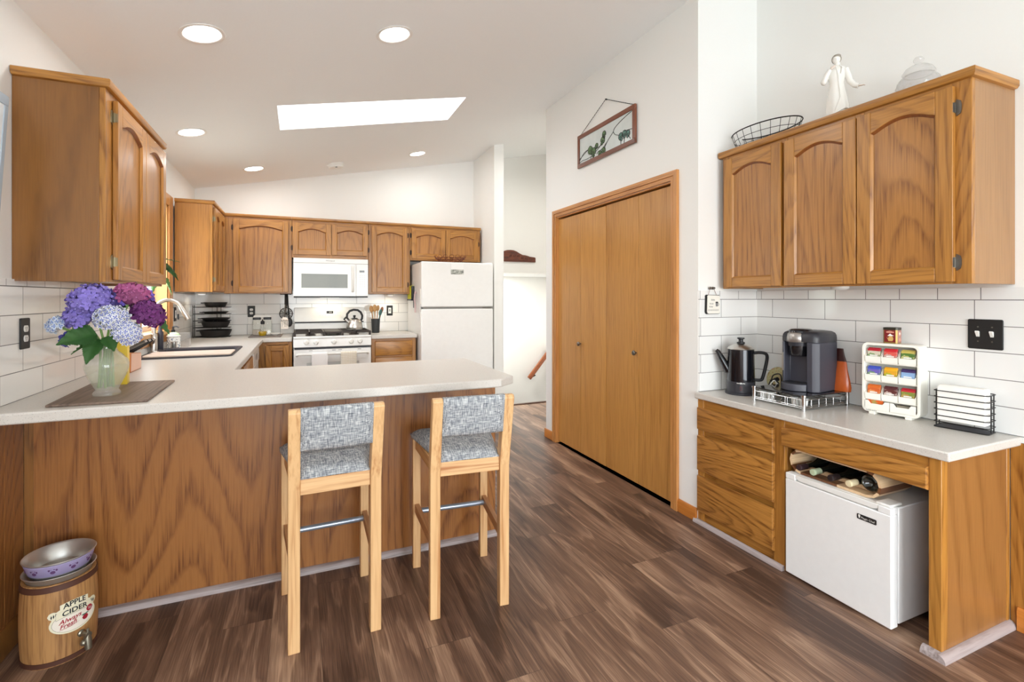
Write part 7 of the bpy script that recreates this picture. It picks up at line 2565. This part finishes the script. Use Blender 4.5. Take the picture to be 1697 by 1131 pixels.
obj('hook', m, steel_dark, pl)

# ------------------------------------------------------------------ on top of the coffee cabinet
TOPZ = 2.1505
fill = MB().box(XF - 0.0, XR - 0.001, 1.012, 2.184, 2.1502, 2.160)
obj('top_board', fill, oak_y, bpy.data.objects['wall_cabinet.006'] if 'wall_cabinet.006' in bpy.data.objects else None)
TOPZ = 2.1602
bk = thing('wire_basket', 'oval black wire basket on top of the coffee cabinet', 'basket', (2.455, 2.02, TOPZ))
m = MB()
bc = Vector((2.455, 2.02, TOPZ))
NB = 40
for (z, a, b_, r) in ((0.003, 0.080, 0.155, 0.0022), (0.045, 0.097, 0.180, 0.0016), (0.085, 0.110, 0.198, 0.0016), (0.125, 0.120, 0.212, 0.0034)):
    m.tube([bc + Vector((a * math.cos(q), b_ * math.sin(q), z)) for q in [2 * PI * i / NB for i in range(NB)]], r, 6, closed=True)
for k in range(22):
    q = 2 * PI * k / 22
    m.tube([bc + Vector((a * math.cos(q), b_ * math.sin(q), z)) for (z, a, b_) in ((0.003, 0.080, 0.155), (0.045, 0.097, 0.180), (0.085, 0.110, 0.198), (0.127, 0.1205, 0.2125))], 0.0015, 5)
for k in range(-3, 4):
    y = k * 0.042
    x = 0.080 * math.sqrt(max(0, 1 - (y / 0.155) ** 2))
    m.tube([bc + Vector((-x, y, 0.003)), bc + Vector((x, y, 0.003))], 0.0015, 5)
for k in range(-1, 2):
    x = k * 0.04
    y = 0.155 * math.sqrt(max(0, 1 - (x / 0.080) ** 2))
    m.tube([bc + Vector((x, -y, 0.003)), bc + Vector((x, y, 0.003))], 0.0015, 5)
obj('wires', m, black_metal, bk)

# porcelain figurine of a woman in a long coat
FG = Vector((2.45, 1.605, TOPZ))
vd = Vector((-2.45, -1.605, 0)).normalized()            # towards the viewer
rd = Vector((-vd.y, vd.x, 0))                           # viewer's right... set below
rd = Vector((0.548, -0.836, 0))
FP = lambda u, d, z: FG + rd * (u * 0.9) + vd * d + Vector((0, 0, z))
fg = thing('figurine', 'white porcelain figurine of a woman in a long coat on the coffee cabinet', 'figurine', tuple(FG))
mp = MB()
obj('base', MB().lathe([(0.001, 0), (0.048, 0), (0.050, 0.004), (0.044, 0.012), (0.001, 0.013)], FG, 28), porcelain, fg)
m = MB()
secs = [(0.072, 0.052, 0.036, 0.000, 0.0), (0.100, 0.053, 0.034, 0.0, 0.0), (0.150, 0.046, 0.030, -0.002, 0.0), (0.190, 0.038, 0.025, -0.003, 0.0), (0.215, 0.034, 0.023, -0.003, 0.0), (0.245, 0.040, 0.026, -0.003, 0.0), (0.272, 0.044, 0.026, -0.002, 0.0),
        (0.288, 0.040, 0.022, -0.001, 0.0), (0.298, 0.022, 0.017, 0.001, 0.0), (0.305, 0.012, 0.012, 0.001, 0.0), (0.318, 0.011, 0.011, 0.001, 0.0)]
rings = []
for (z, a, b_, ou, od) in secs:
    ring = []
    for i in range(36):
        q = 2 * PI * i / 36
        fold = 1 + (0.07 * math.sin(7 * q + 1.0) * max(0, (0.20 - z) / 0.13))
        hem = (0.012 * math.sin(2 * q + 0.6)) if z < 0.08 else 0
        ring.append(FP(ou + a * fold * math.cos(q), od + b_ * fold * math.sin(q), z + hem))
    rings.append(ring)
m.loft(rings)
# raised arm (bent, hand at collar) and the outstretched arm
m.tube([FP(-0.034, 0.002, 0.282), FP(-0.050, 0.006, 0.258), FP(-0.062, 0.012, 0.232)], [0.014, 0.0145, 0.0145], 14)
m.ball(FP(-0.062, 0.013, 0.231), 0.0148, 14, 10)
m.tube([FP(-0.062, 0.014, 0.232), FP(-0.050, 0.024, 0.256), FP(-0.034, 0.029, 0.282)], [0.0145, 0.0125, 0.010], 14)
m.tube([FP(0.036, 0.002, 0.280), FP(0.047, 0.002, 0.25), FP(0.058, 0.004, 0.215), FP(0.078, 0.010, 0.190), FP(0.096, 0.014, 0.182)], [0.015, 0.0145, 0.014, 0.0125, 0.0125], 12)
# lapels and belt knot
m.tube([FP(-0.006, 0.026, 0.296), FP(0.004, 0.030, 0.25), FP(0.008, 0.027, 0.205), FP(0.014, 0.034, 0.14), FP(-0.010, 0.040, 0.075)], 0.0014, 6)
m.tube([FP(0.010, 0.020, 0.300), FP(0.022, 0.024, 0.285), FP(0.016, 0.028, 0.255)], 0.002, 6)
# head with face
hc = FP(-0.004, 0.004, 0.335)
hx_, hy_, hz_ = rd, vd, Vector((0, 0, 1))
m.ball(hc, 1.0, 20, 14, ax=(hx_ * 0.0175, hy_ * 0.019, hz_ * 0.0225))
m.ball(hc + vd * 0.0185 + Vector((0, 0, -0.002)), 1.0, 8, 6, ax=(hx_ * 0.003, hy_ * 0.004, hz_ * 0.005))
m.ball(hc + vd * 0.0165 + Vector((0, 0, -0.010)), 1.0, 8, 6, ax=(hx_ * 0.005, hy_ * 0.002, hz_ * 0.0018))
for s in (-1, 1):
    m.ball(hc + vd * 0.0165 + rd * (0.0065 * s) + Vector((0, 0, 0.003)), 1.0, 8, 6, ax=(hx_ * 0.003, hy_ * 0.0014, hz_ * 0.0014))
# trousers and shoes
for s in (-1, 1):
    m.tube([FP(0.018 * s, 0.0, 0.09), FP(0.020 * s, 0.002, 0.05), FP(0.020 * s, 0.004, 0.018)], [0.016, 0.014, 0.0145], 12)
    m.ball(FP(0.020 * s, 0.014, 0.016), 1.0, 12, 8, ax=(rd * 0.010, vd * 0.022, hz_ * 0.009))
obj('body', m, porcelain, fg, smooth=60)
# hands: palm with five small fingers each
m = MB()
for (o, dirn, up) in ((FP(0.098, 0.015, 0.181), (rd * 0.98 + vd * 0.12 + hz_ * -0.1).normalized(), hz_), (FP(-0.030, 0.029, 0.285), (rd * 0.8 + hz_ * 0.5).normalized(), vd)):
    sd_ = dirn.cross(up).normalized()
    m.ball(o + dirn * 0.006, 1.0, 10, 6, ax=(dirn * 0.009, sd_ * 0.0065, up * 0.0035))
    for k in range(4):
        b0 = o + dirn * 0.012 + sd_ * (-0.0045 + 0.003 * k)
        L = (0.010, 0.0125, 0.012, 0.009)[k]
        m.tube([b0, b0 + dirn * L * 0.6 + up * 0.001, b0 + dirn * L - up * 0.0015], [0.0016, 0.0015, 0.001], 6)
    m.tube([o + dirn * 0.003 - sd_ * 0.006, o + dirn * 0.009 - sd_ * 0.010 + up * 0.001], [0.0018, 0.0012], 6)
obj('hands', m, plain('pale_porcelain_skin', rgb(222, 206, 194), 0.25, coat=0.3), fg, smooth=60)
m = MB()
m.ball(hc + Vector((0, 0, 0.004)) - vd * 0.0055, 1.0, 22, 16, ax=(hx_ * 0.0215, hy_ * 0.0190, hz_ * 0.0240))
m.ball(hc + Vector((0, 0, 0.014)) + vd * 0.004 + rd * 0.002, 1.0, 18, 12, ax=(hx_ * 0.0175, hy_ * 0.0145, hz_ * 0.0105))
obj('hair', m, porcelain_grey, fg, smooth=60)
m = MB().box(-1, 1, -1, 1, 0, 1)
m.v = [FP(0.060 + v.x * 0.010, -0.005 + v.y * 0.008, 0.012 + v.z * 0.075) for v in m.v]
obj('post', m, porcelain_grey, fg, bevel=0.003)

# lidded crystal jar
CJ = Vector((2.455, 1.258, TOPZ))
cj = thing('crystal_jar', 'round cut crystal jar with lid on top of the coffee cabinet', 'jar', tuple(CJ))
rib = lambda a, r, h: r * (1 + 0.035 * math.cos(18 * a + h * 70))
prof = [(0.001, 0), (0.045, 0.0), (0.062, 0.015), (0.076, 0.042), (0.079, 0.065), (0.072, 0.092), (0.058, 0.110), (0.050, 0.116)]
m = MB().lathe(prof + [(0.047, 0.116)] + [(max(r - 0.004, 0.001), h + (0.004 if h < 0.02 else 0)) for r, h in prof[::-1]], CJ, 72, 0, fn=rib)
obj('jar', m, crystal_m, cj, smooth=30)
lp = [(0.054, 0.1165), (0.058, 0.121), (0.057, 0.127), (0.048, 0.142), (0.030, 0.155), (0.012, 0.161), (0.010, 0.165), (0.016, 0.172), (0.019, 0.181), (0.014, 0.191), (0.001, 0.195)]
m = MB().lathe(lp, CJ, 60, 0, fn=lambda a, r, h: r * (1 + 0.02 * math.cos(14 * a + h * 60)))
obj('lid', m, crystal_m, cj, smooth=30)

# ------------------------------------------------------------------ on the walls
# stained glass panel over the closet doors
SGx = XC - 0.002
sg = thing('stained_glass', 'wood framed stained glass panel with green leaves above the closet doors', 'glass panel', (SGx, 3.16, 2.385))
Tg = face_right(0, 0, SGx)
gy0, gy1, gz0, gz1 = -3.546, -2.779, 2.386, 2.656
fw = 0.032
m = MB()
for (a, b_, mi) in (((gy0, gz0), (gy1, gz0 + fw), 0), ((gy0, gz1 - fw), (gy1, gz1), 0)):
    m.tbox(Tg, a[0] + (0.0), b_[0], a[1], b_[1], 0.004, 0.022, 0)
m.tbox(Tg, gy0, gy0 + fw * 0.8, gz0 + fw, gz1 - fw, 0.004, 0.022, 1)
m.tbox(Tg, gy1 - fw, gy1, gz0 + fw, gz1 - fw, 0.004, 0.022, 1)
obj('frame', m, [mahog_y, mahog_z], sg, bevel=0.003)
gm = NT('milky_glass')
tg_ = gm.n('TexCoord')
gm.link(gm.mix(gm.noise(gm.mapping(tg_.outputs['Object'], (1, 1, 0.6)), 12, 3), rgb(196, 206, 206), rgb(226, 232, 230)), gm.b.inputs['Base Color'])
gm.b.inputs['Roughness'].default_value = 0.15
iu0, iu1, iv0, iv1 = gy0 + fw * 0.8, gy1 - fw, gz0 + fw, gz1 - fw
obj('pane', MB().tbox(Tg, iu0, iu1, iv0, iv1, 0.008, 0.012), gm.mat, sg, smooth=0)
G = lambda x, y: (iu0 + (iu1 - iu0) * x, iv0 + (iv1 - iv0) * y)
# leading: lines in panel fractions (x to the right, y up)
lines = [[(1.0, 0.99), (0.82, 0.86), (0.70, 0.72), (0.67, 0.60)], [(0.67, 0.60), (0.70, 0.47), (0.78, 0.36)], [(0.67, 0.60), (0.56, 0.36), (0.50, 0.14)], [(0.56, 0.36), (0.47, 0.20), (0.38, 0.15), (0.36, 0.08)],
         [(0.18, 0.42), (0.10, 0.38), (0.03, 0.22), (0.0, 0.14)], [(0.18, 0.42), (0.08, 0.30), (0.0, 0.20)], [(0.25, 0.10), (0.15, 0.08), (0.06, 0.10), (0.0, 0.05)], [(0.26, 0.12), (0.23, 0.02)], [(0.30, 0.14), (0.28, 0.0)],
         [(0.33, 0.20), (0.40, 0.28), (0.45, 0.40)], [(0.33, 0.40), (0.36, 0.30), (0.46, 0.36)], [(0.86, 0.42), (0.93, 0.40), (1.0, 0.36)], [(0.80, 0.20), (0.80, 0.0)], [(0.86, 0.20), (0.855, 0.02)], [(0.92, 0.22), (0.96, 0.06)]]
m = MB()
for ln in lines:
    pts = [Tg(*G(*p), 0.0125) for p in ln]
    m.tube(spl(pts, 5), 0.0032, 6, flat=0.7)
obj('leading', m, black_metal, sg)
gleaf = [plain('glass_leaf_green', rgb(98, 128, 88), 0.2, noise=0.35, nscale=60), plain('glass_leaf_teal', rgb(92, 132, 122), 0.2, noise=0.35, nscale=60)]


def glass_leaf(cx, cy, s, rot, teal=0):
    base = [(0, -1.0), (0.35, -0.75), (0.30, -0.35), (0.62, -0.45), (0.72, 0.0), (0.55, 0.45), (0.20, 0.72), (0, 0.62), (-0.20, 0.72), (-0.55, 0.45), (-0.72, 0.0), (-0.62, -0.45), (-0.30, -0.35), (-0.35, -0.75)]
    c, sn = math.cos(rot), math.sin(rot)
    gx, gy = G(cx, cy)
    P = [(gx + s * (x * c - y * sn), gy + s * (x * sn + y * c)) for x, y in base]
    m = MB().prism(P[::-1], 0.0122, 0.0135, Tg)
    lo_ = obj('leaf', m, gleaf[teal], sg, smooth=0)
    e = MB()
    e.tube([Tg(p[0], p[1], 0.0135) for p in P], 0.0022, 5, closed=True)
    for k in (1, 4, 10, 13):
        e.tube([Tg(gx, gy + 0.0, 0.0138), Tg(P[k][0], P[k][1], 0.0138)], 0.0015, 5)
    obj('leaf_outline', e, black_metal, lo_)


for (cx, cy, s, r, tl) in ((0.225, 0.36, 0.046, 0.5, 0), (0.295, 0.24, 0.046, -0.1, 0), (0.355, 0.40, 0.030, -0.6, 0), (0.475, 0.50, 0.040, -0.5, 0), (0.50, 0.70, 0.034, 0.1, 0), (0.42, 0.06, 0.030, 0.3, 0), (0.49, 0.10, 0.036, -0.2, 0), (0.80, 0.30, 0.038, 0.3, 1), (0.86, 0.33, 0.036, 0.0, 1), (0.92, 0.28, 0.032, -0.3, 1)):
    glass_leaf(cx, cy, s, r, tl)
m = MB()
ap = Tg(-3.150, 2.822, 0.010)
pa, pb_ = Tg(-3.515, 2.655, 0.010), Tg(-2.800, 2.655, 0.010)
for (a, b_) in ((pa, ap), (pb_, ap)):
    n = int((b_ - a).length / 0.012)
    for k in range(n):
        c0, c1 = a.lerp(b_, k / n), a.lerp(b_, (k + 0.75) / n)
        m.tube([c0, c1], 0.0028 if k % 2 else 0.0022, 5)
m.lathe([(0.006, -0.010), (0.006, 0.0), (0.003, 0.004)], ap, 10, 0, ax=((0, 1, 0), (0, 0, 1), (-1, 0, 0)))
obj('chain', m, black_metal, sg)

# carved plaque and handrail in the stairwell
m = MB()
xs_, ww = 2.345, 0.602
prof = [(0.0, 0.0), (1.0, 0.0), (1.0, 0.62)] + [(0.985, 0.72), (0.94, 0.76), (0.86, 0.80), (0.80, 0.92), (0.74, 1.0), (0.68, 1.02), (0.60, 1.25), (0.53, 1.50), (0.46, 1.64), (0.38, 1.68), (0.30, 1.64), (0.23, 1.50), (0.16, 1.25), (0.10, 1.04), (0.04, 1.0), (0.0, 0.94)]
m.prism([(xs_ + ww * u, 1.797 + 0.093 * v) for u, v in prof], 0.0, 0.022, lambda x, z, n: (x, 6.049 - n, z))
ho = thing('carved_sign', 'dark carved wooden sign with arched top on the hall wall', 'sign', (xs_ + ww / 2, 6.04, 1.797))
obj('board', m, darksign, ho, bevel=0.004)
m = MB()
kr = random.Random(3)
for k in range(9):
    u = 0.10 + 0.095 * k
    z = 1.815 + (0.060 if 2 < k < 6 else 0.035)
    cx = xs_ + ww * u
    m.tube([(cx + 0.014 * math.cos(a), 6.026, z + 0.012 * math.sin(a)) for a in [2 * PI * i / 10 for i in range(10)]], 0.004, 5, closed=True)
m.tube([(xs_ + 0.05, 6.0265, 1.812), (xs_ + ww - 0.08, 6.0265, 1.812)], 0.004, 6)
obj('carving', m, plain('carving_dark', rgb(70, 30, 16), 0.5), ho)
hr_ = thing('handrail', 'reddish wooden handrail on the stairwell wall beside the closet wall', 'handrail', (3.5, 7.05, 0.1))
a, b_ = Vector((3.325, 7.045, 0.040)), Vector((3.72, 7.045, 0.50))
d = (b_ - a).normalized()
nrm = Vector((-d.z, 0, d.x))
m = MB()
sec = [(-0.020, -0.034), (0.020, -0.034), (0.024, 0.010), (0.016, 0.030), (-0.016, 0.030), (-0.024, 0.010)]
m.loft([[p + Vector((0, 1, 0)) * s + nrm * t_ for s, t_ in sec] for p in (a, b_)])
obj('rail', m, rail_wood, hr_, bevel=0.004)
m = MB().tube([a + d * 0.10 - nrm * 0.034, a + d * 0.10 - nrm * 0.060 + Vector((0.01, 0.02, 0)), Vector((a.x + d.x * 0.13, 7.118, a.z + d.z * 0.1 - 0.07))], [0.008, 0.008, 0.012], 10)
m.tube([b_ - d * 0.10 - nrm * 0.034, b_ - d * 0.10 - nrm * 0.060 + Vector((0, 0.02, 0)), Vector((b_.x - d.x * 0.1, 7.118, b_.z - d.z * 0.1 - 0.07))], [0.008, 0.008, 0.012], 10)
obj('bracket', m, black_metal, hr_)

# picture at the left edge, leaning out from the wall at its top
pw = thing('picture', 'pale picture in a grey-blue frame at the left edge on the dining wall', 'picture', (XL + 0.01, 2.05, 1.35))
PTt = lambda u, v, n: Vector((XL + 0.004 + 0.047 * v / 0.78 + n, 1.70 + u, 1.25 + v))
m = MB()
m.tbox(PTt, 0, 0.628, 0, 0.035, 0, 0.007).tbox(PTt, 0, 0.628, 0.745, 0.78, 0, 0.007).tbox(PTt, 0, 0.035, 0.035, 0.745, 0, 0.007).tbox(PTt, 0.605, 0.628, 0.035, 0.745, 0, 0.007)
obj('frame', m, plain('grey_blue_frame', rgb(172, 186, 198), 0.5), pw, bevel=0.0015)
obj('print', MB().tbox(PTt, 0.035, 0.605, 0.035, 0.745, 0.001, 0.004), plain('pale_print', rgb(226, 232, 236), 0.6, noise=0.06, nscale=4), pw, smooth=0)
